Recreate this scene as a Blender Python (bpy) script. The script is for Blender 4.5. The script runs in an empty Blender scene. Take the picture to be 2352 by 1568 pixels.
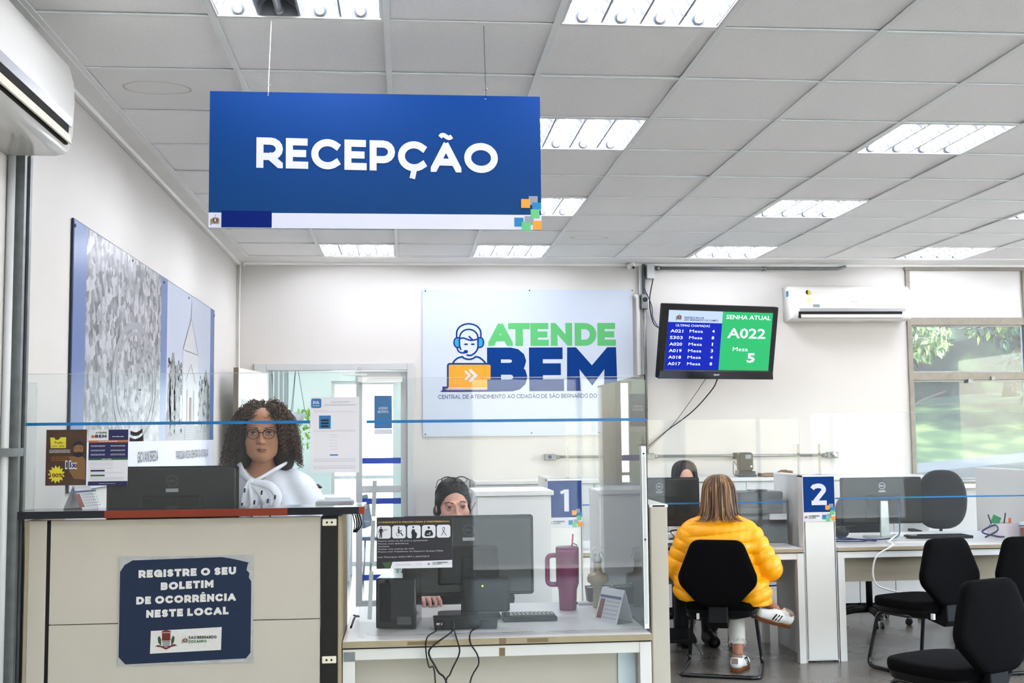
import bpy, math, random
import numpy as np
from mathutils import Vector, Matrix, Euler
random.seed(7)
rng = np.random.default_rng(7)
SC = bpy.context.scene
COL = SC.collection
PI = math.pi
R_ = math.radians
W, H, F = 2352, 1568, 2665.5
CAMZ = 1.5
# ------------------------------------------------------------------ camera, world, light, exposure
YAW, PITCH, ROLL = .0927, .0802, -.0099
_f = Vector((math.sin(YAW)*math.cos(PITCH), math.cos(YAW)*math.cos(PITCH), math.sin(PITCH)))
_r = Vector((math.cos(YAW), -math.sin(YAW), 0)); _u = _r.cross(_f)
_R = _r*math.cos(ROLL)+_u*math.sin(ROLL); _U = -_r*math.sin(ROLL)+_u*math.cos(ROLL)
cam = bpy.data.cameras.new('camera'); camo = bpy.data.objects.new('camera', cam); COL.objects.link(camo)
camo.matrix_world = Matrix(((_R.x,_U.x,-_f.x,0),(_R.y,_U.y,-_f.y,0),(_R.z,_U.z,-_f.z,CAMZ),(0,0,0,1)))
cam.sensor_fit = 'HORIZONTAL'; cam.sensor_width = 36; cam.lens = 36*F/W; cam.clip_end = 400; cam.clip_start = .05
SC.camera = camo
SC.view_settings.view_transform = 'Standard'; SC.view_settings.look = 'None'
SC.view_settings.gamma = 1; SC.view_settings.use_curve_mapping = False
SC.view_settings.exposure = 2.28
SC.cycles.max_bounces = 8; SC.cycles.transparent_max_bounces = 16; SC.cycles.caustics_reflective = False
SC.cycles.caustics_refractive = False; SC.cycles.sample_clamp_indirect = 6
world = bpy.data.worlds.new('world'); SC.world = world; world.use_nodes = True
_nt = world.node_tree; _bg = _nt.nodes['Background']
_sky = _nt.nodes.new('ShaderNodeTexSky'); _sky.sky_type = 'NISHITA'; _sky.sun_disc = False
_sky.sun_elevation = R_(52); _sky.sun_rotation = R_(150); _sky.air_density = 1; _sky.dust_density = 1.5
_nt.links.new(_sky.outputs[0], _bg.inputs[0]); _bg.inputs[1].default_value = .5
sun = bpy.data.lights.new('sun', 'SUN'); suno = bpy.data.objects.new('sun', sun); COL.objects.link(suno)
sun.energy = 3.6; sun.angle = R_(.6); sun.color = (1, .95, .86)
suno.rotation_euler = (R_(38), 0, R_(35))
TUBE = 12.5          # emission of the fluorescent tubes

def ray(x, y): return _R*((x-1176)/F)+_U*((784-y)/F)+_f
def atY(x, y, Y): d = ray(x, y); return d*(Y/d.y)+Vector((0,0,CAMZ))
def atX(x, y, X): d = ray(x, y); return d*(X/d.x)+Vector((0,0,CAMZ))
def atZ(x, y, Z): d = ray(x, y); return d*((Z-CAMZ)/d.z)+Vector((0,0,CAMZ))

# ------------------------------------------------------------------ materials
def lin(c):
    if isinstance(c, str):
        c = [int(c[i:i+2], 16)/255 for i in (0, 2, 4)]
    return [x/12.92 if x <= .04045 else ((x+.055)/1.055)**2.4 for x in c]
MATS = {}
def deep(c):
    l = lin(c); y = .2126*l[0]+.7152*l[1]+.0722*l[2]; k = min(1, .3+.7*(y/.5)**.7)
    return [v*k for v in l]
def mat(name, col, rough=.5, metal=0, spec=.35, noise=0, nscale=8, bump=0, bscale=60, emit=0, coat=0, sheen=0, stretch=None):
    if name in MATS: return MATS[name]
    m = bpy.data.materials.new(name); m.use_nodes = True; MATS[name] = m
    nt = m.node_tree; b = nt.nodes['Principled BSDF']
    c = (*(lin(col) if emit else deep(col)), 1)
    b.inputs['Base Color'].default_value = c
    b.inputs['Roughness'].default_value = rough; b.inputs['Metallic'].default_value = metal
    b.inputs['Specular IOR Level'].default_value = spec
    if coat: b.inputs['Coat Weight'].default_value = coat; b.inputs['Coat Roughness'].default_value = .08
    if sheen: b.inputs['Sheen Weight'].default_value = sheen
    if emit:
        b.inputs['Emission Color'].default_value = c; b.inputs['Emission Strength'].default_value = emit
    tc = None
    if noise or bump:
        tc = nt.nodes.new('ShaderNodeTexCoord'); mp = nt.nodes.new('ShaderNodeMapping')
        nt.links.new(tc.outputs['Object'], mp.inputs[0])
        if stretch: mp.inputs['Scale'].default_value = stretch
    if noise:
        n = nt.nodes.new('ShaderNodeTexNoise'); n.inputs['Scale'].default_value = nscale; n.inputs['Detail'].default_value = 5
        r = nt.nodes.new('ShaderNodeMapRange'); r.inputs['From Min'].default_value = .3; r.inputs['From Max'].default_value = .7
        r.inputs['To Min'].default_value = 1-noise; r.inputs['To Max'].default_value = 1+noise
        mx = nt.nodes.new('ShaderNodeVectorMath'); mx.operation = 'SCALE'; mx.inputs[0].default_value = c[:3]
        nt.links.new(mp.outputs[0], n.inputs[0]); nt.links.new(n.outputs[0], r.inputs[0])
        nt.links.new(r.outputs[0], mx.inputs['Scale']); nt.links.new(mx.outputs[0], b.inputs['Base Color'])
    if bump:
        n2 = nt.nodes.new('ShaderNodeTexNoise'); n2.inputs['Scale'].default_value = bscale; n2.inputs['Detail'].default_value = 3
        bp = nt.nodes.new('ShaderNodeBump'); bp.inputs['Strength'].default_value = bump; bp.inputs['Distance'].default_value = .01
        nt.links.new(mp.outputs[0], n2.inputs[0]); nt.links.new(n2.outputs[0], bp.inputs['Height']); nt.links.new(bp.outputs[0], b.inputs['Normal'])
    return m
def acrylic(name, haze=.015, tint=(.97,.985,.985), ior=1.25):
    m = bpy.data.materials.new(name); m.use_nodes = True; MATS[name] = m; nt = m.node_tree; nt.nodes.clear()
    o = nt.nodes.new('ShaderNodeOutputMaterial'); t = nt.nodes.new('ShaderNodeBsdfTransparent'); t.inputs[0].default_value = (*tint, 1)
    g = nt.nodes.new('ShaderNodeBsdfGlossy'); g.inputs['Roughness'].default_value = .012
    d = nt.nodes.new('ShaderNodeBsdfDiffuse'); d.inputs[0].default_value = (.85,.87,.9,1)
    fr = nt.nodes.new('ShaderNodeFresnel'); fr.inputs[0].default_value = ior
    a = nt.nodes.new('ShaderNodeMixShader'); a.inputs[0].default_value = haze  # diffuse white mixed in, paints a pale veil of glare over the view
    c = nt.nodes.new('ShaderNodeMixShader')
    nt.links.new(t.outputs[0], a.inputs[1]); nt.links.new(d.outputs[0], a.inputs[2])
    nt.links.new(fr.outputs[0], c.inputs[0]); nt.links.new(a.outputs[0], c.inputs[1]); nt.links.new(g.outputs[0], c.inputs[2])
    nt.links.new(c.outputs[0], o.inputs[0]); return m
def ramp_mat(name, stops, kind='island', rough=.5, scale=30, stretch=(1,1,1), spec=.4):
    """colour picked per loose island or along noise"""
    m = bpy.data.materials.new(name); m.use_nodes = True; MATS[name] = m; nt = m.node_tree; b = nt.nodes['Principled BSDF']
    b.inputs['Roughness'].default_value = rough; b.inputs['Specular IOR Level'].default_value = spec
    r = nt.nodes.new('ShaderNodeValToRGB')
    while len(r.color_ramp.elements) < len(stops): r.color_ramp.elements.new(.5)
    for e, (p, c) in zip(r.color_ramp.elements, stops): e.position = p; e.color = (*lin(c), 1)
    if kind == 'island':
        g = nt.nodes.new('ShaderNodeNewGeometry'); nt.links.new(g.outputs['Random Per Island'], r.inputs[0])
    else:
        tc = nt.nodes.new('ShaderNodeTexCoord'); mp = nt.nodes.new('ShaderNodeMapping'); mp.inputs['Scale'].default_value = stretch
        n = nt.nodes.new('ShaderNodeTexNoise'); n.inputs['Scale'].default_value = scale; n.inputs['Detail'].default_value = 6
        nt.links.new(tc.outputs['Object'], mp.inputs[0]); nt.links.new(mp.outputs[0], n.inputs[0]); nt.links.new(n.outputs[0], r.inputs[0])
    nt.links.new(r.outputs[0], b.inputs['Base Color']); return m

M = dict(
 wall=mat('white_paint', 'cac7c3', .7, noise=.02, nscale=1.2, bump=.05, bscale=90),
 wall2=mat('grey_green_paint', 'd3d9cf', .7, noise=.03, nscale=2),
 tile=mat('ceiling_fibre', 'fdfcfa', .92, noise=.035, nscale=70, bump=.25, bscale=300, spec=.1),
 grid=mat('ceiling_bar', 'f2f4f2', .45, noise=.02),
 dark=mat('plenum_dark', '26241f', .9),
 trim=mat('edge_trim', 'f0efec', .6, noise=.03, nscale=3),
 white=mat('white_laminate', 'd3d1ce', .35, noise=.012, nscale=3),
 warm=mat('warm_white_laminate', 'b7b0a4', .45, noise=.02, nscale=4),
 edge=mat('cream_edge_band', 'a89a7e', .5, noise=.05, nscale=20),
 beige=mat('beige_laminate', 'a79b87', .5, noise=.02),
 lgrey=mat('light_grey_metal', 'b9bcbd', .45, spec=.5, noise=.02),
 alu=mat('aluminium', 'b5b9bb', .32, metal=.8, noise=.04, nscale=12),
 galv=mat('galvanised_steel', '8c9193', .42, metal=.75, noise=.12, nscale=25),
 plastic=mat('white_plastic', 'd8d7d2', .28, coat=.3),
 ivory=mat('ivory_plastic', 'd9d3bf', .4),
 black=mat('black_plastic', '0e0e11', .5, spec=.2, noise=.08, nscale=30),
 blackg=mat('glossy_black_plastic', '0c0c10', .12, coat=.4),
 fabric=mat('black_fabric', '0d0c0f', .9, spec=.08, noise=.12, nscale=160, bump=.2, bscale=500),
 post=mat('dark_bronze_metal', '2b2724', .5, metal=.3, noise=.08),
 blue=mat('sign_blue', '0047a0', .6, spec=.1, noise=.03, nscale=2),
 navy=mat('navy_print', '12315f', .45, noise=.03),
 deepblue=mat('deep_blue_print', '002c94', .6, spec=.1),
 lilac=mat('pale_print', 'c6c7d6', .4),
 paper=mat('paper_white', 'cac9d0', .6, noise=.02),
 tape=mat('blue_tape', '0b7cc4', .4),
 band=mat('door_blue_band', '0b50e0', .4),
 orange=mat('orange_print', 'e2952f', .45), green=mat('green_print', '5cb878', .45),
 cyan=mat('cyan_print', '0f86c2', .45), grey=mat('grey_print', '8e96a2', .45), 
 logogreen=mat('logo_green', '55b86c', .4), logoblue=mat('logo_blue', '004aa8', .6, spec=.1), logoorange=mat('logo_orange', 'e99d1c', .4),
 logocyan=mat('logo_cyan', '14a4d8', .4), board=mat('pale_blue_board', 'bcc5d3', .3, noise=.015, nscale=1),
 red=mat('counter_red_edge', '9c3a1c', .35, noise=.08, nscale=6), redtop=mat('counter_dark_top', '1b1a28', .15, coat=.5),
 ink=mat('dark_ink', '2a2c3a', .6), softink=mat('faded_ink', '9a9ca6', .6), yellowp=mat('yellow_print', 'c6bc2c', .5),
 cable=mat('black_cable', '101012', .5), bluecable=mat('blue_cable', '24418c', .5), whitecable=mat('white_cable', 'deddd8', .5),
 steel=mat('bright_steel', 'c3c6c8', .25, metal=.9), rubber=mat('black_rubber', '0f0f10', .7),
 acr=acrylic('clear_acrylic'), acre=mat('acrylic_edge', 'c4ccce', .2, spec=.6), glass=acrylic('window_glass', .11, (.93,.96,.95)),
 winframe=mat('old_window_paint', '9b9488', .55, noise=.1, nscale=18, bump=.1),
 wood=mat('tan_wood', '9c6a3c', .5, noise=.15, nscale=9, stretch=(1,8,1)),
 brown=mat('brown_panel', '8a5b2e', .5, noise=.1, nscale=3),
)
_nt = MATS['acrylic_edge']

# ------------------------------------------------------------------ mesh builder
def uvec(v): v = Vector(v); return v.normalized()
class MB:
    def __init__(s): s.v = []; s.f = []; s.mi = []; s.sm = []
    def add(s, vs, fs, mi=0, smooth=False):
        o = len(s.v); s.v += [tuple(v) for v in vs]
        for f in fs: s.f.append([i+o for i in f]); s.mi.append(mi); s.sm.append(smooth)
        return s
    def box(s, c, d, rot=None, mi=0, taper=None):
        x, y, z = d[0]/2, d[1]/2, d[2]/2
        vs = [Vector((a*x, b*y, e*z)) for e in (-1,1) for b in (-1,1) for a in (-1,1)]
        if taper:
            for i in range(4, 8): vs[i].x *= taper; vs[i].y *= taper
        if rot is not None:
            m = rot if isinstance(rot, Matrix) else Euler(rot).to_matrix(); vs = [m@v for v in vs]
        vs = [v+Vector(c) for v in vs]
        return s.add(vs, [(0,2,3,1),(4,5,7,6),(0,1,5,4),(2,6,7,3),(0,4,6,2),(1,3,7,5)], mi)
    def bx(s, x0, x1, y0, y1, z0, z1, mi=0): return s.box(((x0+x1)/2,(y0+y1)/2,(z0+z1)/2), (x1-x0,y1-y0,z1-z0), None, mi)
    def prism(s, poly, axis, a, b, mi=0, smooth=False):
        """poly of 2D points extruded along axis from a to b. x:(y,z) y:(x,z) z:(x,y)"""
        def P(p, t):
            return {'x':(t,p[0],p[1]), 'y':(p[0],t,p[1]), 'z':(p[0],p[1],t)}[axis]
        n = len(poly); vs = [P(p,a) for p in poly]+[P(p,b) for p in poly]
        ar = sum(poly[i][0]*poly[(i+1)%n][1]-poly[(i+1)%n][0]*poly[i][1] for i in range(n))
        flip = (ar > 0) ^ (axis == 'y')
        fs = [list(range(n)), list(range(2*n-1, n-1, -1))]
        if flip: pass
        sides = [(i, i+n, (i+1)%n+n, (i+1)%n) for i in range(n)]
        if flip: fs = [f[::-1] for f in fs]; sides = [f[::-1] for f in sides]
        s.add(vs, fs, mi, False); o = len(s.v)-2*n
        for f in sides: s.f.append([i+o for i in f]); s.mi.append(mi); s.sm.append(smooth)
        return s
    def ring(s, c, n, u, v, rx, ry=None, k=12):
        ry = rx if ry is None else ry
        return [c+u*(math.cos(t)*rx)+v*(math.sin(t)*ry) for t in [2*PI*i/k for i in range(k)]]
    def tube(s, pts, r, k=8, mi=0, cap=True, smooth=True, closed=False, flat=1.0):
        pts = [Vector(p) for p in pts]; n = len(pts); rs = r if isinstance(r, (list,tuple)) else [r]*n
        T = []
        for i in range(n):
            a = pts[(i-1) % n] if (i > 0 or closed) else pts[i]; b = pts[(i+1) % n] if (i < n-1 or closed) else pts[i]
            T.append((b-a).normalized() if (b-a).length > 1e-9 else Vector((0,0,1)))
        u = T[0].orthogonal().normalized(); vs = []; fs = []
        for i in range(n):
            u = (u-T[i]*u.dot(T[i])); u = u.normalized() if u.length > 1e-6 else T[i].orthogonal().normalized()
            v = T[i].cross(u)
            vs += [pts[i]+u*(math.cos(2*PI*j/k)*rs[i])+v*(math.sin(2*PI*j/k)*rs[i]*flat) for j in range(k)]
        m = n if closed else n-1
        for i in range(m):
            a = i*k; b = ((i+1) % n)*k
            for j in range(k): fs.append((a+j, a+(j+1)%k, b+(j+1)%k, b+j))
        s.add(vs, fs, mi, smooth)
        if cap and not closed:
            o = len(s.v)-n*k
            s.f += [[o+j for j in range(k)][::-1], [o+(n-1)*k+j for j in range(k)]]; s.mi += [mi]*2; s.sm += [False]*2
        return s
    def cyl(s, a, b, r, k=16, mi=0, smooth=True): return s.tube([a, b], r, k, mi, True, smooth)
    def lathe(s, prof, k=24, c=(0,0,0), mi=0, smooth=True, axis=None):
        vs = []; fs = []; c = Vector(c); n = len(prof)
        m = Matrix.Identity(3) if axis is None else Vector((0,0,1)).rotation_difference(Vector(axis)).to_matrix()
        for r, z in prof:
            for j in range(k): vs.append(c+m@Vector((r*math.cos(2*PI*j/k), r*math.sin(2*PI*j/k), z)))
        for i in range(n-1):
            for j in range(k): fs.append((i*k+j, i*k+(j+1)%k, (i+1)*k+(j+1)%k, (i+1)*k+j))
        s.add(vs, fs, mi, smooth)
        return s
    def ell(s, c, r, k=16, mi=0, rot=None):
        c = Vector(c); vs = []; fs = []; n = k//2+1; m = rot if rot is not None else Matrix.Identity(3)
        for i in range(n):
            a = PI*i/(n-1)
            for j in range(k): vs.append(c+m@Vector((r[0]*math.sin(a)*math.cos(2*PI*j/k), r[1]*math.sin(a)*math.sin(2*PI*j/k), r[2]*math.cos(a))))
        for i in range(n-1):
            for j in range(k): fs.append((i*k+j, (i+1)*k+j, (i+1)*k+(j+1)%k, i*k+(j+1)%k))
        return s.add(vs, fs, mi, True)
    def quad(s, pts, mi=0): return s.add(pts, [tuple(range(len(pts)))], mi)
    def build(s, name, mats, parent=None, loc=None, rot=None, bevel=0, seg=2, kind=None, label=None, smooth=None, **kw):
        me = bpy.data.meshes.new(name); me.from_pydata(s.v, [], s.f)
        if not isinstance(mats, (list, tuple)): mats = [mats]
        for m in mats: me.materials.append(m)
        me.polygons.foreach_set('material_index', s.mi); me.polygons.foreach_set('use_smooth', s.sm if smooth is None else [smooth]*len(s.f))
        me.update()
        o = bpy.data.objects.new(name, me); COL.objects.link(o)
        if parent: o.parent = parent
        if loc is not None: o.location = loc
        if rot is not None: o.rotation_euler = rot
        if bevel:
            b = o.modifiers.new('bevel', 'BEVEL'); b.width = bevel; b.segments = seg; b.limit_method = 'ANGLE'; b.angle_limit = R_(40)
            b.harden_normals = False
        if kind: o['kind'] = kind
        if label: o['label'] = label
        return o
def thing(name, label, cat, loc=(0,0,0), rz=0, group=None, rot=None):
    o = bpy.data.objects.new(name, None); COL.objects.link(o); o.location = loc; o.empty_display_size = .1
    o.rotation_euler = rot if rot is not None else (0,0,rz)
    return tag(o, label, cat, group)
def tag(o, label, cat, group=None):
    o['label'] = label; o['category'] = cat
    if group: o['group'] = group
    return o
def dup(root, loc=None, rz=None, label=None, group=None):
    def cp(o, par):
        c = o.copy(); COL.objects.link(c); c.parent = par
        for ch in o.children: cp(ch, c)
        return c
    r = cp(root, root.parent)
    if loc is not None: r.location = loc
    if rz is not None: r.rotation_euler = (0,0,rz)
    if label: r['label'] = label
    if group: r['group'] = group
    return r
def bars(name, boxes, m, parent, bevel=0, mi=0):
    for q in boxes: MB().bx(*q).build(name, m, parent, bevel=bevel)
def struct(o): o['kind'] = 'structure'; return o
def sempty(name, loc=(0,0,0)):
    o = bpy.data.objects.new(name, None); COL.objects.link(o); o.location = loc; return struct(o)
def arc(cx, cy, rx, ry, a0, a1, n=8):
    return [(cx+rx*math.cos(R_(a0+(a1-a0)*i/n)), cy+ry*math.sin(R_(a0+(a1-a0)*i/n))) for i in range(n+1)]
def rrect(x0, x1, y0, y1, r, n=4):
    return arc(x1-r, y1-r, r, r, 0, 90, n)+arc(x0+r, y1-r, r, r, 90, 180, n)+arc(x0+r, y0+r, r, r, 180, 270, n)+arc(x1-r, y0+r, r, r, 270, 360, n)
def fillet(poly, r, n=3):
    """round the corners of a 2D or 3D open/closed polyline"""
    out = []; P = [Vector(p) for p in poly]; m = len(P)
    for i in range(m):
        a, b, c = P[i-1], P[i], P[(i+1) % m]; rr = r[i] if isinstance(r, (list,tuple)) else r
        if rr <= 0: out.append(b); continue
        d1 = (a-b); d2 = (c-b); l = min(rr, d1.length*.49, d2.length*.49); p = b+d1.normalized()*l; q = b+d2.normalized()*l
        for k in range(n+1):
            t = k/n; out.append(p*(1-t)**2+b*2*t*(1-t)+q*t*t)
    return out
def path(pts, r=.03, n=4):
    P = [Vector(p) for p in pts]; out = [P[0]]
    for i in range(1, len(P)-1):
        a, b, c = P[i-1], P[i], P[i+1]; d1 = a-b; d2 = c-b; l = min(r, d1.length*.49, d2.length*.49)
        p = b+d1.normalized()*l; q = b+d2.normalized()*l
        out += [p*(1-t)**2+b*2*t*(1-t)+q*t*t for t in [k/n for k in range(n+1)]]
    return out+[P[-1]]
def spline(pts, n=6):
    P = [Vector(p) for p in pts]; P = [P[0]*2-P[1]]+P+[P[-1]*2-P[-2]]; out = []
    for i in range(1, len(P)-2):
        for k in range(n):
            t = k/n; a, b, c, d = P[i-1], P[i], P[i+1], P[i+2]
            out.append(.5*((2*b)+(c-a)*t+(2*a-5*b+4*c-d)*t*t+(-a+3*b-3*c+d)*t**3))
    return out+[P[-2]]

# ------------------------------------------------------------------ lettering (flat print); plane: x right, z up, facing -y
def A_(cx, cy, rx, ry, a0, a1, n=10): return arc(cx, cy, rx, ry, a0, a1, n)
def _glyphs():
    O = A_(.5,.5,.5,.5,90,450,28)
    G = {
    'A': (.95, [[(0,0),(.5,1)],[(1,0),(.5,1)],[(.2,.28),(.8,.28)]]),
    'B': (.78, [[(0,0),(0,1)],[(0,1),(.62,1)]+A_(.62,.76,.34,.24,90,-90,6)+[(0,.52)],[(0,.52),(.66,.52)]+A_(.66,.26,.34,.26,90,-90,6)+[(0,0)]]),
    'C': (.92, [A_(.55,.5,.55,.5,48,312,22)]),
    'D': (.9, [[(0,0),(0,1),(.45,1)]+A_(.45,.5,.55,.5,90,-90,12)+[(.45,0),(0,0)]]),
    'E': (.68, [[(.95,1),(0,1),(0,0),(1,0)],[(0,.5),(.86,.5)]]),
    'F': (.66, [[(.95,1),(0,1),(0,0)],[(0,.48),(.86,.48)]]),
    'G': (.95, [A_(.52,.5,.52,.5,48,350,24)+[(1,.42)],[(1,.0),(1,.48),(.6,.48)]]),
    'H': (.82, [[(0,0),(0,1)],[(1,0),(1,1)],[(0,.5),(1,.5)]]),
    'I': (.0, [[(0,0),(0,1)]]),
    'J': (.6, [[(1,1),(1,.35)]+A_(.5,.35,.5,.35,0,-150,8)]),
    'K': (.8, [[(0,0),(0,1)],[(1,1),(.02,.4)],[(.3,.55),(1,0)]]),
    'L': (.64, [[(0,1),(0,0),(1,0)]]),
    'M': (1.0, [[(0,0),(0,1),(.5,.3),(1,1),(1,0)]]),
    'N': (.84, [[(0,0),(0,1),(1,0),(1,1)]]),
    'O': (1.05, [O]),
    'P': (.78, [[(0,0),(0,1),(.55,1)]+A_(.55,.66,.45,.34,90,-90,8)+[(0,.32)]]),
    'Q': (1.05, [O,[(.6,.28),(1,-.05)]]),
    'R': (.8, [[(0,0),(0,1),(.55,1)]+A_(.55,.67,.45,.33,90,-90,8)+[(0,.34)],[(.5,.36),(1,0)]]),
    'S': (.7, [A_(.5,.76,.48,.24,38,240,9)[:]+A_(.5,.25,.5,.25,72,-142,10)]),
    'T': (.78, [[(0,1),(1,1)],[(.5,0),(.5,1)]]),
    'U': (.84, [[(0,1),(0,.42)]+A_(.5,.42,.5,.42,180,360,12)+[(1,1)]]),
    'V': (.9, [[(0,1),(.5,0)],[(1,1),(.5,0)]]),
    'W': (1.3, [[(0,1),(.26,0)],[(.26,0),(.5,1)],[(.5,1),(.74,0)],[(.74,0),(1,1)]]),
    'X': (.8, [[(0,0),(1,1)],[(0,1),(1,0)]]),
    'Y': (.8, [[(0,1),(.5,.42)],[(1,1),(.5,.42)],[(.5,.42),(.5,0)]]),
    'Z': (.76, [[(0,1),(1,1),(0,0),(1,0)]]),
    '0': (.72, [O]), '1': (.32, [[(.1,.93),(1,.93)],[(1,0),(1,1)]]),
    '2': (.66, [A_(.5,.7,.46,.3,160,-36,12)+[(.05,.0),(1,0)]]),
    '3': (.66, [[(.06,1),(.92,1),(.45,.58)]+A_(.45,.29,.5,.29,90,-140,10)]),
    '4': (.76, [[(.62,1),(0,.28),(1,.28)],[(.72,.62),(.72,0)]]),
    '5': (.66, [[(.9,1),(.15,1),(.08,.56),(.45,.58)]+A_(.45,.29,.5,.29,90,-140,10)]),
    '6': (.7, [O[:0]+A_(.5,.31,.48,.31,0,360,18),[(.04,.36)]+A_(.6,.45,.58,.55,175,75,6)]),
    '7': (.66, [[(0,1),(1,1),(.35,0)]]),
    '8': (.7, [A_(.5,.76,.42,.24,0,360,16),A_(.5,.27,.5,.27,0,360,18)]),
    '9': (.7, [A_(.5,.69,.48,.31,0,360,18),[(.96,.64)]+A_(.4,.55,.58,.55,-5,-105,6)]),
    '-': (.4, [[(0,.42),(1,.42)]]), '+': (.6, [[(0,.45),(1,.45)],[(.5,.15),(.5,.75)]]), '.': (.0, [[(0,0),(0,.06)]]), ':': (.0, [[(0,.05),(0,.1)],[(0,.6),(0,.65)]]),
    '/': (.5, [[(0,0),(1,1)]]), '(': (.25,[A_(1,.5,1,.6,130,230,6)]), ')': (.25,[A_(0,.5,1,.6,-50,50,6)]),
    }
    return G
GL = _glyphs()
ACC = {'Ç':('C','c'),'Ã':('A','t'),'Ê':('E','^'),'É':('E',"'"),'Á':('A',"'"),'Ó':('O',"'"),'Ú':('U',"'"),'Õ':('O','t'),'Â':('A','^'),'Í':('I',"'")}
def clip(poly, y, up):
    out = []; n = len(poly)
    for i in range(n):
        a, b = poly[i], poly[(i+1) % n]; ia = (a[1] >= y) if up else (a[1] <= y); ib = (b[1] >= y) if up else (b[1] <= y)
        if ia: out.append(a)
        if ia != ib:
            t = (y-a[1])/(b[1]-a[1]); out.append((a[0]+(b[0]-a[0])*t, y))
    return out
def stroke(pts, w, ext=True, round_=False):
    """quads covering a polyline of width w with mitred joins"""
    P = [Vector(p) for p in pts]; Q = [P[0]]
    for p in P[1:]:
        if (p-Q[-1]).length > 1e-6: Q.append(p)
    P = Q; n = len(P)
    if n < 2: return []
    closed = (P[0]-P[-1]).length < 1e-5 and n > 3
    if closed: P = P[:-1]; n -= 1
    if ext and not closed:
        e0, e1 = ext if isinstance(ext, tuple) else (.5, .5)
        P[0] = P[0]+(P[0]-P[1]).normalized()*w*e0; P[-1] = P[-1]+(P[-1]-P[-2]).normalized()*w*e1
    L = []; Rr = []
    for i in range(n):
        a = P[i-1] if (i > 0 or closed) else None; c = P[(i+1) % n] if (i < n-1 or closed) else None
        d1 = (P[i]-a).normalized() if a is not None else None; d2 = (c-P[i]).normalized() if c is not None else None
        if d1 is None: d1 = d2
        if d2 is None: d2 = d1
        nr = Vector((-(d1+d2).y, (d1+d2).x))
        nr = nr.normalized() if nr.length > 1e-6 else Vector((-d1.y, d1.x))
        k = nr.dot(Vector((-d1.y, d1.x))); k = max(k, .35)
        L.append(P[i]+nr*(w/2/k)); Rr.append(P[i]-nr*(w/2/k))
    qs = []
    for i in range(n if closed else n-1):
        j = (i+1) % n; qs.append([tuple(L[i]), tuple(Rr[i]), tuple(Rr[j]), tuple(L[j])])
    if round_:
        for e in ([P[0], P[-1]] if not closed else []): qs.append(arc(e.x, e.y, w/2, w/2, 0, 330, 11))
    return qs
def lettering(s, h, w=.2, tr=.12, wf=1.0):
    """polygons of a line of caps: height h, stroke w*h; returns (polys, width)"""
    x = 0; polys = []; sw = w*h
    for ch in s:
        if ch == ' ': x += h*.36; continue
        base, acc = ACC.get(ch, (ch, None))
        if base not in GL: x += h*.3; continue
        gw, st = GL[base]; cw = gw*h*wf; iw = max(cw-sw, 0) if gw > 0 else 0
        if gw == 0: cw = sw
        for si, pl in enumerate(st):
            pts = [(x+sw/2+p[0]*iw, sw/2+p[1]*(h-sw)) for p in pl]
            diag = base in 'AVWMNKXYR47Z/' 
            sl = abs(pl[1][0]-pl[0][0]) > .05 and abs(pl[1][1]-pl[0][1]) > .05 and len(pl) == 2
            ex = tuple((.3 if p[0] in (.5, .26, .74) else (.9 if p[1] in (0, 1) else 0)) for p in pl) if sl else (.5, .5)
            for q in stroke(pts, sw, ex):
                if base not in '.:,-+Q':
                    q = clip(clip(q, 0, True), h, False)
                    q = [(b_, a_) for a_, b_ in clip(clip([(b_, a_) for a_, b_ in q], x, True), x+cw, False)]
                if len(q) > 2: polys.append([(p[0],p[1],si) for p in q])
        cx = x+cw/2
        n0 = len(polys)
        if acc == 'c': polys += stroke([(cx+sw*.15,.02*h),(cx-sw*.1,-.24*h)], sw*.8, False)
        elif acc == 't': polys += stroke([(cx-.2*h,1.16*h)]+[(cx-.2*h+.4*h*i/8, 1.19*h+.045*h*math.sin(2*PI*i/8)) for i in range(1,8)]+[(cx+.2*h,1.2*h)], sw*.62, False)
        elif acc == '^': polys += stroke([(cx-.17*h,1.1*h),(cx,1.24*h),(cx+.17*h,1.1*h)], sw*.5, False)
        elif acc == "'": polys += stroke([(cx-.03*h,1.1*h),(cx+.09*h,1.27*h)], sw*.6, False)
        polys[n0:] = [[(p[0],p[1],3) for p in q] for q in polys[n0:]]
        x += cw+tr*h
    return polys, max(x-tr*h, 1e-6)
def fit(polys, wd, x0, x1, z0, h):
    s = (x1-x0)/wd; return [([(x0+p[0]*s, z0+p[1]) for p in q], q[0][2]) for q in polys]
def caps(mb, s, x0, x1, z0, h, w=.2, y=0, mi=0, tr=.12, wf=1.0, dz=0):
    polys, wd = lettering(s, h, w, tr, wf)
    for qi, (q, si) in enumerate(fit(polys, wd, x0, x1, z0, h)): flat(mb, q, y-si*.00012-(qi % 40)*.000012, mi, dz/(x1-x0) if dz else 0, x0)
    return mb
def flat(mb, poly, y=0, mi=0, slope=0, xr=0):
    n = len(poly); ar = sum(poly[i][0]*poly[(i+1)%n][1]-poly[(i+1)%n][0]*poly[i][1] for i in range(n))
    if ar < 0: poly = poly[::-1]
    mb.add([(p[0], y, p[1]+slope*(p[0]-xr)) for p in poly], [list(range(n))], mi); return mb
def frect(mb, x0, x1, z0, z1, y=0, mi=0): return flat(mb, [(x0,z0),(x1,z0),(x1,z1),(x0,z1)], y, mi)
_tc = {}
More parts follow.
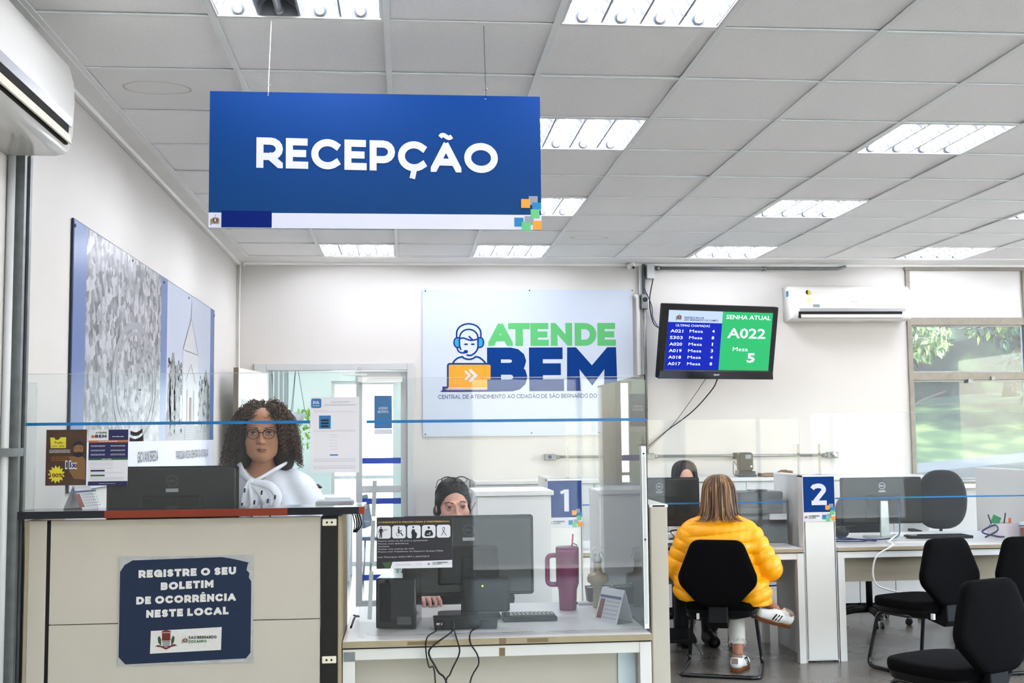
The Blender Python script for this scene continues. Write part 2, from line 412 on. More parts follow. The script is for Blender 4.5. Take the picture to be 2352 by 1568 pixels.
def words(mb, s, x0, z0, h, y=0, mi=0, width=None, bold=0, right=False):
    """line of type in Blender's own font; h = cap height"""
    key = (s, bold)
    if key not in _tc:
        c = bpy.data.curves.new('t', 'FONT'); c.body = s; c.offset = bold; c.resolution_u = 2
        o = bpy.data.objects.new('t', c); COL.objects.link(o)
        dg = bpy.context.evaluated_depsgraph_get(); me = o.evaluated_get(dg).to_mesh()
        vs = [(v.co.x, v.co.y) for v in me.vertices]; fs = [list(p.vertices) for p in me.polygons]
        o.evaluated_get(dg).to_mesh_clear(); bpy.data.objects.remove(o); bpy.data.curves.remove(c)
        _tc[key] = (vs, fs)
    vs, fs = _tc[key]
    if not vs: return mb
    mx = max(v[0] for v in vs); mn = min(v[0] for v in vs); sy = h/.72; sx = sy if width is None else width/(mx-mn)
    if right: x0 = x0-(mx-mn)*sx
    mb.add([(x0+(v[0]-mn)*sx, y, z0+v[1]*sy) for v in vs], fs, mi); return mb
def squiggle(mb, x0, x1, z, h, y=0, mi=0, seed=0):
    """illegible small print: short word-length strokes"""
    r = random.Random(seed); x = x0
    while x < x1-h:
        wl = min(r.uniform(2, 7)*h, x1-x); frect(mb, x, x+wl, z-h*.35, z+h*.35, y, mi); x += wl+h*.8
    return mb
# ------------------------------------------------------------------ the room
CZ = 3.013; XL = -1.44; YB = 10.12; XR = 9.4; YF = -3.6
GX, GY, T = 1.8131, 4.1667, .625
fl = MB().bx(XL-.2, XR+.2, YF-.2, 14.2, -.12, 0)
m = mat('polished_concrete', '8b877f', .22, spec=.5)
nt = m.node_tree; b = nt.nodes['Principled BSDF']; tc = nt.nodes.new('ShaderNodeTexCoord')
n1 = nt.nodes.new('ShaderNodeTexNoise'); n1.inputs['Scale'].default_value = 1.6; n1.inputs['Detail'].default_value = 5; n1.inputs['Roughness'].default_value = .5
n2 = nt.nodes.new('ShaderNodeTexNoise'); n2.inputs['Scale'].default_value = 55; n2.inputs['Detail'].default_value = 4
r1 = nt.nodes.new('ShaderNodeValToRGB'); r1.color_ramp.elements[0].position = .25; r1.color_ramp.elements[0].color = (*lin('6c665e'),1)
r1.color_ramp.elements[1].position = .8; r1.color_ramp.elements[1].color = (*lin('847e75'),1)
mx = nt.nodes.new('ShaderNodeMixRGB'); mx.blend_type = 'MULTIPLY'; mx.inputs[0].default_value = .35
nt.links.new(tc.outputs['Object'], n1.inputs[0]); nt.links.new(tc.outputs['Object'], n2.inputs[0]); nt.links.new(n1.outputs[0], r1.inputs[0])
nt.links.new(r1.outputs[0], mx.inputs[1]); nt.links.new(n2.outputs[0], mx.inputs[2]); nt.links.new(mx.outputs[0], b.inputs['Base Color'])
rr = nt.nodes.new('ShaderNodeMapRange'); rr.inputs['To Min'].default_value = .2; rr.inputs['To Max'].default_value = .32
nt.links.new(n1.outputs[0], rr.inputs[0]); nt.links.new(rr.outputs[0], b.inputs['Roughness'])
struct(fl.build('floor', m))
def wallx(name, spans, y0, y1, z0=0, z1=CZ+.1, mt=None, par=None):
    """wall along x made of solid rectangles (x0,x1,z0,z1)"""
    mb = MB()
    for a, b_, c, d in spans: mb.bx(a, b_, y0, y1, c, d)
    o = mb.build(name, mt or M['wall']); return struct(o)
DX0, DX1, DZ = -1.235, .05, 2.09      # door opening
WX0, WZ0, WZ1 = 4.56, 1.02, 2.99      # window band
wallx('wall_back', [(XL,DX0,0,3.1),(DX0,DX1,DZ,3.1),(DX1,WX0,0,3.1),(WX0,XR,0,WZ0),(WX0,XR,WZ1,3.1),(8.2,XR,WZ0,WZ1)], YB, YB+.16)
struct(MB().bx(XL-.15, XL, YF, YB+.16, 0, 3.1).build('wall_left', M['wall']))
struct(MB().bx(XR, XR+.15, YF, 1.0, 0, 3.1).bx(XR, XR+.15, 1.0, 8.5, 0, .95).bx(XR, XR+.15, 1.0, 8.5, 2.7, 3.1).bx(XR, XR+.15, 8.5, YB+.16, 0, 3.1).build('wall_right', M['wall']))
# street side behind the viewer: wood panel on the left, added for brown screen reflections, glazed shop front on the right
struct(MB().bx(XL, XR, YF-.15, YF, 2.6, 3.1).bx(.4, .7, YF-.15, YF, 0, 2.6).bx(4.3, 4.6, YF-.15, YF, 0, 2.6).bx(8.4, XR, YF-.15, YF, 0, 2.6).build('wall_front', M['wall']))
struct(MB().bx(XL, .4, YF-.12, YF-.02, 0, 2.6).build('wall_panel_brown', M['brown']))
for i, (a, b_) in enumerate(((.7, 4.3), (4.6, 8.4))):
    o = sempty('window_%d' % (i+2), (0, YF, 0)); mb = MB()
    bars('window_mullion', [(a+(b_-a)*k/3-.03, a+(b_-a)*k/3+.03, -.09, -.03, 0, 2.6) for k in range(4)], M['alu'], o)
    bars('window_transom', [(a, b_, -.088, -.032, z, z+.06) for z in (0, 2.1, 2.54)], M['alu'], o); MB().bx(a, b_, -.065, -.06, .1, 2.54).build('pane', M['glass'], o)
# ceiling: dark void, bars, tiles
ceil = sempty('ceiling', (0,0,0))
MB().bx(XL-.1, XR+.1, YF-.1, YB+.1, CZ+.12, CZ+.3).build('ceiling_slab', M['dark'], ceil)
I0, I1, K0, K1 = -5, 12, -12, 9
LIGHTS = [(i, k) for i in (-4, -2, 1, 4, 7, 10) for k in (-7, -4, -1, 2, 5, 8)]
b1 = None
for k in range(K0, K1+1):
    y = GY+T*k; MB().prism([(y-.012,CZ),(y+.012,CZ),(y+.012,CZ+.004),(y+.001,CZ+.004),(y+.001,CZ+.035),(y-.001,CZ+.035),(y-.001,CZ+.004),(y-.012,CZ+.004)],'x',GX+T*I0-.012,GX+T*I1).build('ceiling_bar', M['grid'], ceil)
for i in range(I0, I1+1):
    x = GX+T*i; MB().prism([(x-.012,CZ-.0015),(x+.012,CZ-.0015),(x+.012,CZ+.003),(x+.001,CZ+.003),(x+.001,CZ+.035),(x-.001,CZ+.035),(x-.001,CZ+.003),(x-.012,CZ+.003)],'y',GY+T*K0,GY+T*K1).build('ceiling_bar', M['grid'], ceil)
tm = None; cnt = 0
stain = mat('stained_ceiling_fibre', 'f5f4f1', .92, spec=.1)
nt = stain.node_tree; bb = nt.nodes['Principled BSDF']; tc = nt.nodes.new('ShaderNodeTexCoord'); mp = nt.nodes.new('ShaderNodeMapping')
mp.inputs['Location'].default_value = (.22, .12, 0); mp.inputs['Scale'].default_value = (6.5, 10, 1)
nz = nt.nodes.new('ShaderNodeTexNoise'); nz.inputs['Scale'].default_value = 4; ad = nt.nodes.new('ShaderNodeVectorMath'); ad.operation = 'MULTIPLY_ADD'; ad.inputs[1].default_value = (.5,.5,0)
ln = nt.nodes.new('ShaderNodeVectorMath'); ln.operation = 'LENGTH'; cr = nt.nodes.new('ShaderNodeValToRGB')
cr.color_ramp.elements[0].position = .0; cr.color_ramp.elements[0].color = (*lin('f5f4f1'),1); cr.color_ramp.elements[1].position = 1; cr.color_ramp.elements[1].color = (*lin('f5f4f1'),1)
for p_, c_ in ((.88,'f4f2ee'),(.95,'cfc7ba'),(.99,'f5f4f1')): e = cr.color_ramp.elements.new(p_); e.color = (*lin(c_),1)
nt.links.new(tc.outputs['Object'], mp.inputs[0]); nt.links.new(tc.outputs['Object'], nz.inputs[0]); nt.links.new(nz.outputs['Color'], ad.inputs[0]); nt.links.new(mp.outputs[0], ad.inputs[2])
nt.links.new(ad.outputs[0], ln.inputs[0]); nt.links.new(ln.outputs['Value'], cr.inputs[0]); nt.links.new(cr.outputs[0], bb.inputs['Base Color'])
for k in range(K0, K1):
    for i in range(I0, I1):
        if (i, k) in LIGHTS or (k < -5): continue
        sm = (i, k) in ((-5, 1), (-1, 7))
        if tm is None:
            tile = MB().bx(-.303, .303, -.302, .2985, 0, .014).build('ceiling_tile', M['tile'], ceil); tm = tile.data; o = tile
        elif sm:
            o = MB().bx(-.303, .303, -.302, .2985, 0, .014).build('ceiling_tile', stain, ceil)
        else: o = tile.copy(); COL.objects.link(o); o.parent = ceil
        o.location = (GX+T*(i+.5), GY+T*(k+.5), CZ+.006+random.uniform(0,.002))
        o.rotation_euler = (random.uniform(-.004,.008), random.uniform(-.005,.005), random.uniform(-.004,.004)); cnt += 1
mb = MB()
for k in range(K0, -5):
    for i in range(I0, I1):
        if (i, k) not in LIGHTS: mb.bx(GX+T*i+.02, GX+T*(i+1)-.02, GY+T*k+.02, GY+T*(k+1)-.02, CZ+.005, CZ+.02)
mb.build('ceiling_tile_field', M['tile'], ceil, kind='stuff')
# plaster border strips round the grid
struct(MB().bx(XL-.01, GX+T*I0-.012, YF, YB, CZ-.004, CZ+.05).bx(GX+T*I0-.012, XR, GY+T*K1+.006, YB, CZ-.006, CZ+.05).bx(GX+T*I1, XR, YF, YB, CZ-.004, CZ+.05).build('trim_1', M['trim']))
struct(MB().bx(XL+.0, XL+.03, YF, YB, CZ-.028, CZ-.004).bx(XL, XR, YB-.03, YB, CZ-.028, CZ-.006).build('trim_2', M['trim'], bevel=.004))

# ------------------------------------------------------------------ fluorescent fixtures
tube_on = mat('lit_tube', 'f4f6ff', .4, emit=TUBE); tube_off = mat('dead_tube', 'b9bdc4', .3)
refl = mat('lamp_reflector', '94989f', .3); refl2 = mat('lamp_louvre', '7f838c', .35)
def make_light(off=None):
    t = thing('ceiling_light', '', 'light', (0,0,0))
    hs = MB(); a = .297
    hs.add([(x*q,y*q,z) for q,z in ((a,0),(a,.08),(a-.004,.076),(a-.004,0)) for x,y in ((-1,-1),(1,-1),(1,1),(-1,1))],
        [(i+4*l,(i+1)%4+4*l,(i+1)%4+4*l+4,i+4*l+4) for l in (0,2) for i in range(4)]+[(4,5,6,7),(11,10,9,8)])
    hs.build('housing', refl, t)
    fr = MB(); w = .014
    fr.add([(x*q,y*q,z) for q,z in ((.306,.004),(.306,-.001),(.306-w,-.001),(.306-w,.004)) for x,y in ((-1,-1),(1,-1),(1,1),(-1,1))],
        [(i+4*l,(i+1)%4+4*l,(i+1)%4+(4*l+4)%16,i+(4*l+4)%16) for l in range(4) for i in range(4)])
    fr.build('frame', M['plastic'], t)
    xs = [-.219, -.073, .073, .219]
    for j, x in enumerate(xs):
        dead = off is not None and j == off
        MB().cyl((x, -.272, .022), (x, .272, .022), .0135, 10).build('tube', tube_off if dead else tube_on, t)
        for s in (-1, 1): MB().cyl((x, s*.272, .022), (x, s*.292, .022), .016, 10).build('lamp_holder', M['lgrey'], t)
    # one deep V reflector between neighbouring tubes, curved cross blades
    for x in (-.146, 0, .146): MB().prism([(x-.004,.004),(x+.004,.004),(x+.024,.07),(x-.024,.07)], 'y', -.29, .29).build('reflector', refl, t)
    for x in (-1, 1): MB().prism([(x*.293,.004),(x*.287,.004),(x*.265,.07),(x*.293,.07)], 'y', -.29, .29).build('reflector', refl, t)
    bl = MB()
    for x in xs:
        for q in range(5):
            y = -.2+q*.1
            for (p0, p1) in (((-.066,.004),(-.02,.04)), ((-.02,.04),(.02,.04)), ((.02,.04),(.066,.004))):
                bl.add([(x+p0[0],y-.003,p0[1]),(x+p1[0],y-.003,p1[1]),(x+p1[0],y-.003,p1[1]+.018),(x+p0[0],y-.003,p0[1]+.03),
                        (x+p0[0],y+.003,p0[1]),(x+p1[0],y+.003,p1[1]),(x+p1[0],y+.003,p1[1]+.018),(x+p0[0],y+.003,p0[1]+.03)],
                       [(0,1,2,3),(7,6,5,4),(0,4,5,1),(3,2,6,7)])
    bl.build('louvre_blade', refl2, t, kind='stuff')
    return t
LLAB = {(-4,-1):'square four-tube ceiling light with one dead tube above the reception sign', (-2,-1):'square ceiling light at the top edge, right of the reception sign wires',
 (-4,2):'square ceiling light hidden behind the reception sign', (-2,2):'square ceiling light at the right edge of the reception sign', (-4,5):'square ceiling light behind the lower half of the reception sign',
 (-2,5):'small-looking square ceiling light beside the coloured squares of the reception sign', (-4,8):'square ceiling light just above the glass double door', (-2,8):'square ceiling light just above the headset logo board',
 (1,2):'largest ceiling light of the right-hand row', (1,5):'middle ceiling light of the row leading to the hung television', (1,8):'square ceiling light right above the wall television',
 (4,8):'square ceiling light in front of the big window', (4,5):'square ceiling light cut off by the right edge of the picture', (4,2):'square ceiling light past the right edge over the black chairs'}
L0 = None; Ld = make_light(off=1); Ld.location = (GX+T*(-4+.5), GY+T*(-1+.5), CZ); Ld['label'] = LLAB[(-4,-1)]; Ld['group'] = 'square fluorescent ceiling lights'
for (i, k) in LIGHTS:
    if (i, k) == (-4, -1): continue
    if L0 is None: L0 = make_light(); o = L0
    else: o = dup(L0)
    o.location = (GX+T*(i+.5), GY+T*(k+.5), CZ); o['group'] = 'square fluorescent ceiling lights'
    nth = ['first','second','third','fourth','fifth','sixth']
    o['label'] = LLAB.get((i, k), 'ceiling light in the %s column from the left wall, %s row from the back wall' % (nth[(-4,-2,1,4,7,10).index(i)], nth[(8,5,2,-1,-4,-7).index(k)]))

# ------------------------------------------------------------------ glazed double door in the back wall
d = sempty('door_1', (0, YB, 0))
fx0, fx1 = DX0-.052, DX1+.03
bars('door_jamb', [(fx0, DX0+.05, -.03, .12, 0, DZ+.04), (DX1-.028, fx1, -.03, .12, 0, DZ+.04)], M['lgrey'], d, .004)
bars('door_head', [(DX0+.05, DX1-.028, -.03, .12, DZ-.02, DZ+.04)], M['lgrey'], d, .004)
def leaf_frame(w, h, st=.055, mid=1.045):
    return [(0, st, -.02, .02, .01, h), (w-st, w, -.02, .02, .01, h), (st, w-st, -.02, .02, h-.06, h), (st, w-st, -.02, .02, .01, .1), (st, w-st, -.02, .02, mid-.03, mid+.03)]
lf = bpy.data.objects.new('door_leaf', None); COL.objects.link(lf); lf.parent = d; lf.location = (-.42, .03, 0)
bars('leaf_rail', leaf_frame(.442, 2.06), M['lgrey'], lf, .003)
MB().bx(.055, .387, -.003, .003, .1, 2.0).build('pane', M['glass'], lf)
bars('blue_band', [(.056, .386, -.005, -.0035, z-.025, z+.025) for z in (1.288, .942, .293)], M['band'], lf)
for z in (.4, 1.1, 1.85): MB().cyl((.446, -.024, z-.04), (.446, -.024, z+.04), .008, 8).build('hinge', M['alu'], lf)
# closer arm at the head of the leaf
MB().bx(-.38, .0, -.05, .0, 1.985, 2.03).build('door_closer', M['plastic'], d, loc=(-.02,0,-.02))
# the open left leaf, swung into the room
lo = bpy.data.objects.new('door_leaf', None); COL.objects.link(lo); lo.parent = d; lo.location = (-1.19, -.02, 0); lo.rotation_euler = (0,0,R_(-97.6))
mb = MB(); mb.bx(0,.9,-.018,.018,.01,2.045); mb.build('leaf_panel', M['plastic'], lo, bevel=.002)
MB().bx(.895,.905,-.019,.019,.01,2.045).build('leaf_edge', M['brown'] if False else mat('worn_door_edge','8e7f72',.5), lo)
MB().bx(.1,.8,.0185,.0205,1.73,1.80).build('push_strip', M['lgrey'], lo)
MB().bx(.13,.75,.018,.0185,1.1,1.68).build('inset_panel', M['white'], lo)
MB().tube([(.82,.02,.95),(.82,.06,.95),(.82,.06,1.15),(.82,.02,1.15)], .009).build('door_handle', M['alu'], lo)
# notice on the right leaf
nb = thing('door_notice', 'blue restricted-access notice on the glass door leaf', 'sign', (-.262, YB+.02, 1.565))
MB().bx(0,.152,-.004,-.002,0,.285).build('notice_sheet', mat('notice_blue','2f78b4',.4), nb)
mb = MB(); caps(mb,'ACESSO',.036,.116,.165,.022,.18,-.005); caps(mb,'RESTRITO',.03,.122,.135,.02,.18,-.005); mb.build('lettering', M['lilac'], nb)
mb = MB().bx(-.002,.154,-.004,-.002,-.05,-.004); mb.build('notice_footer', M['paper'], nb)
# bathroom-corridor room beyond
struct(wallx('wall_annex_back', [(XL-.4,-.86,0,3.0),(-.86,-.1,2.15,3.0),(-.1,2.0,0,3.0)], 13.8, 13.95, mt=M['wall2']))
struct(MB().bx(1.0,1.1,YB+.16,13.8,0,3.0).build('wall_annex_right', M['wall2']))
struct(MB().bx(-1.9,1.1,YB+.16,13.95,2.95,3.05).build('ceiling_annex', M['white']))
w = sempty('window_5', (-1.36, 10.3, 0))
bars('window_mullion', [(-.01,.0,k*.5,k*.5+.03,0,2.95) for k in range(8)], M['plastic'], w)
bars('window_transom', [(-.009,-.001,0,3.5,z,z+.05) for z in (0,.9,1.62,2.3,2.9)], M['plastic'], w); MB().bx(-.006,-.003,0,3.5,.05,2.9).build('pane', M['glass'], w)
w = sempty('window_6', (-.86, 13.86, 0))
MB()
bars('window_mullion', [(x,x+.04,-.02,.02,0,2.15) for x in (0,.72)], M['plastic'], w)
bars('window_transom', [(0,.76,-.018,.018,z,z+.04) for z in (0,1.0,2.11)], M['plastic'], w)
struct(MB().bx(-9,1.6,17.0,17.3,-.2,4.2).build('wall_added_white', mat('bright_backdrop_white','f2f1ec',.7)))  # white wall added to catch the sun and blow out the annex glazing
struct(MB().bx(-6,1.6,13.95,17.0,-.2,-.02).bx(-6,-1.8,9,13.95,-.2,-.02).build('pavement_yard', mat('yard_pale_paving','e4e2da',.8)))
for yy in (11.1, 13.1):  # lamps added only to brighten the annex
    ld = dup(L0); ld.location = (.3, yy, 2.85); ld['label'] = 'added ceiling light brightening the room beyond the glass door, '+('nearer' if yy < 12 else 'farther')
ld = dup(L0); ld.location = (-.6, 12.2, 2.85); ld['label'] = 'added ceiling light brightening the room beyond the glass door'
# things in the annex
t = thing('side_table', 'low white table seen through the glass door', 'table', (-.88, 12.6, 0))
MB().bx(-.32,.32,-.3,.3,.84,.87).build('table_top', M['white'], t, bevel=.003)
MB().bx(-.28,.3,-.28,-.26,.5,.84).build('modesty_panel', M['lgrey'], t)
for sx in (-.29,.29):
    for sy in (-.27,.27): MB().bx(sx-.02,sx+.02,sy-.02,sy+.02,0,.84).build('leg', M['white'], t)
t = thing('lidded_tub', 'white tub with black lid on the annex table', 'tub', (-.95, 12.5, .87))
MB().lathe([(0,0),(.06,0),(.075,.09),(.0,.09)],18).build('tub_body', M['ivory'], t); MB().lathe([(0,.13),(.05,.13),(.08,.1),(.078,.09),(0,.09)],18).build('lid', M['black'], t)
t = thing('blue_chair', 'blue plastic chair beside the annex table', 'chair', (-.22, 12.3, 0), R_(80))
bl = mat('blue_seat_plastic','14508f',.4)
MB().box((0,0,.45),(.42,.42,.04)).build('seat', bl, t, bevel=.015); MB().box((0,.2,.72),(.4,.04,.34),rot=(R_(-10),0,0)).build('backrest', bl, t, bevel=.015)
for sx in (-.18,.18):
    for sy in (-.18,.18): MB().cyl((sx,sy,0),(sx*.9,sy*.9,.44),.012,8).build('leg', M['alu'], t)
t = thing('hanging_plant', 'grey hanging pot with trailing green plant beyond the door', 'plant', (-1.22, 13.3, 1.62))
MB().lathe([(0,0),(.06,0),(.11,.16),(.1,.16),(.055,.02),(0,.02)],20).build('pot', M['lgrey'], t)
mb = MB(); [mb.cyl((.1*math.cos(a),.1*math.sin(a),.15),(0,0,.75),.003,5) for a in (0,2.1,4.2)]; mb.build('hanger', M['cable'], t)
lf_ = MB(); rr_ = random.Random(3)
for k in range(90):
    a = rr_.uniform(-1.6,2.2); z = .18-rr_.random()**1.3*.45; r0 = .09+rr_.random()*.07; c = Vector((math.cos(a)*r0+.03, math.sin(a)*r0, z)); s_ = rr_.uniform(.02,.04)
    e = Euler((rr_.uniform(0,3),rr_.uniform(0,3),rr_.uniform(0,3))).to_matrix()
    lf_.add([c+e@Vector(p) for p in ((-s_,0,0),(0,-s_*.5,.004),(s_,0,0),(0,s_*.5,.004))],[(0,1,2,3)])
lf_.build('foliage', mat('bright_leaf','7fb43c',.5), t, kind='stuff')
t = thing('swing_shelf', 'small hanging two-tier wooden shelf beyond the door', 'shelf', (-.93, 13.35, 1.36))
for k, z in enumerate((0,.16)): MB().bx(-.1,.1,-.06,.06,z,z+.015).build('board', M['wood'], t)
MB().cyl((-.09,0,0),(0,0,.5),.003,5).cyl((.09,0,0),(0,0,.5),.003,5).build('hanger', M['whitecable'], t)
for k, x in enumerate((-.02,.04)):
    tag(MB().lathe([(0,0),(.02,0),(.02,.05),(.008,.06),(.008,.1),(0,.1)],12,c=(-.93+x,13.35,1.376)).build('bottle', mat('amber_glass','6d4316',.2)), 'tiny amber bottle on the hanging shelf, '+('nearer the window' if k==0 else 'nearer the wall'), 'bottle', 'amber bottles on the swing shelf')

# ------------------------------------------------------------------ big window in the back wall and the garden slope
w = sempty('window_1', (WX0, YB, 0))
bays = [(0,1.11),(1.11,2.22),(2.22,3.33)]
bars('window_transom', [(-.03,3.64,-.03,.05,WZ1-.035,WZ1+.0)]+[(-.02,3.33,-.015,.06,z0,z1) for z0, z1 in ((2.455,2.525),(1.955,2.025),(1.02,1.06))], M['winframe'], w, .004)
bars('window_mullion', [(x,x+.04,-.02,.06,WZ0,WZ1) for x in (-.02,1.09,2.2)]+[(3.31,3.64,-.02,.06,WZ0,WZ1)], M['winframe'], w, .004)
mb = MB(); mb.bx(-.04,3.5,-.09,.16,.985,1.02); mb.build('window_sill', M['trim'], w, bevel=.004)
for k,(a,b_) in enumerate(bays):
    MB().bx(a+.02,b_-.02,.0,.02,2.525,WZ1-.035).build('blind_panel', M['white'], w)
    for z0, z1 in ((2.025,2.455),(1.06,1.955)):
        s_ = bpy.data.objects.new('sash', None); COL.objects.link(s_); s_.parent = w
        f_ = MB(); q = .014
        xa, xb = a+.02, b_-.02
        f_.add([(x_,y_,z_) for y_ in (.005,.03) for q_ in (0,q) for x_,z_ in ((xa+q_,z0+q_),(xb-q_,z0+q_),(xb-q_,z1-q_),(xa+q_,z1-q_))],
            [(i,(i+1)%4,(i+1)%4+4,i+4) for i in range(4)]+[(8+i,12+i,12+(i+1)%4,8+(i+1)%4) for i in range(4)]+[(i,i+8,(i+1)%4+8,(i+1)%4) for i in range(4)]+[(4+i,4+(i+1)%4,12+(i+1)%4,12+i) for i in range(4)])
        f_.build('sash_frame', M['galv'], s_); MB().bx(a+.03,b_-.03,.015,.019,z0+q,z1-q).build('pane', M['glass'], s_)
bars('latch', [(.53,.57,-.03,-.01,1.93,1.965), (.75,.785,-.03,-.01,1.955,1.985)], M['galv'], w)
mb = MB().cyl((.1,-.03,1.045),(1.0,-.03,1.045),.008,8).bx(.68,.73,-.05,-.01,1.03,1.065); mb.build('stay_bar', M['alu'], w)
# garden
struct(MB().bx(-25, 45, -30, YF-.3, -.3, -.1).bx(XR+.3, 45, YF-.3, 12, -.3, -.1).build('pavement_bounce', mat('pale_bounce_paving','dcd9d0',.8,noise=.05,nscale=2)))  # pale ground added to bounce sun through the windows onto the ceiling
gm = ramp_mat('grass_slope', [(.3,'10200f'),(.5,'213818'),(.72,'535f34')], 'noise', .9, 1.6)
def hz(x, y): return -.05+max(0,min(y,22)-13)*.215+max(0,y-22)*.05+.05*math.sin(x*1.1+y*.7)+(x-9)*.05*min(1,max(0,(y-14)/6))
vs = []; fs = []; nx, ny = 50, 34
for j in range(ny):
    for i in range(nx):
        x = 1.8+i*.62; y = 13.2+j*.8; vs.append((x,y,hz(x,y)+(random.uniform(-.03,.03))))
for j in range(ny-1):
    for i in range(nx-1): a = j*nx+i; fs.append((a,a+1,a+nx+1,a+nx))
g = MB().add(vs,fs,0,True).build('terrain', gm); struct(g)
struct(MB().bx(-6,30,YB+.2,13.3,-.3,-.12).build('pavement_outside', mat('pale_concrete','b5b2aa',.8)))
# raking concrete kerb wall at the foot of the slope
struct(MB().add([(4,12.9,0),(10.5,12.9,0),(10.5,12.9,1.42),(4,12.9,.86),(4,13.3,0),(10.5,13.3,0),(10.5,13.3,1.5),(4,13.3,.94)],[(0,1,2,3),(3,2,6,7),(4,7,6,5),(1,5,6,2),(0,3,7,4)]).build('garden_wall', mat('garden_concrete','54575a',.8,noise=.1,nscale=5)))
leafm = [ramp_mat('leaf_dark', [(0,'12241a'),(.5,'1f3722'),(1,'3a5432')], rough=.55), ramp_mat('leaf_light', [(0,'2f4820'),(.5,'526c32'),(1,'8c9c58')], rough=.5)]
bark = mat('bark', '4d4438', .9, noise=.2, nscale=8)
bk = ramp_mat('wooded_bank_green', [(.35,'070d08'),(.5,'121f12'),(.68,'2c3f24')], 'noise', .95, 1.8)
vs = []; fs = []
for j in range(14):
    for i in range(34): x = -4+i*1.0; y = 25.5+j*.8; vs.append((x, y, 2.0+j*.75+random.uniform(-.35,.35)))
for j in range(13):
    for i in range(33): a = j*34+i; fs.append((a,a+1,a+35,a+34))
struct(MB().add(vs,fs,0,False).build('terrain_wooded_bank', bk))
def tree(x, y, h, cr, n, mi, label, seed, low=.35, stem=True, name='tree', tk=.035):
    r = random.Random(seed); z0 = hz(x, y); t = thing(name, label, 'tree' if name == 'tree' else 'bush', (x, y, z0-.05))
    tr = MB(); top = h*.75
    if stem:
        tr.tube(spline([(0,0,0),(.04*h,0,top*.4),(-.02*h,.02*h,top)],4),[tk*h*(1-.06*i) for i in range(9)],8)
        for k in range(6):
            a = r.uniform(0,6.28); zz = top*r.uniform(.45,.95); tr.tube([(0,0,zz),(math.cos(a)*cr*.5,math.sin(a)*cr*.5,zz+h*.12),(math.cos(a)*cr*.85,math.sin(a)*cr*.85,zz+h*.16)],[tk*.4*h,tk*.25*h,tk*.11*h],6)
        tr.build('trunk', bark, t)
    cl = MB(); blobs = [(r.uniform(-.6,.6)*cr, r.uniform(-.6,.6)*cr, h*(low+(1-low)*r.random()), r.uniform(.3,.55)*cr) for _ in range(12)]
    for k in range(n):
        bx_, by, bz, br = blobs[k % 12]; v = Vector((r.gauss(0,1),r.gauss(0,1),r.gauss(0,1))).normalized()*br*r.uniform(.75,1.05)
        c = Vector((bx_,by,bz))+v; s_ = r.uniform(.05,.11)*(h/5+.3); e = Euler((r.uniform(0,6),r.uniform(0,6),r.uniform(0,6))).to_matrix()
        cl.add([c+e@Vector(p) for p in ((-s_,0,0),(0,-s_*.45,s_*.15),(s_,0,0),(0,s_*.45,s_*.15))],[(0,1,2,3)])
    cl.build('foliage', leafm[mi], t, kind='stuff'); return t
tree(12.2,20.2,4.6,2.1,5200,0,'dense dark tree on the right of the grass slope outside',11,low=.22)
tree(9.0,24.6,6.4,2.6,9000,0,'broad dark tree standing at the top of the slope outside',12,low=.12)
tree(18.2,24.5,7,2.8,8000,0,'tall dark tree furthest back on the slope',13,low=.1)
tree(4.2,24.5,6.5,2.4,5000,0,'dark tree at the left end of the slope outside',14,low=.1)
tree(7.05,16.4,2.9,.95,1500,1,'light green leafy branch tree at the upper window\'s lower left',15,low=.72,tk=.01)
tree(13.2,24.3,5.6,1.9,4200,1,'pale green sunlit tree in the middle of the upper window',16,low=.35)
t = tree(8.0,18.5,3.4,.5,120,0,'thin bare sapling on the grass slope outside',17,low=.8)
tree(7.3,17.8,3.2,.4,100,0,'slanting thin sapling left of the bare sapling',18,low=.85)
tree(17.5,19,6.5,3.0,4500,0,'large tree standing on the slope past the right edge',21,low=.2)  # this and the next tree are unseen, added to dapple the slope
tree(15.2,15.2,5.5,2.0,3000,0,'tree close to the building past the right edge',22,low=.35)
tree(9.6,14.6,.9,.7,800,0,'low dark bush behind the garden wall',19,low=.1,stem=False,name='bush')
tree(11.2,14.9,1.2,.9,1000,0,'larger low bush at the right end of the garden wall',20,low=.1,stem=False,name='bush')
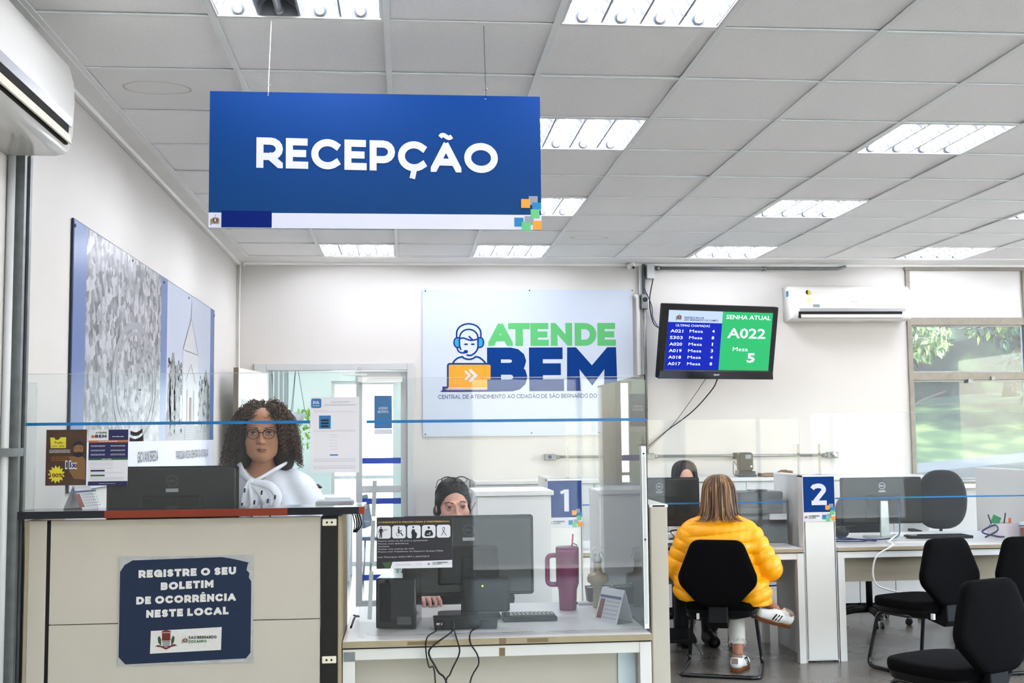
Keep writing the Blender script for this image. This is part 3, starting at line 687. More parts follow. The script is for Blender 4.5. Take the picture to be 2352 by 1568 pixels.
# ------------------------------------------------------------------ signs
SQ = [(1224,456,'grey'),(1206,463,'orange'),(1232,471,'cyan'),(1228,487,'green'),(1190,507,'cyan'),(1214,503,'grey'),(1207,517,'green'),(1233,514,'orange')]
def squares(par, xr, zb, s, y):
    """the cluster of coloured squares printed in a sign's lower right corner; s = metres per source pixel"""
    for c in ('grey','orange','cyan','green'):
        for i, (px, py, cc) in enumerate(SQ):
            if cc != c: continue
            mb = MB(); cx = xr-(1243-px)*s; cz = zb+(525-py)*s; h = 10.5*s; x1 = min(cx+h, xr)
            frect(mb, cx-h, x1, cz-h, cz+h, y-(.0004 if c != 'grey' else 0)-i*.00001); mb.build('printed_square', M[c], par)
def crest(par, cx, cz, h, y=-.003):
    """small town crest: mitre-topped shield with supporters"""
    mb = MB(); mb2 = MB(); mb3 = MB()
    flat(mb, [(cx-.3*h,cz-.3*h),(cx+.3*h,cz-.3*h),(cx+.34*h,cz+.1*h),(cx+.2*h,cz+.24*h),(cx-.2*h,cz+.24*h),(cx-.34*h,cz+.1*h)], y)
    frect(mb, cx-.42*h, cx-.32*h, cz-.4*h, cz+.1*h, y-.0002); frect(mb, cx-.02*h, cx+.02*h, cz+.24*h, cz+.5*h, y)
    flat(mb2, arc(cx,cz,.2*h,.2*h,180,360,8)+[(cx+.2*h,cz+.14*h),(cx-.2*h,cz+.14*h)], y-.0006)
    frect(mb3, cx-.06*h, cx+.06*h, cz-.1*h, cz+.1*h, y-.001)
    mb.build('crest_base', mat('crest_tan','8f8672',.5), par); mb2.build('crest_shield', mat('crest_red','8d3b2f',.5), par); mb3.build('crest_charge', M['paper'], par)
def wordmark(par, x, z, h, y, wd):
    """PREFEITURA wordmark in two lines"""
    a = MB(); caps(a, 'SAO', x, x+wd*.28, z, h, .24, y); a.build('wordmark_blue', M['navy'], par)
    a = MB(); caps(a, 'BERNARDO', x+wd*.31, x+wd, z, h, .24, y); a.build('wordmark_dark', M['ink'], par)
    a = MB(); caps(a, 'DOCAMPO', x, x+wd*.64, z-h*1.35, h, .24, y); a.build('wordmark_green', mat('deep_green_print','2f7a45',.5), par)

t = thing('reception_sign', 'blue hanging RECEPÇÃO sign with white footer strip and coloured squares', 'sign', (-.694, 4.167, 2.245))
sw_, sh_ = 1.194, .497
bl = mat('reception_blue', '0450b0', .5, spec=.15); nt = bl.node_tree; b = nt.nodes['Principled BSDF']
tc = nt.nodes.new('ShaderNodeTexCoord'); sp = nt.nodes.new('ShaderNodeSeparateXYZ'); cr = nt.nodes.new('ShaderNodeValToRGB'); nt.links.new(tc.outputs['Object'], sp.inputs[0])
mr = nt.nodes.new('ShaderNodeMapRange'); mr.inputs['From Max'].default_value = .5; nt.links.new(sp.outputs['Z'], mr.inputs[0]); nt.links.new(mr.outputs[0], cr.inputs[0])
cr.color_ramp.elements[0].color = (*lin('003668'),1); cr.color_ramp.elements[1].color = (*lin('003578'),1); nt.links.new(cr.outputs[0], b.inputs['Base Color'])
MB().bx(0, sw_, .001, .006, 0, sh_).build('sign_board', bl, t)
MB().bx(0, sw_, -.0005, .0012, 0, .055).build('footer_strip', M['lilac'], t)
MB().bx(.045, .222, -.0012, 0, .002, .062).build('cover_patch', M['deepblue'], t)
mb = MB(); caps(mb, 'RECEPÇÃO', .166, 1.036, .219, .111, .235, -.0004, dz=-.011, tr=.1, wf=1.1); mb.build('lettering', M['lilac'], t)
crest(t, .024, .027, .042, -.001); squares(t, sw_, 0, sw_/763, -.0014)
for x in (.206, .992):
    MB().tube([(x,0,sh_-.012),(x+.002,-.006,sh_+.004),(x+.001,0,sh_+.03),(x+(.01 if x < .5 else -.004),0,.76)], .0016 if x < .5 else .0009, 6).build('hanging_wire', M['whitecable'] if x < .5 else M['cable'], t)
    MB().tube([(x-.006,.0,sh_+.022),(x+.0,-.003,sh_+.03),(x+.008,.002,sh_+.027),(x+.002,.003,sh_+.021)], .0018, 6).build('wire_knot', M['steel'], t)
    MB().cyl((x,.006,sh_-.012),(x,-.001,sh_-.012),.003,8).build('eyelet', M['steel'], t)

# headset logo board on the back wall
t = thing('logo_board', 'pale blue ATENDE BEM board with headset figure on the back wall', 'sign', (.157, YB-.012, 1.49))
MB().bx(0, 1.86, 0, .01, 0, 1.285).build('board_panel', M['board'], t)
X = lambda px: (px-970)/1.0*.0038*1.0 
def PX(px, py):   # pixel on the board -> board plane
    p = atY(px, py, YB-.012); return (p.x-.157, p.z-1.49)
for q in ((977,668),(1216,667),(1452,667),(977,997),(1221,994)):
    x, z = PX(*q); MB().cyl((x,-.004,z),(x,.0,z),.006,8).build('screw', M['ink'], t)
def crop8(x, y): return PX(950+x*550/2156, 640+y*550/2156)
x0, z0 = crop8(672,606); x1, z1 = crop8(1820,395); _, zb = crop8(1820,600)
def ow(s, L, h, z, m, name, w, y=-.001):
    mb = MB()
    for ch, xa, xb in L: caps(mb, ch, xa, xb, z, h, w, y)
    mb.build(name, m, t)
def cx8(x, y=500): return crop8(x, y)[0]
hA = crop8(1200,397)[1]-crop8(1200,603)[1]; zA = crop8(1200,604)[1]
ow('', [('A',cx8(672),cx8(892)),('T',cx8(852),cx8(1048)),('E',cx8(1052),cx8(1218)),('N',cx8(1234),cx8(1428)),('D',cx8(1450),cx8(1645)),('E',cx8(1655),cx8(1820))], hA, zA, M['logogreen'], 'green_lettering', .27)
hB = crop8(1200,617)[1]-crop8(1200,1010)[1]; zB = crop8(1200,1011)[1]
ow('', [('B',cx8(662,800),cx8(1022,800)),('E',cx8(1040,800),cx8(1352,800)),('M',cx8(1378,800),cx8(1832,800))], hB, zB, M['logoblue'], 'blue_lettering', .27)
mb = MB(); a = crop8(222,1082); b_ = crop8(1830,1068); caps(mb, 'CENTRAL DE ATENDIMENTO AO CIDADÃO DE SÃO BERNARDO DO CAMPO', a[0], b_[0], a[1], .036, .16, -.001, dz=b_[1]-a[1]); mb.build('small_lettering', mat('logo_small_blue','3f6aa5',.5), t)
def c7(x, y): return PX(990+x*160/1254, 720+y*160/1254)
def line7(mb, pts, w=26, rnd=True, y=-.0012):
    P = [c7(*p) for p in pts]; 
    global _yo; _yo += 1
    for qi, q in enumerate(stroke(P, w*160/1254*.0037, False, rnd)): flat(mb, q, y-_yo*.0001-(.00005 if len(q) > 4 else 0)-qi*.000001)
_yo = 0
sp2 = lambda pts, n=6: [(p.x, p.y) for p in spline([(a,b,0) for a,b in pts], n)]
mb = MB()
line7(mb, [(461,430),(461,350)]+arc(679,350,218,167,180,360,14)+[(897,430)], 30)
line7(mb, [(515,440),(515,420)]+arc(679,430,164,147,185,355,12)+[(845,440)], 28)
line7(mb, sp2([(515,450),(580,438),(650,462),(720,480),(790,470),(845,455)]), 28)
line7(mb, [(688,415),(742,465)], 28); line7(mb, [(610,551),(650,551)], 30); line7(mb, [(733,551),(770,551)], 30)
line7(mb, [(512,440),(512,580),(536,645)], 28); line7(mb, sp2([(845,450),(845,590),(830,650),(790,705),(730,745),(690,752),(650,745)]), 30)
line7(mb, sp2([(470,610),(480,650),(510,690),(560,705),(600,702)]), 28)
for q in [rrect(590,664,655,712,24)]: flat(mb, [c7(*p) for p in q], -.0012)
line7(mb, [(500,434),(470,434)]+arc(470,520,56,86,-90,-270,8)[::1]+[(500,606)], 28); line7(mb, [(860,434),(890,434)]+arc(890,520,56,86,-90,90,8)+[(860,606)], 28)
line7(mb, sp2([(395,890),(430,840),(490,795),(565,775)])[:-1]+sp2([(565,775),(600,806),(680,822),(755,808),(802,775)])+sp2([(802,775),(870,790),(930,835),(980,890)])[1:], 30)
line7(mb, [(303,1320),(303,940)]+arc(335,935,32,32,180,270,4)+[(1050,903),(1075,915)], 30)
flat(mb, [c7(*p) for p in ((205,1312),(300,1312),(300,1378),(1250,1372),(1250,1404),(180,1410),(170,1395),(205,1378))], -.0012)
mb.build('headset_figure', M['logoblue'], t)
mb = MB(); flat(mb, [c7(*p) for p in [(497,450),(470,450)]+arc(480,520,50,70,-90,-270,8)[1:]+[(497,590)]], -.0008)
flat(mb, [c7(*p) for p in [(863,450)]+arc(885,520,48,70,-90,90,8)+[(863,590)]], -.0008); mb.build('headset_cushions', M['logocyan'], t)
mb = MB(); flat(mb, [c7(*p) for p in rrect(318,1072,914,1328,16)], -.0014); flat(mb, [c7(*p) for p in ((240,1350),(1080,1352),(1155,1330),(1150,1352),(1100,1368),(280,1374))], -.0014); mb.build('laptop_figure', M['logoorange'], t)
mb = MB(); line7(mb, [(625,1045),(692,1112),(625,1180)], 40, True, -.0018); line7(mb, [(708,1022),(805,1112),(708,1210)], 52, True, -.0018); mb.build('chevrons', M['lilac'], t)

# long photo mural on the left wall (x local runs along +Y of the room)
t = thing('photo_mural', 'long blue-edged mural with grey aerial view and church on left wall', 'mural', (XL+.012, 5.13, 1.27), R_(90))
ML = 3.76; MH = 1.187; q0 = .215
MB().bx(0, ML, 0, .008, 0, MH).build('mural_board', M['navy'], t)
bb = mat('mural_blue', '4a6fb4', .3)
for a, b_ in ((.01,q0),(1.83,2.01),(3.575,3.75)): mb = MB(); frect(mb, a, b_, q0, MH-.004, -.001); mb.build('blue_band', bb, t)
mb = MB(); frect(mb, .01, ML-.006, .004, q0, -.001); mb.build('caption_strip', M['lilac'], t)
aer = bpy.data.materials.new('aerial_photo_print'); aer.use_nodes = True; MATS['aer'] = aer; nt = aer.node_tree; b = nt.nodes['Principled BSDF']; b.inputs['Roughness'].default_value = .3
tc = nt.nodes.new('ShaderNodeTexCoord'); vo = nt.nodes.new('ShaderNodeTexVoronoi'); vo.feature = 'F1'; vo.distance = 'CHEBYCHEV'; vo.inputs['Scale'].default_value = 24
mp = nt.nodes.new('ShaderNodeMapping'); mp.inputs['Rotation'].default_value = (0,.5,0); nt.links.new(tc.outputs['Object'], mp.inputs[0]); nt.links.new(mp.outputs[0], vo.inputs[0])
no = nt.nodes.new('ShaderNodeTexNoise'); no.inputs['Scale'].default_value = 4; no.inputs['Detail'].default_value = 9; no.inputs['Roughness'].default_value = .7; nt.links.new(tc.outputs['Object'], no.inputs[0])
ma = nt.nodes.new('ShaderNodeMath'); ma.operation = 'MULTIPLY_ADD'; sep = nt.nodes.new('ShaderNodeSeparateColor'); nt.links.new(vo.outputs['Color'], sep.inputs[0])
nt.links.new(sep.outputs[0], ma.inputs[0]); ma.inputs[1].default_value = .42; nt.links.new(no.outputs[0], ma.inputs[2])
cr = nt.nodes.new('ShaderNodeValToRGB'); cr.color_ramp.elements[0].position = .52; cr.color_ramp.elements[0].color = (*lin('363a42'),1); cr.color_ramp.elements[1].position = .9; cr.color_ramp.elements[1].color = (*lin('a0a1a8'),1)
nt.links.new(ma.outputs[0], cr.inputs[0]); nt.links.new(cr.outputs[0], b.inputs['Base Color'])
mb = MB(); frect(mb, q0, 1.83, q0, MH-.004, -.001); mb.build('aerial_print', aer, t)
rg = mat('print_pale_grey', '94979e', .35); dg = mat('print_dark_grey', '474b53', .35); mg = mat('print_mid_grey', '82868d', .35)
mb = MB(); 
for r_, w_ in ((.5,.035),(.43,.02)): 
    for q in stroke([(1.22+r_*1.0*math.cos(a*PI/24), .52+r_*.62*math.sin(a*PI/24)) for a in range(-14,40)], w_, False): flat(mb, [(min(max(p[0],q0),1.83), max(p[1],q0)) for p in q], -.002)
for k in range(26):
    a = k/26*2*PI; r_ = rng.uniform(.1,.38); frect(mb, 1.22+r_*math.cos(a)-.03, 1.22+r_*math.cos(a)+.03, .52+.6*r_*math.sin(a), .52+.6*r_*math.sin(a)+.02, -.002)
mb.build('stadium_print', rg, t)
mb = MB(); frect(mb, 2.01, 3.575, q0, MH-.004, -.001); mb.build('sky_print', mat('print_sky','a7b0c2',.3), t)
r_ = random.Random(4); mb = MB()      # trees flanking the church
for (cx, hh, ww) in ((2.2,.55,.2),(2.35,.48,.22),(3.2,.4,.2),(3.4,.5,.22),(3.5,.42,.14),(2.1,.4,.12)):
    pts = [(min(max(cx+ww*.5*math.sin(a*PI/12)*(1+r_.uniform(-.15,.15)),2.01),3.575), max(q0,q0+hh*.5-hh*.5*math.cos(a*PI/12)*(1+r_.uniform(-.05,.05)))) for a in range(24)]
    flat(mb, pts, -.0016)
frect(mb, 2.01, 3.575, q0, q0+.14, -.0015); mb.build('tree_print', mg, t)
mb = MB(); 
for k in range(160):
    x = r_.choice((r_.uniform(2.03,2.5), r_.uniform(3.1,3.55))); z = q0+r_.uniform(.02,.5)*(1 if x < 2.6 else .85); s_ = r_.uniform(.008,.022); frect(mb, x-s_, x+s_, z, z+s_*1.6, -.002)
mb.build('tree_shadow_print', dg, t)
mb = MB(); flat(mb, [(2.52,q0+.1),(3.08,q0+.1),(3.08,.8),(2.8,1.02),(2.52,.8)], -.002); mb.build('church_front_print', mat('print_church','b4b5ba',.35), t)
mb = MB(); [flat(mb, q, -.003) for q in stroke([(2.52,.8),(2.8,1.03),(3.08,.8)], .012, False)+stroke([(2.8,1.03),(2.8,1.15)], .01, False)+stroke([(2.56,.8),(3.04,.8)], .008, False)+stroke([(2.62,.6),(2.8,.72),(2.98,.6)], .01, False)]
for x in (2.68,2.92): frect(mb, x-.02, x+.02, q0+.12, .55, -.003)
mb.build('church_lines_print', mg, t)
mb = MB(); frect(mb, 2.76, 2.84, q0+.12, .5, -.003); mb.build('church_door_print', mat('print_brick','8b5a49',.4), t)
mb = MB(); 
for k in range(7): frect(mb, 2.62, 2.98, q0+.01+k*.015, q0+.018+k*.015, -.003)
mb.build('church_steps_print', rg, t)
mb = MB(); caps(mb, 'GIOVANI BREDA', 1.28, 1.8, .1, .06, .16, -.002); caps(mb, 'PARÓQUIA NOSSA SENHORA DA ASSUNÇÃO', 2.33, 3.53, .095, .055, .16, -.002); mb.build('caption_lettering', mat('caption_grey','6d6f76',.5), t)
for x, z in ((.02,MH-.03),(1.1,MH-.02),(1.9,MH-.03),(2.7,MH-.03),(3.74,MH-.04),(2.72,.02),(3.6,.02)):
    MB().cyl((x,-.004,z),(x,0,z),.008,8).build('screw', M['ink'], t)

# television
t = thing('television', 'black wall television showing the queue numbers, tilted down', 'television', (2.6555, 9.6, 2.2638), rot=(R_(11.5),0,R_(15.2)))
tw, th = 1.115, .628
MB().prism(rrect(-tw/2,tw/2,-th/2,th/2,.012), 'y', 0, .05).build('tv_body', M['black'], t, bevel=.003)
MB().prism(rrect(-.35,.35,-.22,.2,.03), 'y', .05, .09).build('tv_back', M['black'], t, bevel=.004)
MB().prism([(-tw/2,-th/2),(tw/2,-th/2),(tw/2-.01,-th/2+.07),(-tw/2+.01,-th/2+.07)], 'y', -.012, 0).build('lower_bezel', M['blackg'], t, bevel=.003)
def em(name, c, e=.62):
    m = mat(name, c, .6, spec=.08, emit=e*.42); m.node_tree.nodes['Principled BSDF'].inputs['Base Color'].default_value = (.004,.004,.005,1); return m
SL, SR, SB, ST = -.5, .505, -.238, .262
mid = SL+.51*(SR-SL)
def scr(px, py):   # point on the photographed screen crop -> screen plane (bilinear)
    x, y = px, py; A, B, Cc, D = (272,588),(1508,632),(1442,1310),(218,1280)
    u = .5; v = .5
    for _ in range(12):
        fx = (1-v)*((1-u)*A[0]+u*B[0])+v*((1-u)*D[0]+u*Cc[0])-x; fy = (1-v)*((1-u)*A[1]+u*B[1])+v*((1-u)*D[1]+u*Cc[1])-y
        dux = (1-v)*(B[0]-A[0])+v*(Cc[0]-D[0]); duy = (1-v)*(B[1]-A[1])+v*(Cc[1]-D[1]); dvx = (1-u)*(D[0]-A[0])+u*(Cc[0]-B[0]); dvy = (1-u)*(D[1]-A[1])+u*(Cc[1]-B[1])
        de = dux*dvy-duy*dvx; u -= (fx*dvy-fy*dvx)/de; v -= (dux*fy-duy*fx)/de
    return (SL+u*(SR-SL), ST-v*(ST-SB))
MB().bx(SL-.012, SR+.012, -.001, 0, SB-.03, ST+.012).build('screen_border', M['blackg'], t)
mb = MB(); frect(mb, SL, mid, SB, ST-.1, -.002); mb.build('screen_blue_area', em('screen_blue','001fae'), t)
mb = MB(); frect(mb, SL, mid, ST-.1, ST, -.002); mb.build('screen_header', em('screen_pale','b9cdf2'), t)
mb = MB(); frect(mb, mid, SR, SB, ST, -.002); mb.build('screen_green_area', em('screen_green','2cb56d'), t)
tm_ = em('screen_white', 'e4ecff', .8); mb = MB()
for k, (a, n) in enumerate((('A021','4'),('S303','8'),('A020','1'),('A019','3'),('A018','4'),('A017','8'))):
    y_ = 847+k*76.2; x_ = 284-k*6.7
    for s_, xo, wd, b_ in ((a,0,148,.012),('Mesa',223,156,0),(n,486 if n != '1' else 494,30 if n != '1' else 14,.012)):
        p = scr(x_+xo, y_+xo*.018+(0 if xo < 480 else 0)); p2 = scr(x_+xo+wd, y_+xo*.018); words(mb, s_, p[0], p[1], .026, -.003, 0, p2[0]-p[0], b_)
for s_, x_, y_, x2, h, b_ in (('SENHA ATUAL',938,695,1478,.036,.014),('A022',948,916,1408,.085,.016),('Mesa',1012,1072,1195,.036,0),('5',1180,1205,1275,.078,.03),('ÚLTIMAS CHAMADAS',348,779,745,.02,0)):
    p = scr(x_, y_); p2 = scr(x2, y_); words(mb, s_, p[0], p[1], h, -.003, 0, p2[0]-p[0], b_)
words(mb, '24 de outubro de 2025   13:43', SL+.13, SB-.018, .012, -.0035, 0, .24, .02); words(mb, 'Pág. 1', SR-.055, SB-.016, .011, -.0035, 0, .045, .01)
mb.build('screen_text', tm_, t)
mb = MB(); p = scr(448,688); p2 = scr(675,688); words(mb, 'PREFEITURA DE', p[0], p[1], .016, -.003, 0, p2[0]-p[0], .02); p = scr(445,711); p2 = scr(845,716); words(mb, 'SÃO BERNARDO DO CAMPO', p[0], p[1]-.002, .016, -.003, 0, p2[0]-p[0], .02)
mb.build('header_text', em('screen_ink','15246a',.3), t)
p = scr(388,672); crest(t, p[0], p[1], .07, -.003)
mb = MB(); caps(mb, 'SEMP', -.035, .02, -th/2+.03, .014, .25, -.0125); mb.build('badge', M['steel'], t)
MB().bx(-.1,.1,.05,.46,-.1,.06).build('wall_bracket', M['black'], t)

# counter poster
t = thing('report_poster', 'worn navy poster REGISTRE O SEU BOLETIM on the counter front', 'poster', (-1.038, 4.396, .681))
pw, ph = .482, .388
MB().bx(0, pw, 0, .002, 0, ph).build('clear_sleeve', mat('dirty_sleeve','a9a9a8',.4,noise=.12,nscale=30), t)
mb = MB(); flat(mb, [(.028,.004),(.458,.014),(.474,.034),(.475,.292),(.466,.305),(.468,.322),(.457,.333),(.462,.355),(.466,.36),(.42,.372),(.37,.382),(.048,.376),(.02,.36),(.004,.335),(.004,.03)], -.0006); mb.build('printed_sheet', mat('poster_navy','143059',.45,noise=.06,nscale=40), t)
mb = MB(); fz = lambda yc: (1049-yc)/ (1049-345)*ph
for s_, xa, xb, yb_, ya in (('REGISTRE O SEU',880,1502,475,425),('BOLETIM',1022,1358,558,508),('DE OCORRÊNCIA',868,1502,648,592),('NESTE LOCAL',932,1456,736,684)):
    caps(mb, s_, (xa-755)/858*pw, (xb-755)/858*pw, fz(yb_)-.004, .0275, .3, -.0012, dz=.006)
mb.build('lettering', mat('poster_white','c9c7c5',.5), t)
mb = MB(); flat(mb, [(.115,.04),(.368,.047),(.37,.129),(.117,.121)], -.0012); mb.build('logo_panel', mat('poster_logo_white','c4c2bf',.5,noise=.05,nscale=60), t)
mb = MB(); ccx, ccz = .172, .085
flat(mb, [(ccx-.015,ccz+.028),(ccx+.015,ccz+.028),(ccx+.015,ccz)]+[(ccx-.015,ccz)], -.002); flat(mb, [(ccx-.018,ccz+.03)]+arc(ccx,ccz+.026,.02,.012,160,20,6)+[(ccx+.018,ccz+.03)], -.002)
flat(mb, [(ccx-.04,ccz-.02),(ccx-.02,ccz-.022),(ccx,ccz-.032),(ccx+.02,ccz-.022),(ccx+.04,ccz-.018),(ccx+.028,ccz-.012),(ccx,ccz-.024),(ccx-.028,ccz-.014)], -.002); mb.build('state_crest_red', mat('crest_dark_red','8c2f23',.5), t)
mb = MB(); 
for k in range(3): frect(mb, ccx-.014+k*.001, ccx+.014-k*.001, ccz-.006-k*.007, ccz-.003-k*.007, -.0022)
mb.build('state_crest_stripes', M['ink'], t)
mb = MB(); 
for s_ in (-1,1): flat(mb, [(ccx+s_*.018,ccz-.018),(ccx+s_*.028,ccz-.005),(ccx+s_*.03,ccz+.012),(ccx+s_*.024,ccz+.018),(ccx+s_*.018,ccz+.005)], -.002)
mb.build('state_crest_leaves', mat('crest_green','245c37',.5), t)
crest(t, .24, .085, .028, -.002); wordmark(t, .252, .089, .0105, -.002, .1)

# ------------------------------------------------------------------ desk column signs
def number_sign(par, w, h, n, y=-.004):
    MB().bx(0, w, y, 0, 0, h).build('sign_plate', M['paper'], par)
    mb = MB(); frect(mb, .004, w-.003, h*.205, h-.004, y-.0005); mb.build('blue_field', M['blue'], par)
    mb = MB()
    if n == '1':
        cx = w*.53; flat(mb, [(cx-.01,h*.33),(cx+.02,h*.33),(cx+.02,h*.8),(cx-.008,h*.8),(cx-.036,h*.755),(cx-.03,h*.70),(cx-.01,h*.72)], y-.001)
    else:
        for q in stroke([(w*.3,h*.72),(w*.35,h*.765)]+arc(w*.49,h*.70,w*.17,h*.085,120,-38,10)+[(w*.38,h*.44)], .03, False): flat(mb, q, y-.001)
        frect(mb, w*.27, w*.74, h*.36, h*.46, y-.0013)
    mb.build('number', M['lilac'], par)
    crest(par, .02, h*.1, .026, y-.0006); wordmark(par, .036, h*.105, .009, y-.0008, .075); squares(par, w-.001, .003, .0014, y-.0012)
def column(name, label, x0, x1, y, n):
    t = thing(name, label, 'column', (x0, y, 0)); w = x1-x0
    MB().bx(0.004, w-.004, .004, .1, .012, 1.2).build('column_core', M['white'], t)
    MB().bx(.0, .004, 0, .1, 0, 1.21).build('edge_strip', M['plastic'], t); MB().bx(w-.004, w, 0, .1, 0, 1.21).build('edge_strip', M['plastic'], t)
    MB().bx(.012, w-.012, -.003, .004, .02, 1.19).build('front_panel', M['white'], t, bevel=.001)
    bars('shadow_gap', [(.004,.0065,-.001,.0042,.02,1.2),(w-.0065,w-.004,-.001,.0042,.02,1.2)], M['dark'], t)
    MB().bx(0, w, 0, .1, 1.2, 1.215).build('cap', M['alu'], t, bevel=.002)
    s = thing('number_sign', 'blue number sign with a white numeral %s on its column' % ('one' if n == '1' else 'two'), 'sign', (x0-.002, y-.004, .912)); number_sign(s, w+.002, .297, n)
column('desk_column', 'white end column of the first desk, under sign 1', .904, 1.127, 7.4, '1')
column('desk_column', 'white end column between the two visitor desks, under sign 2', 2.611, 2.827, 7.5, '2')
def partition(label, x0, x1, y0, y1, z=1.21, end=True):
    t = thing('desk_partition', label, 'partition', ((x0+x1)/2, y0, 0)); w = (x1-x0)/2; L = y1-y0
    bars('side_panel', [(-w,-w+.012,.01,L,.0,z-.012),(w-.012,w,.01,L,.0,z-.012)], M['white'], t, .001)
    MB().bx(-w+.012, w-.012, .015, L-.005, .0, z-.02).build('core', M['lgrey'], t)
    MB().bx(-w-.001, w+.001, 0, L, z-.012, z).build('top_cap', M['alu'] if False else M['plastic'], t, bevel=.002)
    MB().bx(-w+.003, w-.003, -.004, .01, .0, z-.012).build('end_panel', M['warm'], t, bevel=.0015)
    MB().bx(-w-.001, -w+.003, -.003, .01, .0, z-.012).build('edge_band', M['edge'], t)
    if end:
        MB().prism(rrect(-w+.012,w-.012,z-.009,z-.003,.002), 'y', -.001, .001).build('cap_slot', M['dark'], t)
    return t
partition('tall white partition with cream edge between front desk and visitor desk', .955, 1.028, 4.52, 6.02, 1.222)
partition('white partition running back behind column 2', 2.66, 2.72, 7.7, 8.25)
partition('white partition at the right edge of the picture beside the pen holder', 4.40, 4.46, 7.55, 8.68, 1.215)
partition('white partition running back behind column 1', .95, 1.01, 7.6, 8.3)
# ------------------------------------------------------------------ reception counter (left)
t = thing('reception_counter', 'tall reception counter with dark and red top edge and white front', 'counter', (0, 4.4, 0))
bars('front_panel', [(-1.283,-.313,0,.02,.832,1.205), (-1.283,-.313,0,.02,.06,.829)], M['warm'], t, .0015)
MB().bx(-1.36,-1.297,0,.02,.0,1.205).build('end_upright', M['warm'], t, bevel=.002); MB().bx(-1.297,-1.283,.004,.02,.0,1.205).build('shadow_gap', M['dark'], t)
MB().bx(-1.372,-1.36,0,.45,0,1.205).build('side_panel', M['edge'], t)
MB().bx(-1.28,-.32,.02,.1,.0,1.2).build('carcass', M['white'], t)
MB().bx(-.311,-.247,-.004,.12,0,1.205).build('cable_post', M['post'], t, bevel=.003)
bars('post_slot', [(-.291,-.268,-.006,-.003,.3,1.12),(-.294,-.265,-.0065,-.003,.70,.74),(-.294,-.265,-.0065,-.003,.55,.59)], mat('slot_black','17140f',.6), t)
for z in (.3+.65,.86,.63): MB().cyl((-.279,-.008,z),(-.279,-.003,z),.0035,8).build('screw', M['cable'], t)
MB().bx(-.247,-.235,-.001,.45,0,1.205).build('post_edge', M['edge'], t)
MB().bx(-1.26,-.33,.012,.02,0,.06).build('plinth', M['dark'], t)
MB().bx(-1.415,-.152,-.035,.17,1.216,1.24).build('counter_top', M['redtop'], t, bevel=.004)
bars('edge_strip', [(-1.417,-1.085,-.0385,-.034,1.214,1.2405),(-.43,-.17,-.0385,-.034,1.214,1.2405)], mat('counter_edge_shade','1f2131',.3), t)  # dark lengths paint shade and reflection on the one red edge
bars('red_edge_strip', [(-1.085,-.43,-.039,-.034,1.213,1.240),(-.17,-.149,-.039,.03,1.214,1.2405)], M['red'], t)
bars('right_shelf', [(-.36,-.152,.17,.34,1.214,1.236)], M['redtop'], t, .003)
for nm, z in (('upper',1.183),('lower',.682)):
    s = thing('wall_socket', 'white two-hole socket plate on the dark post, '+nm+' one', 'socket', (-.279, 4.394, z), group='socket plates on the dark post')
    MB().box((0,0,0),(.052,.008,.026)).build('plate', M['ivory'], s, bevel=.003)
    for x in (-.009,.009): MB().cyl((x,-.006,0),(x,-.003,0),.004,10).build('pin_hole', M['dark'], s)
t = thing('staff_desk', 'white staff desk hidden behind the reception counter', 'desk', (0, 4.95, 0))
MB().bx(-1.35,-.33,-.37,.06,.715,.74).build('desktop', M['white'], t, bevel=.003)
for x in (-1.34,-.365): MB().bx(x,x+.025,-.35,.04,0,.715).build('leg', M['white'], t)

# ------------------------------------------------------------------ front desk (no. 1 reception)
def desk(label, x0, x1, y0, y1, z=.74, mod=(.5,.68), legs=True, back=.12, mt='beige'):
    t = thing('desk', label, 'desk', (x0, y0, 0)); w = x1-x0; d = y1-y0
    MB().bx(0,w,0,d,z-.025,z).build('desktop', M['white'], t, bevel=.002)
    MB().bx(0,w,-.002,.001,z-.0245,z-.001).build('edge_band', M['edge'], t)
    MB().bx(.01,w-.01,.012,.04,z-.072,z-.031).build('front_rail', M['white'], t, bevel=.002)
    MB().bx(.002,w-.002,.01,.03,z-.031,z-.025).build('shadow_gap', M['dark'], t)
    MB().bx(.04,w-.04,back,back+.018,mod[0],mod[1]).build('modesty_panel', M[mt], t)
    if legs:
        for x in (.0,w-.045): MB().bx(x,x+.045,.008,.06,0,z-.0315).build('leg', M['white'], t, bevel=.002)
        for x in (.0,w-.045): MB().bx(x,x+.045,d-.06,d-.01,0,z-.03).build('leg', M['white'], t, bevel=.002)
    return t
t = desk('white front desk with stained cream edge beside the reception counter', -.232, .935, 4.43, 5.32, mod=(.12,.665), back=.09, mt='warm')
MB().bx(1.05,1.118,.08,.1,0,.667).build('glazed_side_strip', mat('pale_blue_strip','b7c4c8',.3), t)
bars('tape_stain', [(.24,.36,-.0035,-.001,.722,.734),(.585,.61,-.0035,-.001,.715,.738),(.585,.607,.0095,.0125,.67,.70),(.69,.77,-.0035,-.001,.72,.735)], mat('brown_tape_residue','8e7a5c',.7), t)
MB().bx(.004,.046,.006,.0085,.665,.70).build('grey_label', M['galv'], t)

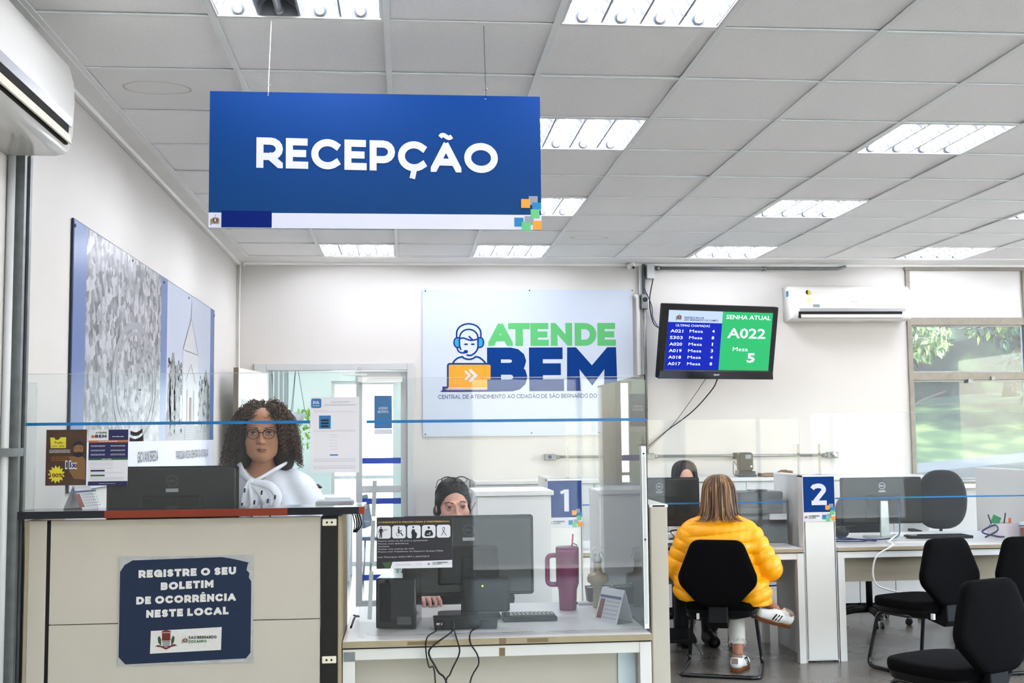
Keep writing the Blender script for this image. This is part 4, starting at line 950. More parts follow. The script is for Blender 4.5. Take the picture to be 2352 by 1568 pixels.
# ------------------------------------------------------------------ acrylic screens
def screen(label, x0, x1, y, z0, z1, tape=None, sup=(), edge=True):
    t = thing('acrylic_screen', label, 'screen', (x0, y, z0)); w = x1-x0; h = z1-z0
    MB().prism([(p[0],p[1]) for p in rrect(0,w,0,h,.02)], 'y', 0, .005).build('acrylic_sheet', M['acr'], t)
    if edge:
        MB().bx(.02,w-.02,.001,.004,h-.001,h+.0006).build('polished_edge', M['acre'], t)
    if tape: MB().bx(tape[0]-x0,tape[1]-x0,-.0012,-.0004,tape[2]-z0,tape[3]-z0).build('tape', M['tape'], t)
    for i, (xa, xb, za, zb) in enumerate(sup): MB().bx(xa-x0,xb-x0,.006,.05,za-z0,zb-z0).build('upright', M['acr'], t)
    return t
t = screen('clear screen with blue tape standing on the reception counter', -1.412, -.164, 4.44, 1.24, 1.742, (-1.42,-.352,1.5505,1.5615))
MB().bx(1.225,1.249,.006,.045,0,.52).build('upright', M['acr'], t); MB().bx(.012,.05,.006,.03,0,.47).build('upright', M['acr'], t)
MB().bx(1.18,1.27,-.004,-.001,.49,.497).build('clip', M['whitecable'], t)
t = screen('tall clear screen with blue tape around the front desk', -.148, .935, 4.47, .752, 1.722, (-.145,.937,1.5495,1.5605))
MB().prism(rrect(0,1.13,0,.98,.02), 'x', 1.083, 1.088).build('side_sheet', M['acr'], t, loc=(0,.004,0))
MB().bx(-.03,-.002,-.05,-.045,0,.43).build('left_fin', M['acr'], t, rot=(0,R_(3),0))
for a, b_ in ((.445,.58),(.27,.43),(.06,.24)): MB().bx(.0,.016,.006,.009,a,b_).build('grey_strip', M['lgrey'], t, rot=(0,R_(2.2),0), loc=(.004,0,0))
MB().bx(1.062,1.083,-.006,.02,.0,.70).build('right_profile', M['alu'], t, bevel=.002); MB().bx(1.066,1.079,-.0075,-.006,.02,.66).build('profile_insert', M['lgrey'], t)
for z in (.34,.67): MB().cyl((1.072,-.011,z),(1.072,-.006,z),.004,8).build('screw', M['cable'], t)
screen('clear screen with blue tape in front of the yellow-jacket visitor', 1.06, 2.655, 7.655, .742, 1.59, (1.06,2.56,1.028,1.038), [(2.62,2.652,1.213,1.42),(1.065,1.08,1.213,1.42)])
screen('clear screen with blue tape over the desk right of column 2', 2.74, 4.385, 7.655, .768, 1.625, (2.85,4.385,1.046,1.056), [(2.765,2.80,1.213,1.42)])

# papers stuck on the screens
def sheet(name, label, cat, px0, py0, px1, py1, Y):
    a = atY(px0, py1, Y); b_ = atY(px1, py0, Y); t = thing(name, label, cat, (a.x, Y, a.z)); return t, b_.x-a.x, b_.z-a.z
t, w, h = sheet('flyer', 'brown and yellow Tudo em dia flyer stuck on the counter screen', 'flyer', 104, 986, 200, 1115, 4.436)
MB().bx(0,w,-.001,0,0,h).build('sheet', mat('flyer_brown','5c4030',.5,noise=.25,nscale=14), t)
mb = MB(); flat(mb, [(.017,h*.67),(w*.49,h*.67),(w*.49,h*.865),(w*.36,h*.865),(w*.3,h*.82),(w*.23,h*.82),(w*.2,h*.86),(w*.1,h*.86)], -.0015)
st = []
for k in range(26): a = k*PI/13; r_ = .036 if k % 2 else .05*.55; st.append((w*.27+(.031 if k%2 else .022)*math.cos(a), h*.2+(.034 if k%2 else .023)*math.sin(a)))
flat(mb, st, -.0015); mb.build('yellow_print', M['yellowp'], t)
mb = MB(); words(mb, 'Tudo', w*.19, h*.75, .0085, -.002, 0, .033, .01); words(mb, 'em dia', w*.14, h*.69, .0075, -.002, 0, .045)
mb.build('lettering', M['ink'], t)
mb = MB(); words(mb, '100%', w*.11, h*.15, .014, -.002, 0, .047, .03); mb.build('red_lettering', mat('flyer_red','8c2a1a',.5), t)
mb = MB(); words(mb, '11x', w*.5, h*.32, .021, -.002, 0, w*.26, .045); mb.build('blue_lettering', mat('flyer_blue','2b2f86',.5), t)
mb = MB(); words(mb, '11x', w*.48, h*.31, .025, -.0017, 0, w*.3, .11)
for k in range(3): squiggle(mb, w*.08, w*.6, h*(.635-.022*k), .0022, -.0017, 0, k)
mb.build('white_print', M['paper'], t)
mb = MB(); [squiggle(mb, w*.14, w*.55, h*(.51-.03*k), .003, -.0017, 0, 9+k) for k in range(3)]; mb.build('orange_print', mat('flyer_orange','a8642a',.5), t)
mb = MB(); flat(mb, [(w*.55,h*.52),(w*.62,h*.4),(w*.58,h*.25),(w*.7,h*.12),(w*.98,h*.1),(w*.98,h*.45),(w*.9,h*.52)], -.0012); mb.build('shirt_print', mat('flyer_shirt','8d6a3e',.5), t)
mb = MB(); flat(mb, [(w*.8+.0175*math.cos(a*PI/10), h*.64+.025*math.sin(a*PI/10)) for a in range(20)], -.0014); mb.build('face_print', mat('flyer_face','9a6a4c',.5), t)
mb = MB(); flat(mb, [(w*.8+.019*math.cos(a*PI/10), h*.70+.019*math.sin(a*PI/10)) for a in range(11)]+[(w*.66,h*.68),(w*.76,h*.73),(w*.9,h*.72)], -.0018)
flat(mb, [(w*.66,h*.6),(w*.74,h*.59),(w*.8,h*.6),(w*.88,h*.59),(w*.94,h*.6),(w*.9,h*.52),(w*.8,h*.5),(w*.7,h*.52)], -.0018)
for x in (.74,.86): frect(mb, w*x-.004, w*x+.003, h*.665, h*.675, -.002)
mb.build('hair_print', M['ink'], t)
t, w, h = sheet('flyer', 'blue and white service flyer stuck right of the brown flyer', 'flyer', 202, 986, 295, 1115, 4.436)
MB().bx(0,w,-.001,0,0,h).build('sheet', M['paper'], t); nb_ = mat('flyer_navy','2c3170',.5)
mb = MB(); frect(mb,w*.5,w,h*.81,h,-.0014); frect(mb,0,w,h*.49,h*.77,-.0014); frect(mb,0,w,0,h*.075,-.0014); frect(mb,w*.06,w*.42,h*.25,h*.28,-.0014); caps(mb,'BEM',w*.16,w*.45,h*.855,.0115,.27,-.0014); mb.build('navy_print', nb_, t)
mb = MB(); frect(mb,0,w,h*.77,h*.808,-.0014); frect(mb,w*.06,w*.15,h*.855,h*.9,-.0014); mb.build('orange_band', mat('flyer_band','c4702e',.5), t)
mb = MB(); frect(mb,0,w,h*.455,h*.49,-.0014); frect(mb,w*.06,w*.42,h*.165,h*.195,-.0014); caps(mb,'ATENDE',w*.17,w*.45,h*.93,.0065,.27,-.0014); mb.build('green_band', mat('flyer_green','2f6a43',.5), t)
mb = MB(); r = 0
for zz in (.715,.70,.635,.62,.56,.545): squiggle(mb,w*.06,w*.42,h*zz,.0016,-.0018,0,int(zz*1000)); squiggle(mb,w*.56,w*.93,h*zz,.0016,-.0018,0,int(zz*999))
squiggle(mb,w*.6,w*.9,h*.875,.003,-.0018,0,3); squiggle(mb,w*.25,w*.75,h*.79,.003,-.0018,0,4); squiggle(mb,w*.34,w*.62,h*.472,.003,-.0018,0,5); squiggle(mb,w*.28,w*.7,h*.035,.0016,-.0018,0,6); mb.build('white_print', M['paper'], t)
mb = MB()
for zz in (.43,.40,.38,.355,.315,.3): squiggle(mb,w*.06,w*.62,h*zz,.0014,-.0014,0,int(zz*1000))
for zz in (.235,.22,.145,.13,.115,.1): squiggle(mb,w*.06,w*.9,h*zz,.0013,-.0014,0,int(zz*1000))
mb.build('small_print', M['softink'], t)
t, w, h = sheet('parking_notice', 'white parking app notice at the right end of the counter screen', 'notice', 712, 911, 825, 1086, 4.436)
MB().bx(0,w,-.001,0,0,h).build('sheet', mat('notice_paper','cfcdd3',.5), t)
mb = MB(); flat(mb, rrect(w*.02,w*.225,h*.855,h*.98,.006), -.0014); frect(mb,w*.18,w*.42,h*.58,h*.755,-.0014); flat(mb, rrect(w*.4,w*.57,h*.225,h*.242,.002), -.0014); mb.build('blue_print', mat('notice_blue_print','2f7fc0',.5), t)
mb = MB(); caps(mb,'ZUL',w*.05,w*.19,h*.91,.0105,.25,-.0018); squiggle(mb,w*.05,w*.19,h*.885,.003,-.0018,0,1); mb.build('white_print', M['paper'], t)
mb = MB(); 
for zz in (.6,.64,.68): flat(mb, rrect(w*.22,w*.38,h*zz,h*(zz+.025),.002), -.0018)
mb.build('dark_buttons', M['ink'], t)
mb = MB(); caps(mb,'APLICATIVO PARA',w*.42,w*.8,h*.925,.0048,.15,-.0014); caps(mb,'ESTACIONAMENTO ROTATIVO',w*.3,w*.93,h*.885,.0048,.15,-.0014)
for zz in (.825,.805,.56,.545,.185,.165,.15,.09,.07,.055): squiggle(mb,w*.07,w*(.93 if zz < .82 else .35),h*zz,.0014,-.0014,0,int(zz*1000))
for zz in (.5,.47,.43,.39,.35,.31): squiggle(mb,w*.4,w*.56,h*zz,.0013,-.0014,0,int(zz*1000))
mb.build('small_print', M['softink'], t)
t, w, h = sheet('priority_notice', 'dark notice with five white priority-service pictograms on the desk screen', 'notice', 865, 1185, 1038, 1306, 4.466)
MB().bx(-.003,w+.004,-.0005,0,-.004,h+.004).build('clear_sleeve', M['acr'], t)
MB().bx(0,w,-.001,0,0,h).build('sheet', mat('notice_aubergine','2f2938',.45), t)
mb = MB(); flat(mb,[(w*.18,0),(w,0),(w,h*.145),(w*.21,h*.13)],-.0014)
for k in range(5): x = w*(.008+k*.1975); flat(mb, rrect(x, x+w*.18, h*.585, h*.835, .009), -.0014)
mb.build('white_panels', M['paper'], t)
mb = MB(); caps(mb,'ATENDIMENTO PRIORITÁRIO E PREFERENCIAL',w*.02,w*.97,h*.885,.0062,.24,-.0014); mb.build('yellow_lettering', mat('notice_gold','b79a35',.5), t)
mb = MB()
for k, s_ in enumerate(('Pessoa acima de 60 anos e aposentado','Pessoa com deficiência','Gestante','Pessoa com criança de colo','Pessoa com Transtorno do Espectro Autista (TEA)','','Leis Municipais 4525/1997 e 6067/2010')):
    if s_: words(mb, s_, w*.02, h*(.525-.052*k), .0052, -.0014, 0, len(s_)*.0029*w/.178*1.12)
mb.build('white_lettering', mat('notice_white','b9b6be',.5), t)
mb = MB(); U = lambda k, a, b_: (w*(.008+k*.1975)+w*.18*a, h*.585+h*.25*b_)
def blob(mb, k, cx, cz, r, y=-.0018): flat(mb, [(U(k,cx,cz)[0]+r*math.cos(a*PI/8), U(k,cx,cz)[1]+r*math.sin(a*PI/8)) for a in range(16)], y)
blob(mb,0,.28,.87,.003); flat(mb,[U(0,*p) for p in ((.18,.78),(.38,.78),(.46,.5),(.42,.48),(.36,.6),(.36,.05),(.29,.05),(.27,.4),(.24,.05),(.16,.05),(.2,.6),(.12,.45),(.08,.48))],-.0018)
words(mb,'60+',U(0,.45,.62)[0],U(0,.45,.6)[1],.0075,-.0018,0,.0155,.01)
blob(mb,1,.48,.86,.003); flat(mb,[U(1,*p) for p in ((.42,.78),(.52,.78),(.54,.6),(.72,.62),(.72,.55),(.54,.52),(.54,.45),(.68,.45),(.82,.2),(.76,.17),(.62,.38),(.42,.38))],-.0018)
for q in stroke([(U(1,.42,.33)[0]+.0058*math.cos(R_(a)), U(1,.42,.33)[1]+.0068*math.sin(R_(a))) for a in range(120,345,15)], .0016, False): flat(mb,q,-.0018)
blob(mb,2,.45,.86,.0036); flat(mb,[U(2,*p) for p in ((.38,.7),(.55,.68),(.6,.5),(.74,.35),(.72,.15),(.66,.0),(.34,.0),(.34,.3),(.3,.4))],-.0018)
blob(mb,3,.5,.8,.0045); flat(mb,[U(3,*p) for p in ((.32,.6),(.68,.6),(.8,.4),(.82,.2),(.6,.12),(.3,.1),(.18,.2),(.22,.45))],-.0018)
for q in stroke([U(4,*p) for p in ((.32,.16),(.58,.62))]+arc(*U(4,.5,.72),.0032,.0042,-20,200,8)+[U(4,.42,.6),U(4,.7,.16)], .002, False): flat(mb,q,-.0018)
mb.build('pictograms', M['ink'], t)
mb = MB(); blob(mb,3,.58,.38,.0026,-.0022); [flat(mb,q,-.0022) for q in stroke([U(3,.34,.28),U(3,.5,.3),U(3,.6,.22)],.0022,False)]; mb.build('pictogram_detail', M['paper'], t)
mb = MB(); flat(mb,[(w*.07,h*.12),(w*.2,h*.13),(w*.17,h*.02),(w*.12,h*.01)],-.0012); mb.build('green_swirl', mat('notice_green','3f6b34',.5), t)
crest(t, w*.69, h*.08, .012, -.0018); wordmark(t, w*.74, h*.09, .0042, -.0018, w*.2)
mb = MB(); [squiggle(mb,w*.25,w*.45,h*z,.0016,-.0018,0,k) for k,z in enumerate((.08,.06))]; [squiggle(mb,w*.52,w*.6,h*z,.0016,-.0018,0,k) for k,z in enumerate((.09,.06))]; mb.build('small_print', M['softink'], t)

# ------------------------------------------------------------------ monitors
def monitor(label, x, y, ztop, w, h, zdesk, logo='dark', rz=0, stand='black', sticker=True, hump=False):
    t = thing('monitor', label, 'monitor', (x, y, zdesk), rz); zc = ztop-zdesk-h/2
    P = rrect(-w/2,w/2,-h/2,h/2,.012)
    MB().prism([(p[0],p[1]+zc) for p in P], 'y', 0, .018).build('display_bezel', M['black'], t, bevel=.003)
    MB().prism([(p[0]*.97,p[1]*.95+zc) for p in P], 'y', -.016, 0).build('back_shell', mat('monitor_back','17171c',.42,noise=.05), t, bevel=.012, seg=3)
    MB().bx(-w/2+.012,w/2-.012,.018,.0195,zc-h/2+.02,zc+h/2-.012).build('display_panel', mat('display_glass','10151c',.12), t)
    MB().prism([(-.13,zc-.12),(.13,zc-.12),(.12,zc+.04),(-.12,zc+.04)], 'y', -.035, -.014).build('stand_hump', M['black'], t, bevel=.008)
    lm = M['lilac'] if logo == 'white' else mat('monitor_logo_grey','54555b',.3)
    mb = MB(); lz = zc+h/2-.06; R0 = .022
    for q in stroke([(R0*math.cos(a*PI/16), lz+R0*math.sin(a*PI/16)) for a in range(33)], .003, False): flat(mb, q, -.0172)
    caps(mb, 'DELL', -.0145, .0145, lz-.0045, .009, .24, -.0172); mb.build('logo', lm, t)
    if sticker: MB().bx(-.025,.025,-.0178,-.016,lz-.045,lz-.031).build('asset_sticker', mat('grey_sticker','9a9ba0',.5), t)
    sm = M['black'] if stand == 'black' else M['alu']
    MB().prism([(-.035,.01),(.035,.01),(.03,zc),(-.03,zc)], 'y', -.05, -.03).build('stand_column', sm, t, bevel=.006)
    MB().prism(rrect(-.13,.13,-.13,.07,.03), 'z', 0, .014).build('stand_base', sm, t, bevel=.003)
    return t
t = monitor('dark monitor back on the front desk behind the priority notice', .268, 4.98, 1.16, .556, .335, .74, 'dark'); 
bars('asset_sticker', [(-.165,-.105,-.018,-.016,.30,.314)], MATS['grey_sticker'], t)
MB().bx(-.03,.17,-.06,-.02,.02,.16).build('speaker_bar', M['black'], t, bevel=.01)
MB().cyl((.055,-.061,.13),(.055,-.06,.13),.003,8).build('power_light', mat('led_green','9be01f',.4,emit=3), t)
monitor('wide dark monitor back above the reception counter', -.951, 4.92, 1.385, .532, .32, .74, 'dark')
monitor('dark monitor with white ring logo facing the yellow-jacket visitor', 1.72, 7.82, 1.2, .56, .33, .74, 'white')
monitor('dark monitor on silver stand on the desk right of column 2', 3.40, 8.1, 1.17, .6, .33, .74, 'white', stand='alu')

# ------------------------------------------------------------------ things on the front desk
t = thing('tumbler', 'magenta insulated tumbler with side handle and pink straw', 'tumbler', (.705, 5.08, .74)); mg_ = mat('magenta_enamel','a3246f',.45,noise=.03)
MB().lathe([(0,0),(.036,0),(.037,.003),(.04,.085),(.041,.09),(.046,.105),(.0495,.115),(.0505,.25),(.0505,.262),(0,.262)],28).build('cup', mg_, t)
MB().lathe([(0,.262),(.05,.262),(.0505,.268),(.046,.272),(0,.272)],28).build('lid', mat('magenta_lid','8f1d63',.35), t)
MB().tube(path([(-.044,0,.235),(-.088,0,.235),(-.088,0,.11),(-.045,0,.11)],.025),.0095,10,flat=1.2).build('handle', mg_, t)
MB().cyl((.022,0,.27),(.026,0,.325),.0035,8).build('straw', mat('pink_straw','f2527e',.4), t)
MB().tube([(.02,.01,.275),(.03,.0,.285),(.045,-.005,.275)],.002,6).build('stopper_loop', M['cable'], t)
t = thing('spray_bottle', 'clear trigger spray bottle with ring-shaped body and beige liquid', 'bottle', (.845, 5.12, .74)); lq = mat('beige_liquid','a99c80',.25,spec=.6)
MB().lathe([(0,0),(.022,0),(.024,.01),(.022,.08),(.026,.1),(.045,.112),(.048,.128),(.042,.145),(.022,.152),(.017,.17),(.016,.2),(0,.2)],24).build('bottle_body', lq, t)
MB().lathe([(0,.2),(.019,.2),(.019,.215),(.012,.22),(.012,.235),(0,.235)],16).build('collar', M['lgrey'], t)
MB().prism([(-.024,.235),(-.026,.25),(-.015,.262),(.012,.263),(.026,.255),(.022,.245),(.008,.24),(.006,.233),(-.01,.232)], 'y', -.009, .009).build('spray_head', M['plastic'], t, bevel=.002)
MB().tube([(.014,0,.245),(.024,0,.23),(.03,0,.21)],.003,6).build('trigger', M['plastic'], t)
def calendar(label, loc, rz, w=.14, h=.13, flip=1):
    t = thing('desk_calendar', label, 'calendar', loc, rz)
    for s in (-1, 1):
        MB().prism([(s*.045,0),(s*.042,0),(0,h),(s*.003,h+.001)] if s > 0 else [(s*.045,0),(0,h),(.0,h-.003),(s*.042,0)], 'x', -w/2, w/2).build('stand_board', M['paper'], t)
    MB().bx(-w/2,w/2,-.042,.042,0,.002).build('base_board', mat('grey_board','8d8e90',.6), t)
    m = Matrix.Rotation(-math.atan2(.045,h),3,'X')
    mb = MB(); mb2 = MB(); mb3 = MB()
    def pt(u, v): return Vector((u, -.0455*(1-v)-.0015, v*h))
    for q in range(5):
        for c_ in range(7):
            u = -.02+c_*.012; v = .12+q*.12; mb.add([pt(u,v),pt(u+.006,v),pt(u+.006,v+.05),pt(u,v+.05)],[(0,1,2,3)])
    mb.build('dates', M['softink'], t); mb2.add([pt(-.06,.1),pt(-.03,.1),pt(-.03,.68),pt(-.06,.68)],[(0,1,2,3)]).build('photo_strip', mat('calendar_red','9a4a3a',.5), t)
    mb3.add([pt(-.065,.72),pt(.065,.72),pt(.065,.8),pt(-.065,.8)],[(0,1,2,3)]).build('blue_header', mat('calendar_blue','3d4f96',.5), t)
    return t
calendar('small white tent calendar on the front desk near the side screen', (.845, 4.74, .74), R_(-60))
calendar('small tent calendar on the reception counter under the flyers', (-1.21, 4.522, 1.24), R_(65), .09, .085)
t = thing('pen_box', 'maroon pen box with a green highlighter on the front desk', 'box', (.87, 5.25, .74)); mr_ = mat('maroon_plastic','6e2044',.4)
MB().add([(x*a,y*a2,z) for a,a2,z in ((.05,.035,0),(.058,.04,.075),(.054,.036,.075),(.047,.032,.004)) for x,y in ((-1,-1),(1,-1),(1,1),(-1,1))],
   [(i+4*l,(i+1)%4+4*l,(i+1)%4+4*l+4,i+4*l+4) for l in range(3) for i in range(4)]+[(3,2,1,0),(12,13,14,15)]).build('box_body', mr_, t)
MB().bx(-.05,.05,-.03,.03,.06,.07).build('paper_fill', M['paper'], t)
tag(MB().cyl((.868,5.25,.812),(.866,5.25,.86),.009,12).cyl((.866,5.25,.86),(.8655,5.25,.872),.005,8).build('highlighter', mat('lime_plastic','8ad01f',.4)), 'lime green highlighter standing in the maroon pen box', 'highlighter')
tag(MB().cyl((.735,5.22,.745),(.85,5.26,.746),.0045,8).build('pen', mat('pen_blue','2c3d9a',.4)), 'blue pen lying on the front desk behind the magenta tumbler', 'pen')
tag(MB().bx(.77,.84,5.19,5.25,.74,.752).build('notepad', M['paper'], bevel=.002), 'small white notepad on the front desk behind the spray bottle', 'notepad')
t = thing('computer_box', 'small black computer box at the left end of the front desk', 'computer', (-.035, 4.75, .74), R_(-8))
MB().bx(-.07,.09,-.08,.1,.004,.20).build('case', M['blackg'], t, bevel=.006); MB().bx(-.055,-.01,-.0815,-.08,.03,.18).build('vent_panel', M['black'], t); MB().bx(.015,.07,-.0815,-.08,.02,.05).build('label_plate', mat('grey_label','5a5a60',.5), t)
t = thing('laptop_dock', 'flat black docking unit on the front desk where cables hang down', 'dock', (.24, 4.66, .74))
MB().prism([(-.125,0),(.12,0),(.125,.04),(-.13,.045)], 'y', -.03, .06).build('dock_body', M['black'], t, bevel=.004)
MB().bx(-.118,-.095,-.0315,-.03,.02,.028).build('port', M['ivory'], t)
t2 = thing('keyboard', 'black keyboard on the front desk right of the dock', 'keyboard', (.50, 4.84, .74))
MB().prism([(-.1,0),(.12,0),(.12,.018),(-.1,.024)], 'y', -.06, .06).build('keyboard_body', M['black'], t2, bevel=.003)
mb = MB(); [mb.bx(-.09+c_*.017,-.077+c_*.017,-.05+q*.02,-.035+q*.02,.022,.026) for c_ in range(12) for q in range(5)]; mb.build('keys', M['blackg'], t2, kind='stuff')
D1 = 4.415
for k, pts in enumerate([[(1018,1425),(1005,1445),(982,1462),(978,1490),(985,1530),(1000,1568)],[(1035,1425),(1042,1445),(1000,1478),(985,1500),(1005,1540),(1030,1600)],[(1035,1430),(1050,1470),(1055,1500),(1035,1545),(1022,1600)],[(1110,1425),(1100,1438),(1082,1450),(1080,1475),(1100,1520),(1075,1600)]]):
    P = [Vector((*atZ(pts[0][0],pts[0][1],.75).xy,.765))]; 
    for j, p in enumerate(pts[1:]):
        P.append(atY(p[0],p[1],4.40 if p[1] > 1452 else 4.47)); 
        if p[1] <= 1455: P[-1].z = max(P[-1].z,.7465)
    P.append(Vector((P[-1].x, P[-1].y+.05, .02)))
    tag(MB().tube(spline(P,6),.003 if k != 1 else .0035,6).build('desk_cable', M['cable']), ['leftmost black cable looping off the front desk edge','thick black cable crossing over under the front desk edge','inner black cable bowing right under the front desk edge','separate black cable right of the other three on the front desk'][k], 'cable', 'cables hanging off the front desk')
tag(MB().tube(spline([(-.21,4.62,.76),(-.2,4.75,.78),(-.19,4.9,.76),(-.215,5.0,.75)],5),.004,6).build('cable_loop', M['cable']), 'short dark cable at the left end of the front desk', 'cable')
mb = MB(); 
for k in range(4): mb.tube(spline([(-.21+k*.008,4.7,1.205),(-.2+k*.009,4.72,1.15),(-.205+k*.004,4.7,1.12)],4),.003,5)
tag(mb.build('cable_bundle', M['cable'], kind='stuff'), 'bundle of black cables hanging behind the counter end', 'cable')
tag(MB().bx(-.345,-.2,4.59,4.72,1.236,1.25).build('paper_stack', M['paper'], bevel=.003), 'stack of paper at the right end of the reception counter', 'paper')
# ------------------------------------------------------------------ visitor desks, behind
desk('white visitor desk in front of the yellow-jacket woman', 1.14, 2.60, 7.47, 8.3, back=.3, mod=(.49,.69))
t = desk('white desk with cables right of column 2', 2.84, 4.39, 7.5, 8.55, back=.12)
MB().bx(2.28,2.31,8.15,8.2,0,.71).build('desk_prop', M['black']); tag(bpy.data.objects['desk_prop'], 'black steel support post under the visitor desk', 'post')
# cabinets along the back wall
t = thing('foot_rest', 'low dark foot rest on the floor under the visitor desk', 'foot rest', (1.80, 7.98, 0), R_(-6))
MB().box((0,0,.115),(.36,.26,.03),rot=(R_(8),0,0)).build('platform', M['black'], t, bevel=.008)
for s in (-1,1):
    MB().tube(path([(s*.15,-.1,.10),(s*.2,-.14,.04),(s*.21,-.15,.008)],.03),.009,8).build('leg', M['galv'], t); MB().tube([(s*.15,.1,.12),(s*.17,.12,.008)],.009,8).build('leg', M['galv'], t)
tag(MB().bx(1.68,1.75,8.12,8.17,0,.70).build('cable_duct', M['black'], bevel=.004), 'black vertical cable duct under the left part of the visitor desk', 'duct')
def cabinet(label, x0, x1, y0, y1, z, doors=2, group=None, plinth=.05, grip=True):
    t = thing('cabinet', label, 'cabinet', (x0, y0, 0), group=group); w = x1-x0; d = y1-y0
    MB().bx(.0,w,.02,d,plinth,z).build('carcass', M['white'], t, bevel=.002); MB().bx(.01,w-.01,.03,d,0,plinth).build('plinth', M['dark'], t)
    for k in range(doors):
        a = w*k/doors+.0025; b_ = w*(k+1)/doors-.0025
        dd = MB().bx(a,b_,0,.019,plinth+.003,z-.006).build('door', M['white'], t, bevel=.0015)
        hx = b_-.03 if k == 0 and doors > 1 else a+.03
        MB().tube(path([(hx,0,z-.3),(hx,-.022,z-.29),(hx,-.022,z-.19),(hx,0,z-.18)],.01),.004,6).build('handle', M['alu'], dd)
    return t
xs = [.60,1.25,1.9,2.55,3.2,3.84,4.47]
labs = ['white cabinet at the left end of the back-wall row','second white cabinet of the back-wall row, behind column 1','third white cabinet of the back-wall row, left of the seated clerk','white cabinet of the back-wall row below the card terminal','white cabinet of the back-wall row right of column 2','white cabinet at the right end of the back-wall row']
for k in range(6): cabinet(labs[k], xs[k]+.001, xs[k+1]-.001, 9.66, YB-.012, 1.09, group='cabinets along the back wall')
tag(MB().bx(.58,4.49,9.63,YB-.004,1.091,1.118).build('back_worktop', M['white'], bevel=.002), 'long white top board over the row of back-wall cabinets', 'worktop')
t = cabinet('grey-white cabinet with curved handle behind the front desk', .405, .83, 6.6, 7.1, 1.155, 1)
MB().bx(-.012,.437,-.012,.52,1.156,1.182).build('cabinet_lid', M['white'], t, bevel=.002)
MB().tube(path([(.0,.12,.98),(-.03,.12,1.02),(-.035,.12,1.06),(-.0,.12,1.12)],.03),.006,8).build('side_handle', M['alu'], t)
# card terminal, tray
t = thing('card_terminal', 'black hand-held terminal standing on its cradle on the cabinets', 'terminal', (2.93, 9.86, 1.119)); tl = mat('dark_teal_plastic','1f2a33',.35)
MB().prism([(-.08,0),(.085,0),(.075,.05),(-.07,.06)], 'y', -.07, .07).build('cradle', M['blackg'], t, bevel=.01)
MB().prism(rrect(-.065,.06,.05,.21,.025), 'y', -.05, .04).build('handset', tl, t, bevel=.012, seg=3)
MB().bx(-.01,.04,-.053,-.05,.155,.19).build('label', M['grey'], t); MB().cyl((.04,-.055,.09),(.04,-.05,.09),.009,10).build('key', M['lilac'], t)
MB().tube(spline([(-.07,.02,.1),(-.1,.0,.13),(-.105,.0,.03),(-.07,.03,.01)],5),.003,6).build('cord', M['cable'], t)
t = thing('document_tray', 'tan wooden document tray beside the card terminal', 'tray', (3.19, 9.84, 1.119))
MB().bx(-.13,.13,-.09,.09,0,.008).build('tray_base', M['wood'], t)
MB().prism([(-.13,.0),(.13,0),(.13,.055),(.08,.055),(.03,.03),(-.06,.03),(-.13,.02)], 'y', .08, .09).build('tray_back', M['wood'], t)
MB().prism([(-.13,.0),(.13,0),(.13,.02),(-.13,.02)], 'y', -.09, -.08).build('tray_front', M['wood'], t); bars('tray_side', [(-.13,-.12,-.08,.08,.008,.03),(.12,.13,-.08,.08,.008,.05)], M['wood'], t)
# printer on the visitor desk
t = thing('printer', 'black printer on the visitor desk beside the partition', 'printer', (2.42, 8.02, .74)); pk = mat('printer_charcoal','24262c',.4)
MB().bx(-.17,.2,-.15,.17,0,.19).build('printer_body', pk, t, bevel=.01); MB().bx(-.12,.2,-.1,.15,.19,.35).build('scanner_unit', mat('printer_charcoal2','2e3038',.35), t, bevel=.012)
MB().bx(-.18,.0,-.2,-.15,.08,.1).build('output_tray', M['blackg'], t, bevel=.003); MB().bx(.08,.2,-.165,-.15,.16,.2).build('paper_sheet', M['paper'], t); bars('panel_line', [(-.11,.19,-.1012,-.1,z,z+.003) for z in (.23,.3)], M['blackg'], t)
MB().bx(-.02,.1,-.06,.02,.35,.362).build('lid_handle', pk, t, bevel=.003)
t = thing('keyboard', 'dark keyboard at the left end of the visitor desk', 'keyboard', (1.62, 7.56, .74)); MB().bx(-.2,.2,-.06,.07,.0,.018).build('keyboard_body', M['black'], t, bevel=.003)
mb = MB(); [mb.bx(-.19+c_*.024,-.17+c_*.024,-.05+q*.024,-.03+q*.024,.018,.022) for c_ in range(16) for q in range(5)]; mb.build('keys', M['galv'], t, kind='stuff')
t = thing('cable_tangle', 'tangled black cable under the left monitor on the visitor desk', 'cable', (1.80, 7.73, .74)); r_ = random.Random(5)
MB().tube(spline([(r_.uniform(-.05,.05), r_.uniform(-.02,.02), .01+.16*k/12+r_.uniform(-.02,.02) if k else .01) for k in range(13)],6),.003,6).build('cord', M['cable'], t)
